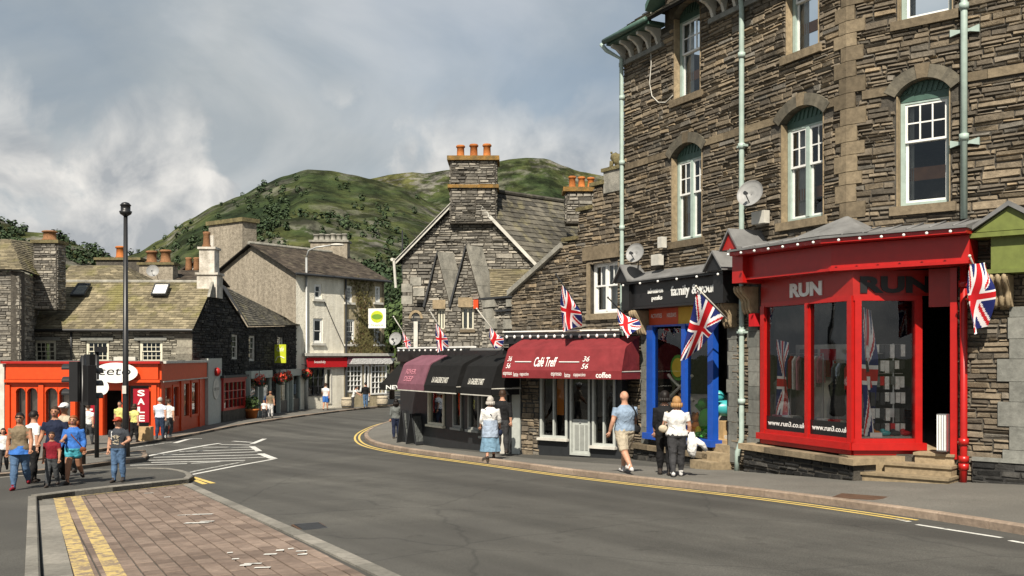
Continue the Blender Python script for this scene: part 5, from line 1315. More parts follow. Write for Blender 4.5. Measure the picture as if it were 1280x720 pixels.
# shopfront of the cafe
Fs = Fac((-0.10, 29.25), (2.98, 26.95))
sx = lambda x, o=0.0: Fs.s(x, o)
zr = 2.78
wins = [(sx(676), sx(710), -0.28, 1.75), (sx(713), sx(738), -0.72, 1.75), (sx(741), sx(770), -0.42, 1.75)]
m = MB(); m.holes(Fs, 0, Fs.L, -1.6, 2.6, wins, 0.3); cs = m.build('shopfront', 'shop_dark', CB)
vwall('shop_side', Vector((0.2, 32.2, 0)), Fs.P(0.004, 0), -1.6, 2.6, 0.25, 'mortar', CB)
slab('shop_roof', [Fs.P(-0.08, 0, 0.12), Fs.P(Fs.L + 0.05, 0, 0.12), F3.P(F3.L, 0, 0.02), F3.P(s640 - 0.2, 0, 0.02)], 2.62, 2.72, 'lead', CB)
bx('fascia', 'black_paint', CB, Fs, -0.05, Fs.L + 0.02, 2.40, 2.615, 0.0, 0.16)
bx('fascia_edge', 'white_paint', CB, Fs, -0.07, Fs.L + 0.04, 2.74, 2.775, -0.1, 0.2)
for i in range(14):
    m = MB(); p = Fs.P(0.1 + i * (Fs.L - 0.2) / 13, 2.60, 0.22); m.ball(p, 0.04, 0.04, 0.055, 8, 5); m.build('bulb', 'white_paint', CB, sm=True)
def shopwin(parent, F, q, mat, cols=1, rows=1, w=0.07, inset=0.02, gl='shop_glass', o1=0.05):
    m = MB(); ps = []; glazed(m, ps, F, q[0], q[1], q[2], q[3], w, cols, rows, -0.1, o1, 0.05); wn = m.build('shop_window', mat, parent)
    for p in ps: pane(wn, F, p[0], p[1], p[2], p[3], -0.04, gl)
    return wn
shopwin(cs, Fs, wins[0], 'pale_grey_paint', 2, 1); shopwin(cs, Fs, wins[2], 'pale_grey_paint', 2, 1)
bx('window_sill', 'old_white', cs, Fs, wins[0][0] - 0.05, wins[0][1] + 0.04, wins[0][2] - 0.07, wins[0][2], -0.1, 0.14)
bx('window_sill', 'old_white', cs, Fs, wins[2][0] - 0.05, wins[2][1] + 0.04, wins[2][2] - 0.07, wins[2][2], -0.1, 0.14)
q = wins[1]; m = MB(); members(m, Fs, q[0], q[1], q[2], q[3], 0.06, -0.1, 0.04); dj = m.build('door_frame', 'pale_grey_paint', cs)
bx('door', 'pale_grey_paint', cs, Fs, q[0] + 0.07, q[1] - 0.07, q[2] + 0.05, q[2] + 1.0, -0.06, 0.0)
do = [o for o in C.objects if o.name.startswith('door')][-1]
for i in range(3): bx('door_board', 'grey_paint', do, Fs, q[0] + 0.16 + i * 0.17, q[0] + 0.28 + i * 0.17, q[2] + 0.15, q[2] + 0.85, 0.0, 0.014)
bx('letter_flap', 'steel', do, Fs, q[0] + 0.3, q[1] - 0.3, q[2] + 0.90, q[2] + 0.95, 0.0, 0.02)
pane(cs, Fs, q[0] + 0.07, q[1] - 0.07, q[2] + 1.0, q[3] - 0.07, -0.03)
lay(cs, Fs, rubble(Fs, sx(652), sx(674), -1.2, 1.9, None, (), w=(0.15, 0.4), h=(0.06, 0.16), dep=(0.02, 0.05)), 'slate_stone')
bx('pilaster', 'old_white', cs, Fs, sx(628), sx(634), -1.3, 1.7, 0.0, 0.12); bx('side_panel', 'pale_grey_paint', cs, Fs, sx(641), sx(651), -1.2, 1.6, 0.0, 0.05)
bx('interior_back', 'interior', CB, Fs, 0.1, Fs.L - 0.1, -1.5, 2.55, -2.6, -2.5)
bx('banner', 'toy_orange', None, Fs, sx(690, -.4), sx(704, -.4), 0.35, 1.7, -0.46, -0.44); tag(C.objects['banner'], 'orange hanging banner inside the cafe window', 'banner')
def awning(parent, F, s0, s1, zt, zf, proj, val, mat, cheek=0.0, lobes=0):
    hh = zt - zf; prof = [(0.02, zt), (proj * 0.35, zt - 0.14 * hh), (proj * 0.70, zt - 0.30 * hh), (proj * 0.78, zt - 0.37 * hh), (proj * 0.90, zt - 0.70 * hh), (proj, zf)]
    m = MB(); n = len(prof); k = 8
    grid = []
    for j in range(k + 1):
        t = j / k
        grid.append([F.P(s0 + cheek * (1 - i / (n - 1)) + (s1 - s0 - 2 * cheek * (1 - i / (n - 1))) * t, z - 0.012 * math.sin(t * math.pi * 4) * (1 if 0 < i < n - 1 else 0), o) for i, (o, z) in enumerate(prof)])
    vs = [p for r in grid for p in r]
    m.add(vs, [(j * n + i, (j + 1) * n + i, (j + 1) * n + i + 1, j * n + i + 1) for j in range(k) for i in range(n - 1)])
    for s, e in ((s0, 0), (s1, k)):
        m.add(grid[e] + [F.P(s + (cheek if e == 0 else -cheek), zf + 0.02, 0.02)], [(i, i + 1, n) if e else (i + 1, i, n) for i in range(n - 1)])
    aw = m.build('awning', mat, parent, fix=False)
    m = MB(); m.box(F, s0 - 0.004, s1 + 0.004, zf - val, zf, proj - 0.004, proj + 0.008); m.build('valance', mat, aw)
    for s in (s0 + 0.02, s1 - 0.02):
        m = MB(); m.tube([F.P(s, zf - 0.02, proj - 0.01), F.P(s, zf - 0.02, 0.0)], 0.018, 6); m.build('awning_arm', 'old_white', aw)
        m = MB(); m.box(F, s - 0.006, s + 0.006, zf - val, zf, 0.05, proj); m.build('side_valance', mat, aw)
    return aw
pj = 1.05
aw = awning(CB, Fs, sx(628, pj), sx(777, pj), 2.58, 1.66, pj, 0.22, 'maroon_cloth', 0.06)
put_text('Café Treff', 'awning_letters', 'white_paint', aw, Fs, sx(666, pj), sx(694, pj), 1.76, 2.02, pj - 0.03, 0.004, shear=0.2, bold=0.01, slant=0.38)
for a_, b_ in ((642, 662), (697, 722)): bx('awning_rule', 'white_paint', aw, Fs, sx(a_, pj), sx(b_, pj), 1.88, 1.905, pj - 0.11, pj - 0.06)
for a_, b_, t in ((632, 637, '36\n56'), (726, 734, '36\n56')): put_text(t, 'awning_letters', 'white_paint', aw, Fs, sx(a_, pj), sx(b_, pj), 1.71, 2.04, pj - 0.01, 0.004, shear=0.2, slant=0.38)
for a_, b_, t in ((629, 640, 'espresso'), (642, 648, 'latte'), (650, 661, 'cappuccino'), (689, 702, 'espresso'), (706, 713, 'latte'), (717, 732, 'cappuccino')):
    put_text(t, 'valance_letters', 'white_paint', aw, Fs, sx(a_, pj), sx(b_, pj), 1.48, 1.60, pj + 0.010, 0.003)
put_text('coffee', 'valance_letters', 'white_paint', aw, Fs, sx(745, pj), sx(764, pj), 1.475, 1.625, pj + 0.010, 0.003, bold=0.02)

# ================================================================ gallery shops with black and plum awnings
F5 = Fac((-4.0, 35.6), (-0.16, 29.32))
GS = empty('gallery_shops', (-2.0, 32.3, -1.1), 'low black shopfronts under two black awnings and a plum one', 'building')
s5 = lambda x, o=0.0: F5.s(x, o)
gw = [(s5(536), s5(556), -0.25, 0.95), (s5(567), s5(578), -0.25, 0.95), (s5(586), s5(600), -0.25, 0.95), (s5(603), s5(630), -0.4, 0.95)]
m = MB(); m.holes(F5, 0, F5.L, -1.8, 2.2, gw, 0.3); gs = m.build('shopfront', 'shop_dark', GS)
for i, q in enumerate(gw): shopwin(gs, F5, q, 'cream_frame' if i == 0 else 'grey_paint', 1, 1, 0.08)
for q in gw: bx('window_sill', 'cream_frame' if q is gw[0] else 'grey_paint', gs, F5, q[0] - 0.05, q[1] + 0.05, q[2] - 0.07, q[2], -0.1, 0.12)
slab('shop_roof', [F5.P(-0.05, 0, 0.1), F5.P(F5.L, 0, 0.1), Vector((0.2, 32.4, 0)), Vector((-1.2, 35.6, 0)), Vector((-3.9, 36.0, 0))], 2.22, 2.3, 'lead', GS)
bx('fascia_edge', 'white_paint', GS, F5, 0.1, F5.L - 2.0, 2.31, 2.36, -0.1, 0.16)
bx('fascia', 'black_paint', GS, F5, 0.0, F5.L - 0.02, 1.85, 2.215, 0.0, 0.12)
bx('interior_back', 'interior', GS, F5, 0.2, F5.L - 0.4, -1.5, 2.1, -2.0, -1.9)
vwall('side_wall', Vector((-3.9, 36.2, 0)), F5.P(0.004, 0), -1.8, 2.2, 0.3, 'mortar', GS)
for i in range(12):
    m = MB(); m.ball(F5.P(0.3 + i * 0.42, 2.24, 0.2), 0.035, n=6, k=5); m.build('bulb', 'white_paint', GS)
for a_, b_, mt, txt in ((497, 529.5, 'plum_cloth', 'RIVER\nDEEP'), (530.5, 570, 'black_cloth', 'LA GALERIE D\'ART'), (576, 614, 'black_cloth', 'LA GALERIE D\'ART')):
    s0_, s1_ = s5(a_, 1.0), s5(b_, 1.0); zf_ = 1.14
    g_ = awning(GS, F5, s0_, s1_, 2.12, zf_, 1.0, 0.2, mt, 0.05)
    L_ = s1_ - s0_
    put_text(txt, 'awning_letters', 'old_white' if mt != 'plum_cloth' else 'c_pink', g_, F5, s0_ + L_ * 0.22, s0_ + L_ * (0.72 if mt != 'plum_cloth' else 0.6), 1.22, 1.40 if mt != 'plum_cloth' else 1.62, 0.985, 0.004, bold=0.02, slant=0.34)
    bx('awning_edge', 'old_white', g_, F5, s0_, s1_, zf_ - 0.235, zf_ - 0.205, 0.99, 1.01)
# pictures in the gallery window
for i in range(3):
    for j in range(2):
        s = gw[0][0] + 0.18 + j * 0.42; z = 0.55 - i * 0.33
        o = bx('picture', 'pale_wood', None, F5, s, s + 0.3, z - 0.11, z + 0.11, -0.42, -0.38); tag(o, ['top', 'middle', 'lowest'][i] + ' framed picture of the ' + ['left', 'right'][j] + ' column in the gallery window', 'picture', 'pictures in the gallery window')
        bx('image', R.choice(['c_white', 'c_tweed', 'c_beige']), o, F5, s + 0.04, s + 0.26, z - 0.08, z + 0.08, -0.381, -0.374)

# ================================================================ the gable house
Fg = Fac(at(503, 0, 37.0).xy, at(702, 0, 36.6).xy)
GH = empty('gable_house', (-1.5, 37, -1.2), 'grey slate house with a steep gable and a tall chimney with three orange pots', 'house')
gpx = [(503, 560), (503, 320), (582, 237), (700, 360), (700, 560)]
gp = pxpoly(Fg, gpx); m = MB(); m.fpoly(Fg, gp, -0.4, 0); gwall = m.build('wall', 'mortar', GH)
lay(gwall, Fg, rubble(Fg, gp[0][0], gp[-1][0], 2.0, 8.4, inpoly(gp), (), w=(0.16, 0.6), h=(0.06, 0.17), dep=(0.02, 0.06)), 'grey_slate_stone')
apex = Fg.P(gp[2][0], gp[2][1], 0.25); el = Fg.P(gp[1][0] - 0.25, gp[1][1] - 0.2, 0.25); er = Fg.P(gp[3][0], gp[3][1], 0.25)
rv = Vector((0.749, 0.663, 0)) * 12
slates('r', GH, er, er + rv, apex + rv, apex, 'dark_roof_slate', 0.26, 0.34)
lv = Vector((0.30, 0.95, 0)) * 9
slates('r', GH, el + lv, el, apex, apex + rv * 0.7, 'dark_roof_slate', 0.26, 0.34)
for a_, b_ in ((el, apex), (er, apex)):
    m = MB(); dn = Vector((0, 0, 1)); e = Vector((Fg.n.x, Fg.n.y, 0)) * 0.05
    m.hexa([a_ - dn * 0.16, b_ - dn * 0.16, b_ - dn * 0.16 - e, a_ - dn * 0.16 - e, a_ + dn * 0.03, b_ + dn * 0.03, b_ + dn * 0.03 - e, a_ + dn * 0.03 - e]); m.build('bargeboard', 'old_white', GH)
m = MB(); m.tube([apex + Vector((0, 0, 0.06)), apex + rv + Vector((0, 0, 0.06))], 0.09, 8); m.build('ridge_tiles', 'dark_roof_slate', GH)
vwall('side_wall', el + lv + Vector((0, 0, -el.z)), Fg.P(gp[0][0] + 0.01, 0, -0.02), -1.6, el.z, 0.3, 'mortar', GH)
vwall('side_wall', Fg.P(gp[-1][0], 0, -0.05), Fg.P(gp[-1][0], 0, -0.05) + rv, -1.6, er.z, 0.3, 'mortar', GH)
m = MB(); m.tube([el + Vector((-0.1, 0, 0.05)), el + lv + Vector((-0.1, 0, 0.05))], 0.06, 8); m.build('gutter', 'old_white', GH)
m = MB(); m.tube([el + Vector((-0.02, -0.02, 0)), el + Vector((0.05, -0.02, -1.0))], 0.05, 8); m.build('drainpipe', 'old_white', GH)
m = MB(); a_ = el + lv * 0.3 + Vector((-0.3, -0.2, 0)); m.tube([at(503, 345, 40), at(503, 288, 40)], 0.03, 6); m.build('vent_pipe', 'charcoal', GH)
chimney(GH, 563, 620, 195, 262, 36.55, 1.15, 'mortar', 'orange_lichen', 3, stone='grey_slate_stone', ledge=233, poth=0.52, potr=0.15)
# front wing with two gablets
Fw = Fac(at(505, 0, 36.15).xy, at(612, 0, 35.9).xy)
ww = [(Fw.s(547), Fw.s(556), Fw.z(550, 412), Fw.z(550, 386)), (Fw.s(577), Fw.s(592), Fw.z(585, 412), Fw.z(585, 384))]
zw = Fw.z(560, 384)
m = MB(); m.holes(Fw, 0, Fw.L, -1.6, zw, ww, 0.3); wv = m.build('wing_wall', 'mortar', GH)
tri = []
for g in ([(531, 384), (547, 317), (563, 384)], [(563, 384), (583, 309), (603, 384)]):
    t = pxpoly(Fw, g); tri.append(t); m = MB(); m.fpoly(Fw, t, -0.6, 0); gb = m.build('gablet', 'mortar', GH)
    lay(gb, Fw, rubble(Fw, t[0][0], t[2][0], zw, t[1][1], inpoly(t), (), w=(0.12, 0.4), h=(0.06, 0.14), dep=(0.02, 0.05)), 'grey_slate_stone')
    # slab coping: the right slope in three slabs that run back and to the right, the left a thin dark one
    bv = Vector((0.56, 0.62, 0)); up_ = Vector((0, 0, 0.07))
    a3, b3 = Fw.P(t[1][0], t[1][1], 0.06), Fw.P(t[2][0] + 0.02, t[2][1], 0.06)
    for k in range(3):
        p, q = a3.lerp(b3, k / 3), a3.lerp(b3, (k + 1) / 3 - 0.012); l_ = up_ * (1.0 - 0.18 * k)
        m = MB(); m.hexa([p, q, q + bv, p + bv, p + l_, q + l_, q + bv + l_, p + bv + l_]); m.build('coping_slab', 'weathered_slab', gb)
    a_, b_ = t[1], t[0]
    m = MB(); m.fpoly(Fw, [(a_[0], a_[1] + 0.12), (b_[0] - 0.06, b_[1] + 0.04), (b_[0], b_[1] - 0.02), (a_[0], a_[1])], -0.80, 0.13); m.build('coping_slab', 'charcoal', gb)
lts = [(Fw.s(541), Fw.s(557), Fw.z(550, 386), Fw.z(550, 375)), (Fw.s(573), Fw.s(591), Fw.z(583, 384), Fw.z(583, 372))]
lay(wv, Fw, rubble(Fw, 0, Fw.L, 1.2, zw, None, ww + [(l[0], l[1], l[2] - 0.01, l[3]) for l in lts], w=(0.12, 0.42), h=(0.06, 0.15), dep=(0.02, 0.05)), 'grey_slate_stone')
for q, l in zip(ww, lts):
    bx('lintel', 'sandstone', wv, Fw, *l, -0.1, 0.065)
    m = MB(); members(m, Fw, q[0], q[1], q[2], q[3], 0.06, -0.2, -0.1); mid = (q[0] + q[1]) / 2; m.box(Fw, mid - 0.03, mid + 0.03, q[2] + .06, q[3] - .06, -0.19, -0.11); wn = m.build('window', 'cream_frame', GH); pane(wn, Fw, q[0], q[1], q[2], q[3], -0.16, 'glass')
    curtain(Fw, q[0] + 0.03, q[1] - 0.03, q[2], q[3], -0.27, wn, n=9)
    sill(wv, Fw, q[0], q[1], q[2], h=0.1, ext=0.06)
# little arched niche and blocks at the left of the wing
m = MB(); c0 = Fw.s(520); zc_ = Fw.z(520, 398); pts = [(c0 - 0.16, zc_ - 0.5), (c0 + 0.16, zc_ - 0.5)] + [(c0 + 0.16 * math.cos(a), zc_ + 0.2 * math.sin(a)) for a in [math.pi * i / 6 for i in range(7)]]
m.fpoly(Fw, pts, -0.02, 0.03); m.build('arched_niche', 'shop_dark', wv)
m = MB(); pts2 = [(c0 + 0.26 * math.cos(math.pi * i / 8), zc_ + 0.3 * math.sin(math.pi * i / 8)) for i in range(9)] + [(c0 + 0.17 * math.cos(math.pi * i / 8), zc_ + 0.21 * math.sin(math.pi * i / 8)) for i in range(8, -1, -1)]
m.fpoly(Fw, pts2, 0.0, 0.07); m.build('niche_arch', 'sandstone', wv)
for x, y in ((509, 360), (520, 352), (524, 365), (509, 375)): bx('corner_block', 'weathered_slab', wv, Fw, Fw.s(x) - 0.2, Fw.s(x) + 0.2, Fw.z(x, y) - 0.15, Fw.z(x, y) + 0.15, -0.05, 0.08)
bx('white_post', 'old_white', GH, Fw, Fw.s(518), Fw.s(523), 0.8, Fw.z(520, 402), 0.02, 0.16)
# lean-to roof and block parapet right of the gablets
Fp = Fac(at(603, 0, 34.8).xy, at(692, 0, 31.4).xy); zp = Fp.z(640, 372)
m = MB(); m.box(Fp, 0, Fp.L, -1.2, zp, -0.35, 0); par = m.build('parapet', 'mortar', GH)
blk = []
for (x0, x1, y0, y1) in ((606, 621, 375, 384), (606, 618, 386, 398), (609, 622, 398, 411), (636, 652, 374, 383), (658, 672, 373, 381), (645, 657, 390, 399), (632, 645, 399, 411), (647, 661, 400, 411), (668, 684, 390, 400), (664, 676, 401, 411)):
    blk.append((Fp.s(x0), Fp.s(x1), Fp.z((x0 + x1) / 2, y1), Fp.z((x0 + x1) / 2, y0)))
for q in blk: bx('block', 'weathered_slab', par, Fp, *q, -0.05, 0.09 + R.uniform(0, .03))
lay(par, Fp, rubble(Fp, 0, Fp.L, 2.2, zp - 0.05, None, blk, w=(0.12, 0.4), h=(0.06, 0.14), dep=(0.02, 0.05)), 'grey_slate_stone')
bx('parapet_cap', 'charcoal', par, Fp, -0.05, Fp.L + 0.05, zp, zp + 0.07, -0.4, 0.12); bx('parapet_ledge', 'charcoal', par, Fp, Fp.s(622), Fp.s(690), zp - 0.45, zp - 0.38, 0, 0.12)
A_ = Fp.P(0.1, zp + 0.02, -0.3); B_ = Fp.P(Fp.L, zp + 0.02, -0.3)
slates('r', GH, A_, B_, at(700, 338, 36.3), at(612, 336, 36.3), 'roof_slate', 0.2, 0.3)
# the small red lamp on the wing, news stand awning beside the far person
# ================================================================ left: the red corner shop house
RH = empty('red_shop_house', (-18.5, 46, -1.5), 'slate roofed house with an orange red shopfront built out in front', 'building')
Fr = Fac((-22.15, 43.6), (-15.35, 43.3)); Fq = Fac((-15.35, 43.3), (-15.95, 51.7))
zt = 1.82; zg = -1.9
fx = lambda x: Fr.s(x)
aw4 = [(fx(20), fx(32)), (fx(34), fx(47)), (fx(57), fx(72)), (fx(74), fx(89))]
za0, za1 = zat(548, 43.4), zat(485, 43.4)
door = (fx(130), fx(152), zg + 0.3, zat(488, 43.4)); shopw = (fx(160), fx(186), zat(545, 43.4), zat(482, 43.4)); left_w = (fx(96), fx(124), zat(545, 43.4), zat(482, 43.4))
m = MB(); m.holes(Fr, 0, Fr.L, zg, zt, [(a, b, za0, za1) for a, b in aw4] + [door, shopw, left_w], 0.3); rf = m.build('shopfront', 'vermilion', RH)
for a, b in aw4:
    n = 8; c, r = (a + b) / 2, (b - a) / 2; m = MB()
    for sg in (-1, 1):
        arc = [(c + sg * r * math.cos(t), za1 - r + r * math.sin(t)) for t in [math.pi / 2 * i / n for i in range(n + 1)]]
        m.fpoly(Fr, [(c + sg * r, za1)] + arc, -0.16, 0.03)
    m.build('arch_spandrel', 'vermilion', rf); pane(rf, Fr, a, b, za0, za1, -0.12)
    curtain(Fr, a, b, za0, za1, -0.4, rf, 'interior_pale', n=8)
for x in (10, 52, 92, 126, 156, 193):
    bx('pilaster', 'vermilion', rf, Fr, fx(x) - 0.10, fx(x) + 0.12, zg, zat(481, 43.4), 0.0, 0.09)
pane(rf, Fr, *shopw, -0.1); pane(rf, Fr, *left_w, -0.1)
bx('fascia', 'vermilion', rf, Fr, 0.05, fx(199), zat(474, 43.4), zt - 0.1, 0.0, 0.13)
bx('cornice', 'dark_red_paint', rf, Fr, -0.1, fx(200) + 0.1, zt - 0.1, zt, -0.05, 0.28); bx('moulding', 'vermilion', rf, Fr, 0, fx(199) + 0.1, zat(478, 43.4), zat(474.5, 43.4), 0, 0.2)
bx('end_pilaster', 'old_white', RH, Fr, -0.34, -0.02, zg, zt - 0.12, -0.2, 0.14)
# right flank of the shop
qx = lambda x: Fq.s(x)
sw = [(qx(204), qx(213), -0.85, 0.75), (qx(215), qx(223), -0.85, 0.75), (qx(228), qx(236), -0.95, 0.85), (qx(238), qx(247), -0.95, 0.85)]
m = MB(); m.holes(Fq, 0, Fq.L, zg, zt, sw, 0.3); rq = m.build('shopfront', 'vermilion', RH)
for q in sw: shopwin(rq, Fq, q, 'vermilion', 1, 1, 0.12)
bx('fascia', 'vermilion', rq, Fq, 0.0, Fq.L, 0.95, zt - 0.1, 0.0, 0.10); bx('moulding', 'old_white', rq, Fq, 0.14, Fq.L, 0.90, 0.95, 0, 0.16); bx('cornice', 'old_white', rq, Fq, 0.3, Fq.L, zt - 0.1, zt + 0.01, -0.05, 0.22)
for x in (201, 226, 249): bx('pilaster', 'vermilion', rq, Fq, qx(x) - 0.2, qx(x) + 0.2, zg, 0.9, 0.0, 0.08)
Fe = Fac((-15.95, 51.75), (-15.98, 54.3))
bx('grey_pilaster', 'pale_grey_paint', RH, Fe, 0.02, Fe.L, -1.9, zt + 0.1, -0.3, 0.15)
m = MB(); c = Fe.P(1.35, 0.3, 0.16); m.tube([c, Fe.P(1.35, 0.3, 0.19)], 0.55, 20); o = m.build('roundel', 'old_white', RH)
put_text('CETO', 'roundel_letters', 'charcoal', RH, Fe, 0.9, 1.85, 0.22, 0.36, 0.195, 0.004)
m = MB(); m.ball(Fe.P(1.3, 1.2, 0.25), 0.2, 0.2, 0.24, 8, 6); m.build('lamp', 'dark_red_paint', RH, sm=True)
slab('shop_roof', [Fr.P(-0.05, 0, 0.2), Fr.P(Fr.L + .1, 0, 0.2), Fq.P(Fq.L, 0, 0.1), Vector((-23.5, 52, 0))], zt - 0.02, zt - 0.002 + 0.0, 'lead', RH)
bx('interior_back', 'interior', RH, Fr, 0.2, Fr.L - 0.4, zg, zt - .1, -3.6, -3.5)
vwall('side_wall', Vector((-22.3, 50, 0)), Fr.P(0.004, 0), zg, zt - 0.05, 0.3, 'mortar', RH)
# sale banners
for x0, x1, y0, y1, lb in ((168, 188, 486, 528, 'dark red SALE banner right of the red shop door'), (104, 122, 470, 530, 'dark red SALE banner behind the traffic lights')):
    o = bx('sale_banner', 'sale_red', None, Fr, fx(x0), fx(x1), zat(y1, 43.2), zat(y0, 43.2), 0.10, 0.13); tag(o, lb, 'banner')
    hh = (zat(y0, 43.2) - zat(y1, 43.2)) / 4
    for k, ch in enumerate('SALE'):
        zz = zat(y0, 43.2) - hh * k
        mid = (fx(x0) + fx(x1)) / 2; w = 0.16; put_text(ch, 'letter', 'white_paint', o, Fr, mid - w, mid + w, zz - hh * 0.88, zz - hh * 0.14, 0.131, 0.005, bold=0.03)
# oval hanging sign of the red shop
c = Fr.P(fx(149), zat(466, 42.9), 0.42); root = empty('oval_sign', Fr.P(fx(149), zat(478, 43), 0.3), 'white oval shop sign with black lettering over the red shop door', 'sign')
m = MB(); n = 28; rx, rz = (fx(177) - fx(122)) / 2, 0.44
pl = [(fx(149) + rx * math.cos(2 * math.pi * i / n), zat(466, 42.9) + rz * math.sin(2 * math.pi * i / n)) for i in range(n)]
m.fpoly(Fr, pl, 0.32, 0.37); m.build('board', 'white_paint', root)
put_text('ceto', 'sign_letters', 'black_paint', root, Fr, fx(128), fx(168), zat(469, 42.9), zat(460.5, 42.9), 0.372, 0.006, shear=0.15, bold=0.0)
put_text('HAIR & BEAUTY', 'sign_letters', 'black_paint', root, Fr, fx(139), fx(159), zat(476, 42.9), zat(474, 42.9), 0.372, 0.004) if False else None
for x in (135, 163): m = MB(); m.tube([Fr.P(fx(x), zat(466, 43), 0.33), Fr.P(fx(x), zat(466, 43), 0.12)], 0.03, 6); m.build('bracket', 'charcoal', root)
# upper storey, set back behind the shop's flat roof
Fu = Fac((-28.7, 50.9), (-16.3, 50.7)); zE = 3.35
uw = [(Fu.s(a), Fu.s(b), zat(453, 50.7), zat(425.5, 50.7)) for a, b in ((42, 70), (107.5, 136), (174.5, 203))]
m = MB(); m.holes(Fu, 0, Fu.L, zg, zE, uw, 0.4); uwall = m.build('wall', 'mortar', RH)
lay(uwall, Fu, rubble(Fu, 0, Fu.L - 0.05, 1.75, zE - 0.02, None, [(q[0], q[1], q[2], q[3] + 0.18) for q in uw], w=(0.2, 0.75), h=(0.06, 0.16), dep=(0.02, 0.05)), 'pale_slate_stone')
for q in uw:
    sash(RH, Fu, q[0] + 0.01, q[1] - 0.01, q[2], q[3], 0.05, 'cream_frame', 'cream_frame', (4, 2), (4, 2), False, meet=0.5, ow=0.09, single=False)
    bx('lintel', 'grey_quoin', uwall, Fu, q[0] - 0.25, q[1] + 0.25, q[3], q[3] + 0.17, -0.1, 0.1)
bx('wall_cabinet', 'old_white', RH, Fu, Fu.s(145), Fu.s(172), zat(452, 50.3), zat(446, 50.3), 0.05, 0.3)
pipe('drainpipe', [Fu.P(Fu.s(90), zE, 0.1), Fu.P(Fu.s(90), zt, 0.1)], 0.05, 'charcoal', RH)
eA, eB = Fu.P(-0.2, zE + 0.03, 0.3), Fu.P(Fu.L + 0.15, zE + 0.03, 0.3)
zR = 6.08; rL, rR = at(60, 352, 54.0), at(268, 352, 54.2); rL.z = zR; rR.z = zR
rA = Vector((-28.7, 53.9, zR))
slates('r', RH, eA, eB, rR, rA, 'roof_slate', 0.21, 0.34)
m = MB(); m.tube([eA + Vector((0, -0.06, -0.02)), eB + Vector((0, -0.06, -0.02))], 0.075, 8); m.build('gutter', 'black_paint', RH)
m = MB(); m.tube([rA, rR], 0.11, 8); m.build('ridge_tiles', 'weathered_slab', RH)
rn = (eB - eA).cross(rA - eA).normalized()
def onroof(px, py, lift=0.0):
    d = Vector(((px - CX) / FPX, 1, -(py - HY) / FPX)); o = Vector((0, 0, CZ)); t = (eA + rn * lift - o).dot(rn) / d.dot(rn); return o + d * t
for pts, mt, lb in (([(88, 370.5), (106, 370.5), (114, 356), (98, 356)], 'glass', ''), ([(189, 370), (208, 370), (213, 356.5), (194, 356.5)], 'glass', '')):
    q = [onroof(x, y) for x, y in pts]; m = MB(); up = rn * 0.13
    c = sum(q, Vector()) / 4
    for i in range(4):
        a, b = q[i], q[(i + 1) % 4]; ai, bi = a.lerp(c, 0.16), b.lerp(c, 0.16); m.hexa([a, b, bi, ai, a + up, b + up, bi + up, ai + up])
    sk = m.build('skylight', 'charcoal', RH); m = MB(); m.poly([p.lerp(c, 0.1) + rn * 0.10 for p in q]); m.build('pane', 'glass' if pts[0][0] < 100 else 'white_paint', sk, fix=False)
# rear slope of that roof
slates('r', RH, rR + Vector((0, 4, -2.2)), rA + Vector((0, 4, -2.2)), rA, rR, 'dark_roof_slate', 0.3, 0.4)
# black slate gable end and the wing up the street
Fk = Fac((-16.30, 50.72), (-15.20, 70.0)); kx = lambda x: Fk.s(x)
s3 = kx(307); gpoly = [(0, zg), (s3, zg), (s3, 3.70), (kx(270), 6.1), (0, zE)]
kw = [(kx(289), kx(297.5), zat(450, 57), zat(417, 57)), (kx(311), kx(319), zat(452, 60.7), zat(419, 60.7)), (kx(346.5), kx(354), zat(447, 67), zat(418, 67))]
m = MB(); m.holes(Fk, 0, Fk.L, zg, 3.30, kw, 0.35); bw = m.build('side_wall', 'dark_mortar', RH)
m = MB(); m.fpoly(Fk, [(0, 3.301), (s3, 3.301), (s3, 3.75), (kx(270), 6.1)], -0.35, 0); m.build('gable', 'dark_mortar', RH)
m = MB(); m.fpoly(Fk, [(s3 + 0.002, 3.301), (Fk.L, 3.301), (Fk.L, 4.15), (s3 + 0.002, 3.75)], -0.35, 0); m.build('wing_wall', 'dark_mortar', RH)
full = inpoly([(0, zg), (Fk.L, zg), (Fk.L, 4.1), (s3, 3.75), (kx(270), 6.05), (0, 3.3)])
lay(bw, Fk, rubble(Fk, 0.02, Fk.L, -1.6, 6.1, full, kw, w=(0.2, 0.7), h=(0.08, 0.2), dep=(0.02, 0.08), band=0.4), 'black_slate_stone')
blocks(Fu, Fu.L - 0.75, Fu.L + 0.02, 1.85, 3.2, 'pale_slate_stone', RH, 0.06, (0.3, 0.45), 0.2)
for q in kw: sash(RH, Fk, q[0], q[1], q[2], q[3], 0.06, 'old_white', 'old_white', (2, 2), (2, 2), False, meet=0.5, ow=0.12, single=False)
m = MB(); c0 = kx(263); z0 = zat(372, 53.5); m.fpoly(Fk, [(c0 - 0.5, z0), (c0 + 0.6, z0), (c0 + 0.05, zat(347.5 + 14, 53.5) + 0.4)], 0.0, 0.14); m.build('stone_finial', 'weathered_slab', RH)
wA, wB = Fk.P(s3 - 0.1, 3.85, 0.25), Fk.P(Fk.L + 0.1, 4.25, 0.25)
wD, wC = at(283, 359, 61), at(371, 404, 73)
slates('r', RH, wA, wB, wC, wD, 'dark_roof_slate', 0.24, 0.36)
m = MB(); m.poly([wA + Vector((0, 0, -.05)), wD, Fk.P(kx(272), 6.15, 0.0)]); m.build('verge', 'charcoal', RH, fix=False)
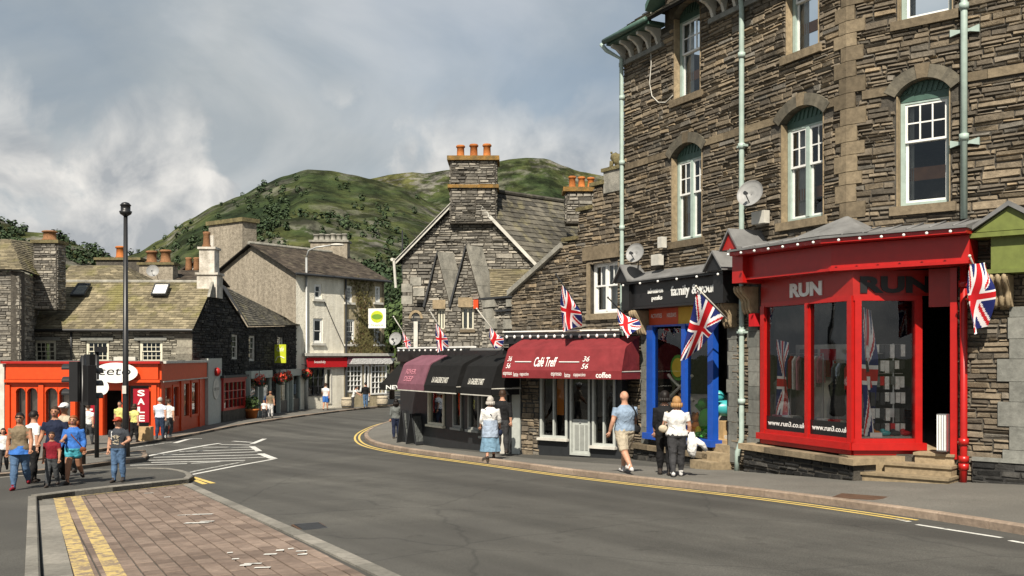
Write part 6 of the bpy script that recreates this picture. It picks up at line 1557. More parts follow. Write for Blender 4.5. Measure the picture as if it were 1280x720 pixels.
slates('r', RH, Fk.P(s3, 3.75, 0.1), Fk.P(s3, 3.8, 0.15) + Vector((-8, 1.0, 0)), rR + Vector((-7, 0.6, 0)), Fk.P(kx(270), 6.15, 0.12), 'dark_roof_slate', 0.24, 0.36)
# white rendered chimney on the gable
def stack(parent, px0, px1, pyt, pyb, d, depth, mat, pots=0):
    a_, b_ = at(px0, pyb, d), at(px1, pyb, d); f = Fac((a_.x, a_.y), (b_.x, b_.y)); z0, z1 = zat(pyb, d), zat(pyt, d)
    m = MB(); m.box(f, 0, f.L, z0, z1, -depth, 0); m.box(f, -0.08, f.L + 0.08, z1 - 0.1, z1 + 0.02, -depth - 0.08, 0.08); return m.build('chimney', mat, parent), f, z1
ch, f, z1 = stack(RH, 246, 271, 341, 372, 53.6, 1.1, 'chimney_render'); ch, f, z1 = stack(RH, 249, 268, 309, 341.5, 53.65, 0.9, 'chimney_render')
m = MB(); m.lathe(f.P(0.28, z1, -0.4), [(0.26, 0), (0.24, 0.1), (0.19, 0.2), (0.17, 0.7), (0.2, 0.75), (0.2, 0.86), (0.14, 0.88)], 14); m.build('chimney_pot', 'old_terracotta', ch, sm=True)
# ---------------- shops let into the black wing
bay_ = Fac(Fk.P(kx(270), 0, 0.35).xy, Fk.P(kx(299), 0, 0.35).xy)
q0 = (0.05, bay_.L - 0.05, -0.95, 0.72)
BW = shopwin(RH, bay_, q0, 'dark_red_paint', 5, 3, 0.14); bx('bay_roof', 'charcoal', RH, bay_, -0.15, bay_.L + 0.15, 0.85, 0.98, -0.35, 0.2); bx('bay_head', 'dark_red_paint', RH, bay_, -0.05, bay_.L + 0.05, 0.72, 0.85, -0.35, 0.1)
bx('stall_riser', 'mortar', RH, bay_, 0, bay_.L, -1.9, -0.95, -0.35, 0.04); bx('interior_back', 'interior', RH, bay_, 0.0, bay_.L, -1.9, .8, -0.34, -0.30)
for x0, x1 in ((306, 333), (344, 370)):
    a, b = kx(x0), kx(x1); d_ = Fk.d((a + b) / 2)
    bx('shopfront', 'sage_paint', RH, Fk, a, b, 0.70, 1.15, 0.0, 0.4); sf = bx('shopfront', 'shop_dark', RH, Fk, a + 0.05, b - 0.05, -2.0, 0.7, 0.0, 0.05)
    for t in (0.0, 0.38, 0.62, 1.0): bx('post', 'sage_paint', sf, Fk, a + (b - a) * t - 0.1 + 0.1 * (t == 0), a + (b - a) * t + 0.1 - 0.1 * (t == 1), -2.0, 0.7, 0.05, 0.32)
    for t0, t1 in ((0.0, 0.38), (0.62, 1.0)):
        bx('stall_riser', 'charcoal', sf, Fk, a + (b - a) * t0 + 0.1, a + (b - a) * t1 - 0.1, -2.0, -0.9, 0.05, 0.28); pane(sf, Fk, a + (b - a) * t0 + 0.1, a + (b - a) * t1 - 0.1, -0.9, 0.7, 0.22)
        bx('display', R.choice(['c_white', 'c_paleblue', 'c_beige']), sf, Fk, a + (b - a) * (t0 + 0.08), a + (b - a) * (t1 - 0.1), -0.6, 0.1, 0.08, 0.14)
# ---------------- things hung on the wing
def board(name, label, F, s0, s1, z0, z1, o0, mat, cat='sign'):
    root = empty(name, F.P((s0 + s1) / 2, z0, o0), label, cat); bx('board', mat, root, F, s0, s1, z0, z1, o0, o0 + 0.06)
    return root
Fn = Fac(Fk.P(kx(341), 0, 0.1).xy, (Fk.P(kx(341), 0, 0.1) + Vector((1.0, -0.25, 0))).xy)
zb0, zb1 = zat(454, 62), zat(430, 62)
r_ = board('hanging_sign', 'square lime green hanging sign on the black slate wall', Fn, 0.05, 0.85, zb0, zb1, 0.0, 'lime_sign')
put_text('Café', 'sign_letters', 'white_paint', r_, Fn, 0.2, 0.7, zb0 + 0.75, zb0 + 1.05, 0.061, 0.004, shear=.2); one(lambda m: m.tube([Fn.P(.12, zb0 + .12, .07), Fn.P(.25, zb0 + .38, .07), Fn.P(.5, zb0 + .42, .07), Fn.P(.75, zb0 + .3, .07)], .025, 6), 'swoosh', 'white_paint', r_)
def leaves(c, r, n, s, mat, name, parent, squash=0.8):
    m = MB()
    for _ in range(n):
        v = Vector((R.gauss(0, 1), R.gauss(0, 1), R.gauss(0, 1))).normalized() * r * (R.random() ** 0.35); v.z *= squash
        p = Vector(c) + v; nn = (v.normalized() + Vector((R.gauss(0, .4), R.gauss(0, .4), R.gauss(0, .4)))).normalized(); u = nn.orthogonal().normalized(); w = nn.cross(u); a = R.random() * 6.3
        u, w = u * math.cos(a) + w * math.sin(a), w * math.cos(a) - u * math.sin(a); k = s * R.uniform(.6, 1.3)
        m.quad(p - u * k, p + w * k * .6, p + u * k, p - w * k * .6)
    o = m.build(name, mat, parent, fix=False); o['kind'] = 'stuff'; return o
for i, (x, y) in enumerate(((312, 475), (338, 473), (347, 470), (372, 467))):
    s = kx(x); d_ = Fk.d(s, 0.6); c = Fk.P(s, zat(y, d_), 0.6)
    where = ['beside the terracotta planter', 'over the left shop door', 'between the two green shopfronts', 'at the white building corner'][i]
    root = empty('hanging_basket', c, 'hanging basket of red flowers ' + where, 'hanging basket', 'hanging baskets on the black wing')
    m = MB(); m.lathe(c + Vector((0, 0, -0.42)), [(0.05, 0), (0.2, 0.1), (0.3, 0.3), (0.32, 0.4)], 12); m.build('basket', 'charcoal', root, sm=True)
    leaves(c + Vector((0, 0, 0.02)), 0.46, 130, 0.09, 'flower_red', 'flowers', root); leaves(c + Vector((0, 0, -0.12)), 0.45, 60, 0.09, 'leaf', 'foliage', root)
    m = MB(); m.tube([c, c + Vector((0, 0, 0.6)), Fk.P(s, c.z + 0.7, 0.0)], 0.02, 5); m.build('bracket', 'charcoal', root)
c = gpix(314, 523, 0.1); root = empty('planter', c, 'terracotta pot with a clipped green bush on the far pavement', 'planter')
m = MB(); m.lathe(c, [(0.3, 0), (0.42, 0.45), (0.48, 0.46), (0.48, 0.56), (0.4, 0.56)], 16); m.build('pot', 'terracotta', root, sm=True); leaves(c + Vector((0, 0, 0.9)), 0.55, 420, 0.08, 'leaf', 'bush', root, 0.85)

# ================================================================ the white rendered building up the street
WH = empty('white_building', (-15, 72, -1.7), 'tall white and vine covered building with a brown slate roof', 'building')
Fb = Fac((-15.2, 70.0), (-9.9, 77.06)); Fc = Fac((-22.8, 75.7), (-15.2, 70.0)); bxx = lambda x, o=0: Fb.s(x, o)
zE2 = 7.85; zR2 = 10.15; sp_ = bxx(430)
def bz(x, y): return Fb.z(x, y)
ww1 = [(bxx(393), bxx(402), bz(397, 374), bz(397, 355)), (bxx(391.5), bxx(403.5), bz(397, 429), bz(397, 398))]
ww2 = [(bxx(432.5), bxx(440.5), bz(436, 378), bz(436, 357)), (bxx(469), bxx(475.5), bz(472, 378), bz(472, 358)), (bxx(432), bxx(443.5), bz(437, 430), bz(437, 399)), (bxx(467.5), bxx(478), bz(472, 430), bz(472, 400))]
sh = [(bxx(384), bxx(405), bz(395, 495), bz(395, 460)), (bxx(407), bxx(414), bz(410, 505), bz(410, 460))]
sh2 = [(bxx(432), bxx(452), bz(442, 490), bz(442, 456)), (bxx(455), bxx(461), bz(458, 501), bz(458, 456)), (bxx(463), bxx(483), bz(472, 493), bz(472, 456))]
m = MB(); m.holes(Fb, 0, sp_, -2.3, zE2, ww1 + sh, 0.4); wa = m.build('wall', 'white_render', WH)
m = MB(); m.holes(Fb, sp_ + 0.002, Fb.L, -2.3, zE2, ww2 + sh2, 0.4); wb_ = m.build('wall', 'cream_render', WH)
for q in ww1 + ww2:
    sash(WH, Fb, q[0], q[1], q[2], q[3], 0.06, 'white_paint', 'white_paint', (1, 1) if q in ww1 else (3, 2), (1, 1) if q in ww1 else (3, 2), False, meet=0.5, ow=0.14, single=False)
    bx('sill', 'old_white', WH, Fb, q[0] - 0.2, q[1] + 0.2, q[2] - 0.16, q[2], -0.1, 0.14)
for q in sh: shopwin(WH, Fb, q, 'charcoal' if q is sh[0] else 'old_white', 3 if q is sh[0] else 1, 3 if q is sh[0] else 1, 0.1)
for q in sh2: shopwin(WH, Fb, q, 'white_paint', 4 if q is not sh2[1] else 1, 5 if q is not sh2[1] else 1, 0.12)
fa = bx('fascia', 'cloth_red', WH, Fb, bxx(381), bxx(431) , bz(400, 459), bz(400, 447), 0.0, 0.25); put_text('beautifully', 'sign_letters', 'white_paint', fa, Fb, bxx(390), bxx(404), bz(397, 455), bz(397, 450.5), 0.252, 0.01)
fb_ = bx('fascia', 'plum_cloth', WH, Fb, bxx(431.5), bxx(487), bz(458, 455), bz(458, 446), 0.0, 0.3); bx('cornice', 'old_white', WH, Fb, bxx(378), bxx(488), bz(430, 445), bz(430, 441.5), 0.0, 0.4)
for i in range(9): m = MB(); s = bxx(433) + i * (bxx(486) - bxx(433)) / 9; m.fpoly(Fb, [(s, bz(458, 455)), (s + 0.5, bz(458, 455)), (s + 0.9, bz(458, 448)), (s + 0.4, bz(458, 448))], 0.3, 0.33); m.build('swag', 'c_white', fb_)
bx('interior_back', 'interior', WH, Fb, 0.4, Fb.L - 0.4, -2.2, 1.6, -2.6, -2.5)
# gable and rear
L = Fc.L; gp = [(0, -2.3), (L, -2.3), (L, zE2), (L / 2, zR2), (0, zE2)]
m = MB(); m.fpoly(Fc, gp, -0.4, 0); m.build('gable_wall', 'rough_render', WH)
bk = Vector((-Fb.n.x, -Fb.n.y, 0)); vwall('rear_wall', Fb.P(Fb.L, 0) + bk * L, Fc.P(0, 0) , -2.3, zE2, 0.4, 'rough_render', WH)
m = MB(); ge = Fac(Fb.P(Fb.L, 0).xy, (Fb.P(Fb.L, 0) + bk * L).xy); m.fpoly(ge, [(0, -2.3), (L, -2.3), (L, zE2), (L / 2, zR2), (0, zE2)], -0.4, -0.002); m.build('gable_wall', 'cream_render', WH)
e0, e1 = Fb.P(-0.35, zE2 - 0.05, 0.4), Fb.P(Fb.L + 0.4, zE2 - 0.05, 0.4); k0, k1 = Fb.P(-0.35, zR2 + 0.1, -L / 2), Fb.P(Fb.L + 0.4, zR2 + 0.1, -L / 2)
slates('r', WH, e0, e1, k1, k0, 'brown_roof_slate', 0.26, 0.4)
f0, f1 = Fb.P(-0.35, zE2 - 0.05, -L - 0.4), Fb.P(Fb.L + 0.4, zE2 - 0.05, -L - 0.4); slates('r', WH, f1, f0, k0, k1, 'brown_roof_slate', 0.3, 0.4)
m = MB(); m.tube([e0, e1], 0.09, 8); m.build('gutter', 'charcoal', WH)
m = MB(); m.tube([k0 + Vector((0, 0, .05)), k1 + Vector((0, 0, .05))], 0.13, 8); m.build('ridge_tiles', 'weathered_slab', WH)
zc9 = zat(279, 74.5); bx('chimney', 'rough_render', WH, Fc, Fc.s(261), Fc.s(303), 7.0, zc9, -1.3, 0.012); bx('chimney_cap', 'mossy_stone', WH, Fc, Fc.s(259), Fc.s(305), zc9, zc9 + 0.3, -1.45, 0.15)
bx('chimney_shoulder', 'chimney_render', WH, Fc, Fc.s(256), Fc.s(268), 7, zat(291, 74), -0.8, 0.1)
chimney(WH, 388, 434, 300, 330, 79.0, 1.4, 'rough_render', 'weathered_slab', 6, 'weathered_slab', 0.55, potr=0.22, ext=1.6)
m = MB(); m.tube([Fb.P(Fb.s(431), zE2, 0.12), Fb.P(Fb.s(431), -1.8, 0.12)], 0.07, 8); m.build('drainpipe', 'charcoal', WH)
# a cable's shadow streak on the white wall, drawn as a dark tube
m = MB(); m.tube([Fb.P(*Fb.px(404, 374), 0.04), Fb.P(*Fb.px(416, 403), 0.05), Fb.P(*Fb.px(429, 432), 0.04)], 0.03, 5); m.build('cable_or_shadow', 'charcoal', WH)
# climbing vine on the right part
VN = empty('climbing_vine', Fb.P(bxx(455), -1.6, 0.1), 'brown climbing vine spreading over the cream wall between the sash windows', 'vine')
lf = MB()
for i in range(46):
    s = R.choice([bxx(446), bxx(455), bxx(464), bxx(483)]) + R.uniform(-.5, .5); z = 1.9; pts = [Fb.P(s, z, 0.05)]; ds = R.uniform(-.5, .5)
    for k in range(R.randint(4, 12)):
        ds += R.uniform(-.45, .45); ds *= 0.8; s = max(sp_ + 0.2, min(Fb.L - 0.1, s + ds * 0.6)); z = min(zE2 - 0.2, z + R.uniform(.3, .65)); pts.append(Fb.P(s, z, R.uniform(0.03, 0.1)))
        if any(q[0] - .1 < s < q[1] + .1 and q[2] < z < q[3] for q in ww2): break
        for _ in range(7):
            p = Fb.P(s + R.gauss(0, .3), z + R.gauss(0, .3), R.uniform(.04, .16)); ss, zz_ = s, z
            u = Vector((Fb.u.x, Fb.u.y, 0)) * R.uniform(.05, .13); w = Vector((0, 0, R.uniform(.05, .12))); lf.quad(p - u, p - w, p + u + Vector((0, 0, .03)), p + w)
    m = MB(); m.tube(pts, [0.06 - 0.045 * k / max(1, len(pts) - 1) for k in range(len(pts))], 5, False); m.build('stem', 'vine_wood', VN)
o = lf.build('foliage', 'vine_leaf', VN, fix=False); o['kind'] = 'stuff'
# projecting sign board with a green oval
Fm = Fac(Fb.P(bxx(458), 0, 0.3).xy, (Fb.P(bxx(458), 0, 0.3) + Vector((1.45, -0.35, 0))).xy); z0, z1 = zat(411, 77), zat(387, 77)
r_ = board('projecting_sign', 'white projecting sign with a green oval on the vine covered wall', Fm, -0.05, 1.35, z0, z1, 0.0, 'white_paint')
m = MB(); m.fpoly(Fm, [(0.65 + 0.5 * math.cos(t), (z0 + z1) / 2 + 0.12 + 0.45 * math.sin(t)) for t in [2 * math.pi * i / 20 for i in range(20)]], 0.061, 0.07); m.build('emblem', 'lime_sign', r_)
m = MB(); m.fpoly(Fm, [(0.65 + 0.42 * math.cos(t), (z0 + z1) / 2 + 0.12 + 0.20 * math.sin(t)) for t in [2 * math.pi * i / 20 for i in range(20)]], 0.071, 0.078); m.build('emblem_band', 'green_print', r_)
put_text('The apple pie', 'sign_letters', 'green_print', r_, Fm, 0.15, 1.15, z0 + 0.12, z0 + 0.32, 0.062, 0.004)
for k in range(2):
    m = MB(); m.tube([Fm.P(0.0, z0 + 0.2 + k * 1.1, 0.03), Fb.P(bxx(458), z0 + 0.2 + k * 1.1, 0.0)], 0.03, 5); m.build('bracket', 'charcoal', r_)

# ================================================================ houses behind, at the left
LH = empty('slate_house', (-26, 50, -1.5), 'grey slate house at the left edge with a pale lichened roof', 'house')
Fl = Fac(at(-120, 0, 47.6).xy, at(25, 0, 47.2).xy); zl = zat(339, 47.2)
m = MB(); m.box(Fl, 0, Fl.L, -2, zl, -0.4, 0); lw = m.build('wall', 'mortar', LH); lay(lw, Fl, rubble(Fl, 2.5, Fl.L, 1.0, zl, None, (), w=(0.25, 0.8), h=(0.08, 0.2), dep=(0.02, 0.06), band=.4), 'grey_slate_stone')
Fl2 = Fac(Fl.P(Fl.L, 0).xy, at(58, 0, 54).xy); m = MB(); m.box(Fl2, 0.002, Fl2.L, -2, zl, -0.4, -0.002); lw2 = m.build('side_wall', 'mortar', LH); lay(lw2, Fl2, rubble(Fl2, 0, Fl2.L, 1.0, zl, None, (), w=(0.25, 0.8), h=(0.08, 0.2), dep=(0.02, 0.05), band=.4), 'grey_slate_stone')
a0, b0 = Fl.P(-0.2, zl + 0.05, 0.3), Fl.P(Fl.L + 0.3, zl + 0.05, 0.3); c0, d0 = at(12, 299, 51), at(-150, 299, 51)
slates('r', LH, a0, b0, c0, d0, 'roof_slate', 0.24, 0.36); slates('r', LH, b0, Fl2.P(Fl2.L, zl + 0.05, 0.35), at(44, 303, 55), c0, 'roof_slate', 0.24, 0.36)
chimney(LH, 42, 71, 300, 338, 50.5, 1.0, 'mortar', 'mossy_stone', 1, 'old_terracotta', 0.55, stone='grey_slate_stone', potr=0.34, ext=2.0)
RB = empty('rear_house', (-22, 58, -1.5), 'low slate house whose roof and chimneys show above the red shop roof', 'house')
q = [at(62, 362, 57), at(186, 362, 57), at(152, 332, 60), at(88, 332, 60)]
m = MB(); m.prism([Vector((p.x, p.y, -1.8)) for p in (q[0], q[1], q[1] + Vector((0, 7, 0)), q[0] + Vector((0, 7, 0)))], [Vector((p.x, p.y, q[0].z - 0.1)) for p in (q[0], q[1], q[1] + Vector((0, 7, 0)), q[0] + Vector((0, 7, 0)))]); m.build('wall', 'mortar', RB)
slates('r', RB, *q, 'roof_slate', 0.24, 0.36)
slates('r', RB, q[1], q[1] + Vector((0, 7, 0)), q[2] + Vector((0, 0.5, 0)), q[2], 'roof_slate', 0.24, 0.36)
slates('r', RB, q[1] + Vector((0, 7, 0)), q[0] + Vector((0, 7, 0)), q[3] + Vector((0, .5, 0)), q[2] + Vector((0, .5, 0)), 'roof_slate', 0.24, 0.36)
RC = empty('back_terrace', (-24, 66, -1.7), 'far back terrace with a long mossy chimney and orange pots', 'house')
m = MB(); a_, b_ = at(110, 362, 66), at(250, 362, 66); f = Fac(a_.xy, b_.xy); m.box(f, 0, f.L, -2, zat(350, 66), -6, 0); m.build('wall', 'rough_render', RC)
A, B = f.P(-.2, zat(350, 66), .3), f.P(f.L + .2, zat(350, 66), .3); slates('r', RC, A, B, B + Vector((0, 3.3, 0.9)), A + Vector((0, 3.3, 0.9)), 'brown_roof_slate', 0.3, 0.4); slates('r', RC, B + Vector((0, 6.6, 0)), A + Vector((0, 6.6, 0)), A + Vector((0, 3.3, 0.9)), B + Vector((0, 3.3, 0.9)), 'brown_roof_slate', 0.3, 0.4)
chimney(RC, 120, 174, 322, 352, 66.5, 1.0, 'mortar', 'mossy_stone', 1, 'terracotta', 0.75, potr=0.3, ext=1.0)
chimney(RC, 174, 216, 328, 352, 65.5, 1.0, 'rough_render', 'mossy_stone', 2, 'old_terracotta', 0.85, potr=0.34, ext=1.0)
dish(191, 339, 64.5, 7.5, 'dark satellite dish by the twin pot chimney behind the red shop roof', at(195, 342, 65.4), (0.2, -1, 0.3))
RD = empty('gabled_house', (-22, 78, -1.7), 'far rendered house with a shallow gable between the chimneys', 'house')
m = MB(); f = Fac(at(222, 0, 80).xy, at(300, 0, 80).xy); pl = pxpoly(f, [(222, 400), (222, 345), (262, 318), (300, 345), (300, 400)]); m.fpoly(f, [(s, max(z, -2) if i not in (0, 4) else -2) for i, (s, z) in enumerate(pl)], -7, 0); m.build('wall', 'chimney_render', RD)
for a, b in ((1, 2), (3, 2)):
    m = MB(); p, q_ = f.P(pl[a][0] + (-.4 if a == 1 else .4), pl[a][1] - .1, .3), f.P(pl[b][0], pl[b][1] + .15, .3); bkv = Vector((0, 7.6, 0)); m.hexa([p, q_, q_ + bkv, p + bkv] + [v + Vector((0, 0, .15)) for v in (p, q_, q_ + bkv, p + bkv)]); m.build('roof', 'brown_roof_slate', RD)
for x in (236, 246): m = MB(); m.lathe(at(x, 340, 79), [(.3, 0), (.26, .3), (.24, 1.0), (.3, 1.1), (.2, 1.15)], 12); m.build('chimney_pot', 'old_terracotta', RD, sm=True)
# ================================================================ union flags
def flagmi(u, v):
    x, y = u * 60, v * 30
    if abs(x - 30) < 3 or abs(y - 15) < 3: return 1
    if abs(x - 30) < 5 or abs(y - 15) < 5: return 2
    a = (y - x / 2) / 1.118; b = (y - (30 - x / 2)) / 1.118
    for sgn, dd in ((1 if x < 30 else -1, a), (-1 if x < 30 else 1, b)):
        if abs(dd) < 3: return 1 if 0 < -dd * sgn < 2 else 2
    return 0
def flag(label, ht, hb, ft, fb, pole=None, amp=0.06, waves=2.2, nd=None, u1=1.0, polemat='old_white', skew=0.5):
    """cloth between hoist top/bottom and fly top/bottom corners, rippled in depth"""
    ht, hb, ft, fb = map(Vector, (ht, hb, ft, fb)); base = min((ht, hb, ft, fb), key=lambda p: p.z)
    root = empty('union_flag', base, label, 'flag', 'union flags on the shopfronts')
    n = Vector(nd).normalized() if nd else (ft - ht).cross(hb - ht).normalized()
    NU, NV = 66, 40; m = MB()
    for i in range(NU + 1):
        for j in range(NV + 1):
            u, v = i / NU, j / NV
            p = ht.lerp(ft, u).lerp(hb.lerp(fb, u), 1 - v)
            w = math.sin((u * waves * .6 + v * skew) * 2 * math.pi) * amp * 1.5 * min(1, u * 2.5 + .12) + math.sin((v * waves * 0.9 + u * .5) * 2 * math.pi) * amp * 1.3 * min(1, u * 2 + .1)
            m.v.append(p + n * w + Vector((0, 0, -0.12 * amp * math.sin(v * math.pi))))
    for i in range(NU):
        for j in range(NV):
            k = i * (NV + 1) + j; m.f.append([k, k + NV + 1, k + NV + 2, k + 1]); m.mi.append(flagmi((i + .5) / NU * u1, (j + .5) / NV))
    m.build('cloth', ['cloth_blue', 'cloth_red', 'cloth_white'], root, sm=True, fix=False)
    if pole:
        a, b = map(Vector, pole); mm = MB(); mm.tube([a, b], 0.018, 8); mm.build('pole', polemat, root, sm=True)
        mm = MB(); mm.ball(b, 0.03, n=8, k=6); mm.build('finial', polemat, root, sm=True)
    return root
P = lambda F, x, y, o: F.P(*F.px(x, y, o), o)
Zf = lambda X, Y: (760 + X / 4.0, 300 + Y / 4.0)
t_, h_ = Zf(440, 232), Zf(632, 432)
flag('large union flag hanging from a white pole over the blue shop window', P(F2, *Zf(446, 250), 1.15), P(F2, *Zf(578, 382), .62), P(F2, *Zf(362, 602), 1.15), P(F2, *Zf(452, 556), .75), (P(F2, *h_, 0.05), P(F2, *t_, 1.25)), 0.07, 1.3)
flag('narrow union flag bunched beside the red drainpipe by the green shop', P(F1, 1212, 330, .75), P(F1, 1231, 328, .45), P(F1, 1212, 418, .72), P(F1, 1238, 408, .40), (P(F1, 1226, 352, 0.05), P(F1, 1212, 320, .9)), 0.07, 1.0)
flag('union flag on a pole above the maroon cafe awning', P(Fs, 703, 356, 1.05), P(Fs, 716, 374, .75), P(Fs, 702, 415, 1.0), P(Fs, 728, 408, .55), (P(Fs, 728, 392, 0.05), P(Fs, 695, 343, 1.3)), 0.07, 0.9, polemat='charcoal')
flag('union flag drooping between the cafe awning and the black shop', P(F2, 772, 386, .85), P(F2, 782, 396, .55), P(F2, 781, 424, .85), P(F2, 802, 409, .55), (P(F2, 790, 404, 0.0), P(F2, 760, 372, 1.2)), 0.05, 0.9, polemat='charcoal')
flag('union flag hanging over the join of the plum and black awnings', P(F5, 545, 404, .9), P(F5, 553, 414, .7), P(F5, 546, 441, .9), P(F5, 561, 434, .6), (P(F5, 560, 426, .2), P(F5, 537, 388, 1.1)), 0.06, 0.9, polemat='old_white')
flag('union flag hanging over the nearer black gallery awning', P(F5, 613, 409, .9), P(F5, 620, 418, .7), P(F5, 616, 437, .9), P(F5, 628, 433, .6), (P(F5, 628, 428, .2), P(F5, 596, 386, 1.1)), 0.06, 0.9, polemat='old_white')
flag('small faded union flag at the far end of the gallery shops', P(F5, 503, 414, .6), P(F5, 508, 422, .5), P(F5, 507, 436, .6), P(F5, 514, 432, .5), (P(F5, 512, 428, .1), P(F5, 492, 396, .8)), 0.04, 0.9, polemat='old_white')
flag('union flag draped upright behind the left pane of the red shop', P(B1, 971, 424, -.25), P(B1, 986, 428, -.35), P(B1, 971, 532, -.25), P(B1, 988, 530, -.3), None, 0.05, 1.2)
flag('union flag draped upright behind the right pane by the corner post', P(B2, 1079, 384, -.2), P(B2, 1089, 388, -.3), P(B2, 1080, 552, -.2), P(B2, 1097, 550, -.3), None, 0.05, 1.5)

# ================================================================ street furniture
b = gpix(157, 571, 0.1); zt_ = zat(268, b.y)
root = empty('lamp_post', b, 'tall slim black lamp post on the traffic island', 'lamp post')
m = MB(); m.tube([b, b + Vector((0, 0, 1.4)), Vector((b.x, b.y, zt_))], [0.095, 0.09, 0.06], 12); m.lathe(b, [(0.13, 0), (0.13, 0.5), (0.1, 0.55)], 12); m.build('post', 'black_paint', root, sm=True)
m = MB(); m.lathe(Vector((b.x, b.y, zt_ - 0.05)), [(0.07, 0), (0.16, 0.06), (0.19, 0.14), (0.14, 0.16), (0.14, 0.30), (0.17, 0.32), (0.10, 0.40), (0.03, 0.42)], 14); m.build('lantern', 'black_paint', root, sm=True)
o = MB(); o.box(Fac((b.x - .06, b.y - .1), (b.x + .06, b.y - .1)), 0, .12, zat(492, b.y), zat(482, b.y), 0, 0.02); o.build('plate', 'old_white', root)
def signal(px, py, ytop, label, heads, cam_=False):
    b = gpix(px, py, 0.1); root = empty('traffic_light', b, label, 'traffic light', 'traffic lights on the island')
    zt = zat(ytop, b.y); m = MB(); m.tube([b, Vector((b.x, b.y, zt))], 0.065, 12); m.build('pole', 'black_paint', root, sm=True)
    for (dx, ang, dz) in heads:
        c = Vector((b.x + dx, b.y - 0.02, zt - 1.25 + dz)); f = Vector((math.cos(ang), math.sin(ang), 0)); r = Vector((-f.y, f.x, 0))
        m = MB(); q = [c + r * a * .17 + f * e * .12 for a, e in ((-1, -1), (1, -1), (1, 1), (-1, 1))]; m.hexa(q + [p + Vector((0, 0, 1.08)) for p in q]); hd = m.build('signal_head', 'black_paint', root)
        for k in range(3):
            lc = c + Vector((0, 0, 0.2 + 0.34 * k)) + f * 0.12
            m = MB(); m.tube([lc, lc + f * 0.02], 0.11, 14); m.build('lens', ['toy_green', 'toy_orange', 'cloth_red'][k], hd)
            m = MB(); n = 10
            for i in range(n):
                a0, a1 = math.pi * (i / n) * 1.1 - .16, math.pi * ((i + 1) / n) * 1.1 - .16
                p = [lc + (r * math.cos(a) + Vector((0, 0, 1)) * math.sin(a)) * 0.13 for a in (a0, a1)]; m.quad(p[0], p[1], p[1] + f * 0.24, p[0] + f * 0.24)
            m.build('visor', 'black_paint', hd, fix=False)
    if cam_:
        c = Vector((b.x + 0.12, b.y, zt)); m = MB(); m.abox(c, 0.34, 0.16, 0.16, 0.5); m.build('detector', 'black_paint', root)
    return root, b, zt
signal(104, 581, 444, 'nearer traffic light with its heads turned sideways, left of its twin', [(-0.17, math.pi * .97, 0.0), (0.16, math.pi * .3, -0.1)])
_, b2, zt2 = signal(121, 572, 440, 'traffic light carrying a round sign, right of its twin', [(-0.15, math.pi * .85, 0.1)], True)
root = empty('round_sign', Vector((b2.x + .15, b2.y - .1, zat(493, b2.y))), 'round white sign bolted to the right traffic light pole', 'sign')
m = MB(); c = Vector((b2.x + .16, b2.y - .13, zat(484, b2.y))); m.lathe(c, [(0.24, 0), (0.24, 0.02)], 20, axis=Vector((0.25, -1, 0))); m.build('disc', 'white_paint', root)
m = MB(); m.tube([c, Vector((b2.x, b2.y, c.z))], 0.02, 6); m.build('bracket', 'charcoal', root)
b = gpix(383, 511.5, 0.1); zt_ = zat(322, b.y)
root = empty('street_light', b, 'tall galvanised street light in front of the white building', 'street light')
m = MB(); m.tube([b, b + Vector((0, 0, 2.2)), b + Vector((0, 0, 2.3)), Vector((b.x, b.y, zt_))], [0.14, 0.13, 0.09, 0.07], 10); m.build('post', 'galvanised', root, sm=True)
arm = [Vector((b.x, b.y, zt_)), Vector((b.x + .15, b.y, zt_ + .5)), Vector((b.x + .7, b.y - .1, zt_ + .72)), Vector((b.x + 1.9, b.y - .3, zt_ + .85))]
m = MB(); m.tube(arm, 0.055, 8); m.build('arm', 'galvanised', root, sm=True)
m = MB(); m.ball(arm[-1] + Vector((.35, -.05, .02)), .5, .16, .1, 12, 8); m.build('lantern', 'old_white', root, sm=True)
# boards, stand and canopy by the gallery shops
def aboard(px, py, w, h, label, rz):
    c = gpix(px, py, 0.08); root = empty('pavement_board', c, label, 'pavement board', 'boards outside the gallery shops'); M_ = Matrix.Rotation(rz, 3, 'Z')
    for sg in (-1, 1):
        m = MB(); q = [M_ @ Vector((a * w / 2, sg * (0.22 - 0.2 * t), h * t)) for a, t in ((-1, 0), (1, 0), (1, 1), (-1, 1))]; e = M_ @ Vector((0, sg * .025, 0)); m.hexa([c + p for p in q] + [c + p + e for p in q]); pn = m.build('panel', 'charcoal', root)
        m = MB(); q2 = [M_ @ Vector((a * w * .42, sg * (0.22 - 0.2 * t) + sg * .028, h * t)) for a, t in ((-1, .1), (1, .1), (1, .92), (-1, .92))]; m.poly([c + p for p in q2]); m.build('poster', 'c_tweed', pn, fix=False)
aboard(511, 553, 0.75, 1.15, 'dark pavement board nearest the woman in the grey cardigan', 0.9); aboard(521, 555, 0.6, 1.05, 'narrow pavement board tucked under the plum awning', 0.9)
c = gpix(503, 545, 0.1); root = empty('news_parasol', c, 'black canopy reading NEWS beside the plum awning', 'canopy')
zt_ = zat(448, c.y); m = MB(); m.tube([c, Vector((c.x, c.y, zt_))], 0.03, 8); m.build('pole', 'charcoal', root)
Fz = Fac((c.x - .75, c.y - .5), (c.x + .55, c.y - .5)); zc0, zc1 = zat(487, c.y), zat(480, c.y)
m = MB(); T = Vector((c.x + .1, c.y, zt_)); q = [Fz.P(-.1, zc1, 0), Fz.P(Fz.L + .1, zc1, 0), Fz.P(Fz.L, zc1, -1.3), Fz.P(0, zc1, -1.3)]
for i in range(4): m.add([q[i], q[(i + 1) % 4], T], [(0, 1, 2)])
m.build('canopy', 'black_cloth', root, fix=False); m = MB()
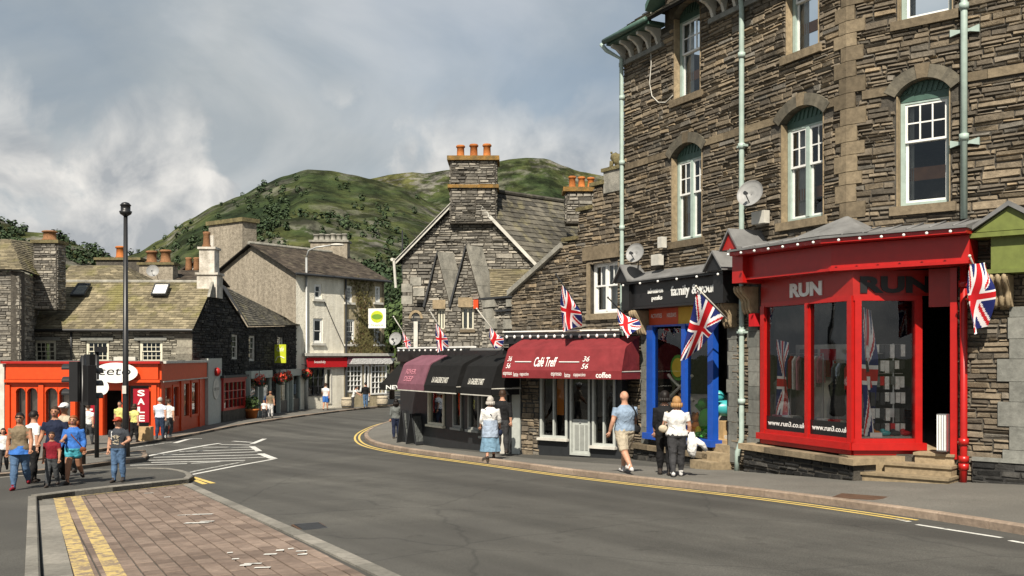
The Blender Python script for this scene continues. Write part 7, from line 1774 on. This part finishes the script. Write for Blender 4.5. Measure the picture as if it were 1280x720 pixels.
for i in range(4): m.quad(q[i], q[(i + 1) % 4], q[(i + 1) % 4] - Vector((0, 0, zc1 - zc0)), q[i] - Vector((0, 0, zc1 - zc0)))
m.build('valance', 'black_cloth', root, fix=False); put_text('NEWS', 'valance_letters', 'white_paint', root, Fz, 0.15, 1.0, zc0 + .03, zc1 - .03, 0.01, 0.004, bold=.02)
dish(495, 424, 36.2, 8.5, 'grey satellite dish at the far end of the gallery shops', at(501, 428, 36.9), (-.4, -.9, .3))
o = MB(); o.box(Fw, Fw.s(592.5), Fw.s(598.5), Fw.z(595, 386), Fw.z(595, 375), 0.05, 0.2); o = o.build('alarm_box', 'vermilion'); tag(o, 'orange red alarm box on the gable house wing', 'alarm box')
for x, y, lb in ((434, 510.5, 'pale barrel outside the cream shop near the bending person'), (478, 508, 'pale barrel at the right of the cream shop window')):
    c = gpix(x, y, 0.1); root = empty('barrel', c, lb, 'barrel', 'barrels outside the cream shop'); m = MB(); m.lathe(c, [(.36, 0), (.42, .2), (.45, .4), (.42, .62), (.36, .8)], 16); m.build('staves', 'c_beige', root, sm=True)
    for zz in (.15, .62): m = MB(); m.lathe(c + Vector((0, 0, zz)), [(.43, 0), (.435, .05)], 16); m.build('hoop', 'charcoal', root)
c = gpix(181, 551, 0.1); o = MB(); o.abox(c, 0.55, 0.5, 0.55, 0.1); o = o.build('crate', 'pale_wood'); tag(o, 'tan crate on the pavement under the SALE banner', 'crate')
# ================================================================ trees
def tree(px, py, d, h, w, label, mat='leaf', n=2600, s=0.22):
    c = at(px, py, d); c.z = terrain(c.x, c.y); root = empty('tree', c, label, 'tree', 'trees beyond the shops')
    m = MB(); top = c + Vector((0.1 * w, 0, h * 0.75)); m.tube([c, c + Vector((0, 0, h * .35)), top], [0.26, 0.2, 0.06], 8)
    cl = []
    for i in range(9):
        a = R.random() * 6.3; st = c + Vector((0, 0, h * R.uniform(.3, .55))); e = c + Vector((math.cos(a) * w * R.uniform(.25, .5), math.sin(a) * w * R.uniform(.25, .5), h * R.uniform(.5, .92))); m.tube([st, st.lerp(e, .5) + Vector((0, 0, .2)), e], [0.1, 0.06, 0.02], 6); cl.append(e)
    m.build('trunk', 'bark', root)
    m = MB(); cl += [top, c + Vector((0, 0, h * .6))]
    for _ in range(n):
        q = R.choice(cl); v = Vector((R.gauss(0, 1), R.gauss(0, 1), R.gauss(0, .8))) * w * 0.15; p = q + v
        nn = (v.normalized() + Vector((R.gauss(0, .5), R.gauss(0, .5), .4))).normalized(); u = nn.orthogonal().normalized(); x = nn.cross(u); k = s * R.uniform(.6, 1.4); m.quad(p - u * k, p - x * k * .6, p + u * k, p + x * k * .6)
    o = m.build('crown', mat, root, fix=False); o['kind'] = 'stuff'
tree(490, 500, 92, 10.0, 5, 'pale green tree behind the vine covered wall'); tree(505, 500, 100, 13.0, 8, 'dark tree behind the gable house', 'leaf_dark'); tree(470, 500, 110, 11.0, 8, 'dark tree rising behind the brown slate roof', 'leaf_dark'); tree(545, 500, 70, 6.5, 3.5, 'bushy green tree behind the gable house eaves')

# ================================================================ people
def person(label, px, py, top, ang, col, legs=((18, 8), (-16, 14)), arms=((-14, 10, 14), (16, 10, 18)), dz=0.1, build=1.0, sleeve=0.6, short=None, hair='hair_brown', hairlen='short', skirt=None, voxel=0.016, d=None, lean=0.0, female=False, head_turn=0.0, hat=None, z=None, maxh=None):
    if d is None: b = gpix(px, py, dz)
    else: b = at(px, py, d)
    H = (py - top) * b.y / FPX
    if maxh: H = min(H, maxh)
    S = lambda v: v * H
    src = MB(); lab = []
    def rings(rs, n=14):
        """rs: (centre, rx, ry, tag); horizontal ellipses closed by caps"""
        vs = []; fs = []
        for c, rx, ry, t in rs:
            for j in range(n):
                a = 2 * math.pi * j / n; vs.append(Vector((c[0] + rx * math.cos(a), c[1] + ry * math.sin(a), c[2]))); lab.append(t)
        for i in range(len(rs) - 1):
            for j in range(n): fs.append((i * n + j, i * n + (j + 1) % n, (i + 1) * n + (j + 1) % n, (i + 1) * n + j))
        fs.append(tuple(range(n - 1, -1, -1))); fs.append(tuple(range((len(rs) - 1) * n, len(rs) * n))); src.add(vs, fs)
    def limb(pts, n=10):
        """pts: (position, radius, tag)"""
        k0 = len(src.v); src.tube([p[0] for p in pts], [p[1] for p in pts], n)
        for p in pts: lab.extend([p[2]] * n)
    def blob(c, rx, ry, rz, t):
        k0 = len(src.v); src.ball(c, rx, ry, rz, 12, 9); lab.extend([t] * (len(src.v) - k0))
    w = build * 1.14; f = 0.92 if female else 1.0
    ln = lambda zz: -math.sin(rad(lean)) * max(0, zz - 0.5)
    T = lambda x, y, zz: Vector((x * H, (y + ln(zz)) * H, zz * H))
    # torso
    hip = 'bottom'
    rr = [(0.465, .075, .058, hip), (0.50, .094 * w * (1.06 if female else 1), .068 * w, hip), (0.545, .096 * w * (1.04 if female else 1), .070 * w, 'top'), (0.60, .086 * w * f, .062 * w, 'top'), (0.65, .086 * w * f, .061 * w, 'top'), (0.71, .096 * w * f, .068 * w, 'top'), (0.76, .102 * w * f, .066 * w, 'top'), (0.80, .098 * f, .056, 'top'), (0.825, .066, .045, 'top'), (0.842, .040, .038, 'neck'), (0.885, .032, .034, 'neck')]
    rings([(T(0, 0.004 * math.sin(zz * 20), zz), rx * H, ry * H, t) for zz, rx, ry, t in rr])
    hc = T(0, -0.012, 0.932)
    # head, with jaw, nose and ears
    k0 = len(src.v)
    blob(hc, .0505 * H, .060 * H, .064 * H, 'head'); blob(hc + Vector((0, -.012 * H, -.034 * H)), .038 * H, .043 * H, .036 * H, 'head')
    limb([(hc + Vector((0, -.056 * H, .008 * H)), .006 * H, 'head'), (hc + Vector((0, -.070 * H, -.016 * H)), .011 * H, 'head'), (hc + Vector((0, -.052 * H, -.02 * H)), .008 * H, 'head')], 8)
    for sg in (-1, 1): blob(hc + Vector((sg * .051 * H, .004 * H, -.004 * H)), .009 * H, .014 * H, .019 * H, 'head')
    # legs
    lows = []
    for sg, (sw, kn) in zip((-1, 1), legs):
        h0 = Vector((sg * .050 * H, 0, .500 * H)); a = rad(sw)
        kd = Vector((sg * .02, -math.sin(a), -math.cos(a))); k = h0 + kd * S(.235); a2 = rad(sw - kn); sd_ = Vector((sg * .01, -math.sin(a2), -math.cos(a2))); an = k + sd_ * S(.225)
        loose = 1.12 if short is None else 1.0
        sq = short if short is not None else 9
        ub = lambda t: ('bottom' if t <= sq else 'leg')
        tl = [(0.0, .054), (.3, .053), (.55, .047), (.75, .042), (1.0, .037)]
        pts = []
        for t, r in tl:
            extra = (1.22 if t <= sq and short is not None else loose)
            pts.append((h0.lerp(k, t), r * H * extra * (0.5 + 0.5 * w), ub(t)))
        if short is not None and sq < 1: pts = [p for p in pts if p[2] == 'bottom'] + [(h0.lerp(k, sq + .01), .060 * H, 'bottom'), (h0.lerp(k, sq + .03), .040 * H, 'leg')] + [p for p in pts if p[2] == 'leg']
        for t, r in [(.25, .039), (.45, .037), (.75, .027), (1.0, .023)]:
            tt = 1 + t; tg = 'bottom' if tt <= sq else 'leg'
            pts.append((k.lerp(an, t), r * H * (loose * 1.16 if tg == 'bottom' else 1.0), tg))
        limb(pts)
        ft = rad(sw - kn) * 0.4 if sw < 0 else 0; fd = Vector((sg * .12, -math.cos(ft), math.sin(ft) * (-1)))
        fd.normalize(); heel = an - fd * S(.022) + Vector((0, 0, -S(.018)))
        limb([(heel - fd * S(.018), .018 * H, 'shoe'), (heel, .027 * H, 'shoe'), (heel + fd * S(.05), .026 * H, 'shoe'), (heel + fd * S(.10) + Vector((0, 0, -.006 * H)), .023 * H, 'shoe'), (heel + fd * S(.125) + Vector((0, 0, -.008 * H)), .014 * H, 'shoe')]); lows.append(heel.z - .027 * H); lows.append((heel + fd * S(.10)).z - .03 * H)
    # arms
    hands = []
    for sg, (sw, ab, el) in zip((-1, 1), arms):
        s0 = T(sg * .102 * f * (.55 + .45 * w), 0.004, 0.795); a, b_ = rad(sw), rad(ab)
        ud = Vector((sg * math.sin(b_), -math.sin(a) * math.cos(b_), -math.cos(a) * math.cos(b_))); e = s0 + ud * S(.165); a2 = rad(sw + el)
        b2_ = rad(ab * 0.3 - (el * 0.25 if el > 50 else 0)); fd = Vector((sg * math.sin(b2_), -math.sin(a2) * math.cos(b2_), -math.cos(a2) * math.cos(b2_))); wr = e + fd * S(.14)
        pts = []
        for t, r in [(0.0, .038), (.3, .035), (.6, .032), (1.0, .029)]:
            tg = 'top' if t <= sleeve else 'arm'; pts.append((s0.lerp(e, t), r * H * (1.16 if tg == 'top' else 1.0), tg))
        if 0 < sleeve < 1: pts = [p for p in pts if p[2] == 'top'] + [(s0.lerp(e, sleeve + .02), .040 * H, 'top'), (s0.lerp(e, sleeve + .05), .030 * H, 'arm')] + [p for p in pts if p[2] == 'arm']
        for t, r in [(.3, .029), (.7, .024), (1.0, .018)]:
            tt = 1 + t; tg = 'top' if tt <= sleeve else 'arm'; pts.append((e.lerp(wr, t), r * H * (1.2 if tg == 'top' else 1.0), tg))
        limb(pts, 9); hands.append((wr, fd, sg))
    low = min(lows)
    for p in src.v: p.z -= low
    hc = hc - Vector((0, 0, low))
    # one continuous skin: voxel remesh, smoothed, then the cloth and skin regions by the nearest source ring
    me = bpy.data.meshes.new('body_src'); me.from_pydata([tuple(p) for p in src.v], [], src.f); me.update()
    bm = bmesh.new(); bm.from_mesh(me); bmesh.ops.recalc_face_normals(bm, faces=bm.faces); bm.to_mesh(me); bm.free()
    ob = bpy.data.objects.new('body_src', me); C.objects.link(ob)
    md = ob.modifiers.new('r', 'REMESH'); md.mode = 'VOXEL'; md.voxel_size = voxel * (H / 1.7); md.use_smooth_shade = True
    ms = ob.modifiers.new('s', 'SMOOTH'); ms.factor = 0.5; ms.iterations = 3
    dg = bpy.context.evaluated_depsgraph_get(); body = bpy.data.meshes.new_from_object(ob.evaluated_get(dg)); bpy.data.objects.remove(ob)
    kd = kdtree.KDTree(len(src.v))
    for i, p in enumerate(src.v): kd.insert(p, i)
    kd.balance()
    order = ['top', 'bottom', 'head', 'neck', 'leg', 'arm', 'shoe']; skin = col.get('skin', 'skin')
    mats = dict(top=col['top'], bottom=col['bottom'], head=skin, neck=skin, leg=col.get('leg', skin), arm=col.get('arm', skin), shoe=col.get('shoe', 'c_shoe'))
    body.name = 'body'; body.materials.clear()
    for t in order: body.materials.append(MAT(mats[t]))
    body.materials.append(MAT('hair_dark')); body.materials.append(MAT('c_pink'))
    body.polygons.foreach_set('material_index', [order.index(lab[kd.find(p.center)[1]]) for p in body.polygons]); body.polygons.foreach_set('use_smooth', [True] * len(body.polygons))
    # hands with five bent fingers, eyes and mouth go into the same mesh
    bm = bmesh.new(); bm.from_mesh(body); hm = MB()
    for wr, fd, sg in hands:
        wr = wr - Vector((0, 0, low)); side = fd.cross(Vector((0, -1, 0))); side = side.normalized() if side.length > .05 else Vector((1, 0, 0)); nrm = side.cross(fd).normalized()
        pc = wr + fd * S(.026); q = []
        hm.tube([wr - fd * S(.012), wr + fd * S(.012), wr + fd * S(.044), wr + fd * S(.052)], [.014 * H, .019 * H, .020 * H, .014 * H], 8)
        for i, L in enumerate((.034, .040, .038, .030)):
            b0 = wr + fd * S(.046) + side * S((-.0165 + .011 * i)); c1 = b0 + fd * S(L * .5) + nrm * S(.004); c2 = b0 + fd * S(L * .85) + nrm * S(.018)
            hm.tube([b0, c1, c2], [.0056 * H, .0052 * H, .0038 * H], 6)
        tb = wr + fd * S(.018) - side * S(.017); hm.tube([tb, tb + fd * S(.018) - side * S(.016), tb + fd * S(.036) - side * S(.013) + nrm * S(.008)], [.0072 * H, .0062 * H, .0045 * H], 6)
    base = len(order)
    def addto(mb, mi):
        vs = [bm.verts.new(p) for p in mb.v]
        for fc in mb.f:
            try: fa = bm.faces.new([vs[i] for i in fc]); fa.material_index = mi; fa.smooth = True
            except ValueError: pass
    addto(hm, order.index('arm') if mats['arm'] == skin else order.index('head'))
    em = MB()
    for sg in (-1, 1): em.ball(hc + Vector((sg * .020 * H, -.0535 * H, .004 * H)), .0075 * H, .006 * H, .0045 * H, 8, 6); em.tube([hc + Vector((sg * .011 * H, -.059 * H, .017 * H)), hc + Vector((sg * .031 * H, -.053 * H, .017 * H))], .0028 * H, 5)
    addto(em, base)
    mm_ = MB(); mm_.tube([hc + Vector((-.014 * H, -.050 * H, -.036 * H)), hc + Vector((0, -.056 * H, -.036 * H)), hc + Vector((.014 * H, -.050 * H, -.036 * H))], .0036 * H, 6); addto(mm_, base + 1)
    bm.to_mesh(body); bm.free()
    root = empty('person', b, label, 'person', None, rad(ang)); W[root.name] = Vector(b)
    if z is not None: root.location.z = z
    bo = bpy.data.objects.new('body', body); C.objects.link(bo); bo.parent = root
    def child(mb, name, mat, sm=True):
        me = mb.mesh(name, Vector((0, 0, 0)), mat, sm); o = bpy.data.objects.new(name, me); C.objects.link(o); o.parent = root; return o
    if hair:
        hb = MB(); n, kk = 16, 12; rx, ry, rz = .0575 * H, .068 * H, .070 * H; cc = hc + Vector((0, .006 * H, .006 * H))
        long = {'short': -0.15, 'bob': -.75, 'long': -1.0, 'bald': 2}[hairlen]
        vs = []
        for i in range(kk + 1):
            th = math.pi * i / kk - math.pi / 2
            for j in range(n):
                a = 2 * math.pi * j / n; q = 1 + R.uniform(-.035, .05); vs.append(cc + Vector((rx * math.cos(th) * math.cos(a), ry * math.cos(th) * math.sin(a), rz * math.sin(th))) * 1 + Vector((math.cos(a), math.sin(a), 0)) * (q - 1) * rx)
        fs = []
        for i in range(kk):
            for j in range(n):
                j2 = (j + 1) % n; cen = (vs[i * n + j] + vs[(i + 1) * n + j2]) / 2 - cc; fy, fz = cen.y / ry, cen.z / rz
                front = fy < -.30
                if front and fz < .52: continue
                if not front and fz < (long if fy > -.05 else max(long, -.25 if hairlen == 'short' else long)): continue
                fs.append((i * n + j, i * n + j2, (i + 1) * n + j2, (i + 1) * n + j))
        hb.add(vs, fs)
        if hairlen in ('long', 'bob'):
            L = .13 if hairlen == 'long' else .055; m2 = hb
            for j in range(7):
                a = math.pi * (j / 6); p0 = cc + Vector((math.cos(a) * rx * .9, math.sin(a) * ry * .9 , -.02 * H)); hb.tube([p0, p0 + Vector((math.cos(a) * .006 * H, .006 * H, -.04 * H)), p0 + Vector((0, .004 * H, -L * H))], [.022 * H, .02 * H, .008 * H], 7)
        child(hb, 'hair', hair)
    if hat:
        hb = MB(); hb.ball(hc + Vector((0, .004 * H, .026 * H)), .060 * H, .070 * H, .052 * H, 14, 8); hb.add([hc + Vector((sx_ * .05 * H, y_ * H, z_ * H)) for sx_, y_, z_ in ((-1, -.05, .03), (1, -.05, .03), (.6, -.115, .018), (-.6, -.115, .018), (-1, -.05, .036), (1, -.05, .036), (.6, -.115, .024), (-.6, -.115, .024))], [(3, 2, 1, 0), (4, 5, 6, 7), (0, 1, 5, 4), (1, 2, 6, 5), (2, 3, 7, 6), (3, 0, 4, 7)]); child(hb, 'cap', hat)
    if skirt:
        mat, z0, z1, wd = skirt; sk = MB(); n = 28; rs = []
        for i in range(7):
            t = i / 6; zz = (z0 + (z1 - z0) * t) * H - low * 0; r = (.098 + (wd - .098) * t) * H
            for j in range(n): a = 2 * math.pi * j / n; q = 1 + .09 * t * math.sin(a * 7 + 1) + .03 * t * math.sin(a * 3); sk.v.append(Vector((r * q * math.cos(a), r * .82 * q * math.sin(a), zz)))
        for i in range(6):
            for j in range(n): sk.f.append([i * n + j, i * n + (j + 1) % n, (i + 1) * n + (j + 1) % n, (i + 1) * n + j]); sk.mi.append(0)
        child(sk, 'skirt', mat)
    return root, H, b
def local(root, H, v): return root.matrix_basis @ (Vector(v) * H) if False else Matrix.Translation(root.location) @ Matrix.Rotation(root.rotation_euler.z, 4, 'Z') @ (Vector(v) * H)
def bag(pr, v, size, mat, name, label, strap=None, shape='ball'):
    root, H, b = pr; c = local(root, H, v); t = empty(name, c - Vector((0, 0, size[2] * H)), label, 'bag')
    rz = root.rotation_euler.z; m = MB()
    if shape == 'ball': m.ball((0, 0, 0), size[0] * H, size[1] * H, size[2] * H, 12, 8, 0.05)
    else: m.abox((0, 0, -size[2] * H), size[0] * 2 * H, size[1] * 2 * H, size[2] * 2 * H)
    M_ = Matrix.Rotation(rz, 3, 'Z'); m.v = [c + M_ @ p for p in m.v]; m.build('body', mat, t, sm=True)
    if strap:
        m = MB(); m.tube([local(root, H, p) for p in strap], 0.010 * H, 6); m.build('strap', mat, t, sm=True)
# --- right pavement
p = person('bald man in a pale blue tee shirt and beige shorts walking away', 781, 592, 487, 205, dict(top='c_paleblue', bottom='c_beige', shoe='c_trainer', skin='skin'), legs=((20, 6), (-20, 22)), arms=((14, 20, 30), (-8, 20, 30)), short=0.92, hair=None, build=1.25)
bag(p, (-.15, .03, .53), (.05, .035, .06), 'c_blackw', 'shoulder_bag', 'black shoulder bag on the hip of the bald man', [(-.07, .05, .82), (-.11, .085, .70), (-.145, .06, .58)])
p = person('blonde woman in a white tee shirt and charcoal trousers seen from behind', 846, 596, 496, 176, dict(top='c_white', bottom='c_darkgrey', shoe='c_trainer'), legs=((10, 6), (-10, 14)), arms=((6, 16, 22), (10, 16, 70)), hair='hair_blond', hairlen='bob', female=True, build=1.25)
bag(p, (.17, .0, .60), (.06, .035, .05), 'c_beige', 'handbag', 'cream handbag under the arm of the blonde woman', [(.16, 0, .64), (.12, .02, .82)])
root_, H_, b_ = p; c_ = local(root_, H_, (-.19, -.02, .40)); t_ = empty('jacket', c_ - Vector((0, 0, .35)), 'crumpled white jacket carried by the blonde woman', 'jacket'); m = MB(); m.ball(c_, .11, .10, .26, 12, 9, .16); m.tube([c_ + Vector((.05, 0, .1)), c_ + Vector((.22, 0, .0)), c_ + Vector((.30, .02, -.12))], [.07, .06, .04], 8); m.build('cloth', 'c_white', t_, sm=True)
person('dark clothed woman half hidden beside the blonde woman', 831, 594, 489, 170, dict(top='c_blackw', bottom='c_blackw'), legs=((-8, 6), (10, 8)), arms=((20, 8, 90), (5, 6, 15)), hair='hair_dark', hairlen='bob', female=True, sleeve=1.6)
p = person('white haired woman in a white top and long pale blue skirt', 613, 574, 496, 186, dict(top='c_white', bottom='c_bluegrey', leg='skin', shoe='c_shoe'), legs=((8, 6), (-8, 10)), arms=((6, 14, 30), (4, 12, 25)), hair='hair_grey', hairlen='bob', female=True, build=1.15, sleeve=1.3, skirt=('c_skyskirt', .60, .13, .16), short=.3)
root_, H_, b_ = p; m = MB(); n = 20
for i in range(4):
    for j in range(n): a = 2 * math.pi * j / n; q = 1 + .05 * math.sin(a * 5 + i); r_ = (.112 + .010 * i) * H_; m.v.append(Vector((r_ * q * math.cos(a), r_ * .85 * q * math.sin(a), (.63 - .09 * i) * H_)))
for i in range(3):
    for j in range(n): m.f.append([i * n + j, i * n + (j + 1) % n, (i + 1) * n + (j + 1) % n, (i + 1) * n + j]); m.mi.append(0)
o = bpy.data.objects.new('tied_cardigan', m.mesh('tied_cardigan', Vector((0, 0, 0)), 'c_bluegrey', True)); C.objects.link(o); o.parent = root_
bag(p, (-.16, -.02, .42), (.04, .03, .05), 'c_navy', 'handbag', 'navy handbag held by the woman in the long skirt', [(-.15, -.02, .46), (.0, .09, .72), (.09, .03, .80)])
person('person in black beside the woman in the long skirt', 628, 567, 488, 170, dict(top='c_blackw', bottom='c_darkgrey'), legs=((4, 4), (-6, 8)), hair='hair_brown', sleeve=1.6)
person('dark haired woman in a grey cardigan and navy trousers', 495, 549, 499, 188, dict(top='c_tweed', bottom='c_navy', shoe='c_shoe'), legs=((10, 6), (-9, 12)), arms=((4, 10, 15), (-4, 10, 15)), hair='hair_dark', hairlen='long', female=True, sleeve=1.7, build=1.05)
# --- far side of the street
person('man in a white tee shirt and blue shorts by the grey street light', 407, 513, 479, 175, dict(top='c_white', bottom='c_blue', shoe='c_shoe'), legs=((8, 5), (-8, 10)), short=.85, hair='hair_brown', voxel=.022)
person('bending person in a white top outside the cream shop', 441, 511, 483, 90, dict(top='c_white', bottom='c_darkgrey'), legs=((6, 4), (-4, 6)), arms=((50, 6, 20), (35, 6, 20)), lean=22, hair='hair_dark', voxel=.022)
person('person in a black top and jeans outside the cream shop', 457, 510, 478, 200, dict(top='c_blackw', bottom='c_jeans'), legs=((6, 4), (-6, 8)), hair='hair_dark', voxel=.022, sleeve=1.6)
person('woman in a brown top and white trousers by the green shopfront', 338, 523, 488, 10, dict(top='c_olive', bottom='c_white', skin='skin_tan'), legs=((8, 5), (-6, 8)), hair='hair_dark', hairlen='bob', female=True, voxel=.022)
person('small child in a white top holding close to the woman in white trousers', 330, 523.5, 500, 5, dict(top='c_white', bottom='c_darkgrey'), legs=((6, 5), (-6, 8)), hair='hair_dark', voxel=.022)
# --- outside the red shop
person('man in a pale checked shirt looking at the red shop', 200, 549, 497, 182, dict(top='c_check', bottom='c_dkjeans', shoe='c_shoe'), legs=((6, 4), (-6, 6)), hair='hair_grey', build=1.12, voxel=.02)
person('man in a white tee shirt and pale jeans with one leg bent', 211, 547.5, 499, 178, dict(top='c_white', bottom='c_greyj', shoe='c_trainer'), legs=((12, 40), (-4, 6)), hair='hair_brown', voxel=.02)
person('woman in a yellow top and black trousers under the SALE banner', 168, 553, 505, 170, dict(top='c_yellow', bottom='c_blackw'), legs=((6, 4), (-8, 10)), hair='hair_brown', hairlen='bob', female=True, voxel=.02)
person('person in yellow standing in the red shop doorway', 150, 551, 501, 0, dict(top='c_yellow', bottom='c_darkgrey'), hair='hair_dark', voxel=.022)
person('person in white between the two traffic light poles', 110, 556, 505, 180, dict(top='c_white', bottom='c_greyj'), hair='hair_brown', voxel=.022)
# --- the group at the left kerb
p = person('woman in sunglasses and a tan top with a blue jacket round her waist', 25, 612, 516, 12, dict(top='c_olive', bottom='c_jeans', skin='skin_tan', shoe='c_maroon'), legs=((14, 6), (-14, 22)), arms=((-10, 14, 20), (14, 14, 25)), hair='hair_dark', hairlen='short', female=True, build=1.12, sleeve=0.0)
root_, H_, b_ = p; m = MB()
for i in range(4):
    for j in range(n): a = 2 * math.pi * j / n; q = 1 + .06 * math.sin(a * 4 + i); r_ = (.104 + .012 * i) * H_; m.v.append(Vector((r_ * q * math.cos(a), r_ * .82 * q * math.sin(a), (.575 - .036 * i) * H_)))
for i in range(3):
    for j in range(n): m.f.append([i * n + j, i * n + (j + 1) % n, (i + 1) * n + (j + 1) % n, (i + 1) * n + j]); m.mi.append(0)
o = bpy.data.objects.new('tied_jacket', m.mesh('tied_jacket', Vector((0, 0, 0)), 'c_blue', True)); C.objects.link(o); o.parent = root_
m = MB(); m.tube([Vector((-.034 * H_, -.062 * H_, .948 * H_)), Vector((0, -.070 * H_, .948 * H_)), Vector((.034 * H_, -.062 * H_, .948 * H_))], .010 * H_, 6); o = bpy.data.objects.new('sunglasses', m.mesh('sunglasses', Vector((0, 0, 0)), 'black_gloss', True)); C.objects.link(o); o.parent = root_
person('person with dark hair in a white top turned away behind the tan top woman', 42, 604, 514, 150, dict(top='c_white', bottom='c_blackw'), legs=((-8, 6), (10, 8)), hair='hair_dark', sleeve=.8)
p = person('tall man in a navy tee shirt walking with the family group', 69, 605, 508, 8, dict(top='c_navy', bottom='c_blackw', skin='skin_tan'), legs=((14, 6), (-12, 18)), arms=((0, 16, 45), (10, 16, 55)), hair='hair_brown', build=1.12)
p = person('boy in a maroon tee shirt and grey jeans in front of the tall man', 65, 609, 540, 5, dict(top='c_maroon', bottom='c_greyj', skin='skin_tan'), legs=((12, 6), (-10, 16)), arms=((-8, 12, 15), (10, 12, 15)), hair='hair_brown', build=1.05)
bag(p, (0, .09, .70), (.08, .05, .12), 'c_darkgrey', 'backpack', 'grey backpack on the boy in maroon', [(-.07, -.03, .62), (-.075, -.05, .74), (-.07, .03, .82)])
p = person('woman in a bright blue jacket and turquoise shorts', 92, 605, 519, 5, dict(top='c_blue', bottom='c_cyan', skin='skin_tan', shoe='c_shoe'), legs=((16, 8), (-16, 28)), arms=((8, 14, 30), (-6, 14, 25)), hair='hair_ginger', hairlen='bob', female=True, short=.45, sleeve=1.9, build=1.12)
bag(p, (.14, -.03, .50), (.05, .03, .045), 'c_brownbag', 'handbag', 'brown handbag on the woman in the blue jacket', [(.13, -.02, .53), (.0, -.085, .72), (-.08, 0, .81)])
p = person('boy in a red cap, graphic tee shirt and jeans standing apart', 148, 603, 522, 355, dict(top='c_tee', bottom='c_jeans', shoe='c_shoe'), legs=((5, 3), (-4, 4)), arms=((-4, 12, 15), (6, 26, 70)), hair='hair_ginger', hat='hair_red_cap', build=1.1)
bag(p, (0, .10, .70), (.09, .05, .13), 'c_white', 'backpack', 'pale backpack worn by the boy in the red cap', [(-.075, .05, .60), (-.085, -.055, .68), (-.08, -.05, .78), (-.075, .03, .82)])
root_, H_, b_ = p; m = MB()
for i in range(26):
    x, zz = R.uniform(-.05, .05), R.uniform(.585, .735); k = R.uniform(.005, .014); y = -.078 - .0 * zz; m.hexa([Vector((x + a * k, -.056 if e else -.0835 + .35 * abs(x + a * k) ** 1.2 * .5, zz + c__ * k)) * H_ for e in (0, 1) for a, c__ in ((-1, -.6), (1, -.6), (1, .6), (-1, .6))])
o = bpy.data.objects.new('shirt_print', m.mesh('shirt_print', Vector((0, 0, 0)), 'c_beige', False)); C.objects.link(o); o.parent = root_; o['kind'] = 'stuff'
person('man in a pale cap behind the woman in the blue jacket', 81, 596, 503, 0, dict(top='c_beige', bottom='c_greyj', skin='skin_tan'), hair='hair_grey', hat='c_white')
person('small dark haired child at the left edge of the group', 4, 590, 535, 20, dict(top='c_white', bottom='c_darkgrey'), hair='hair_dark', hairlen='bob')
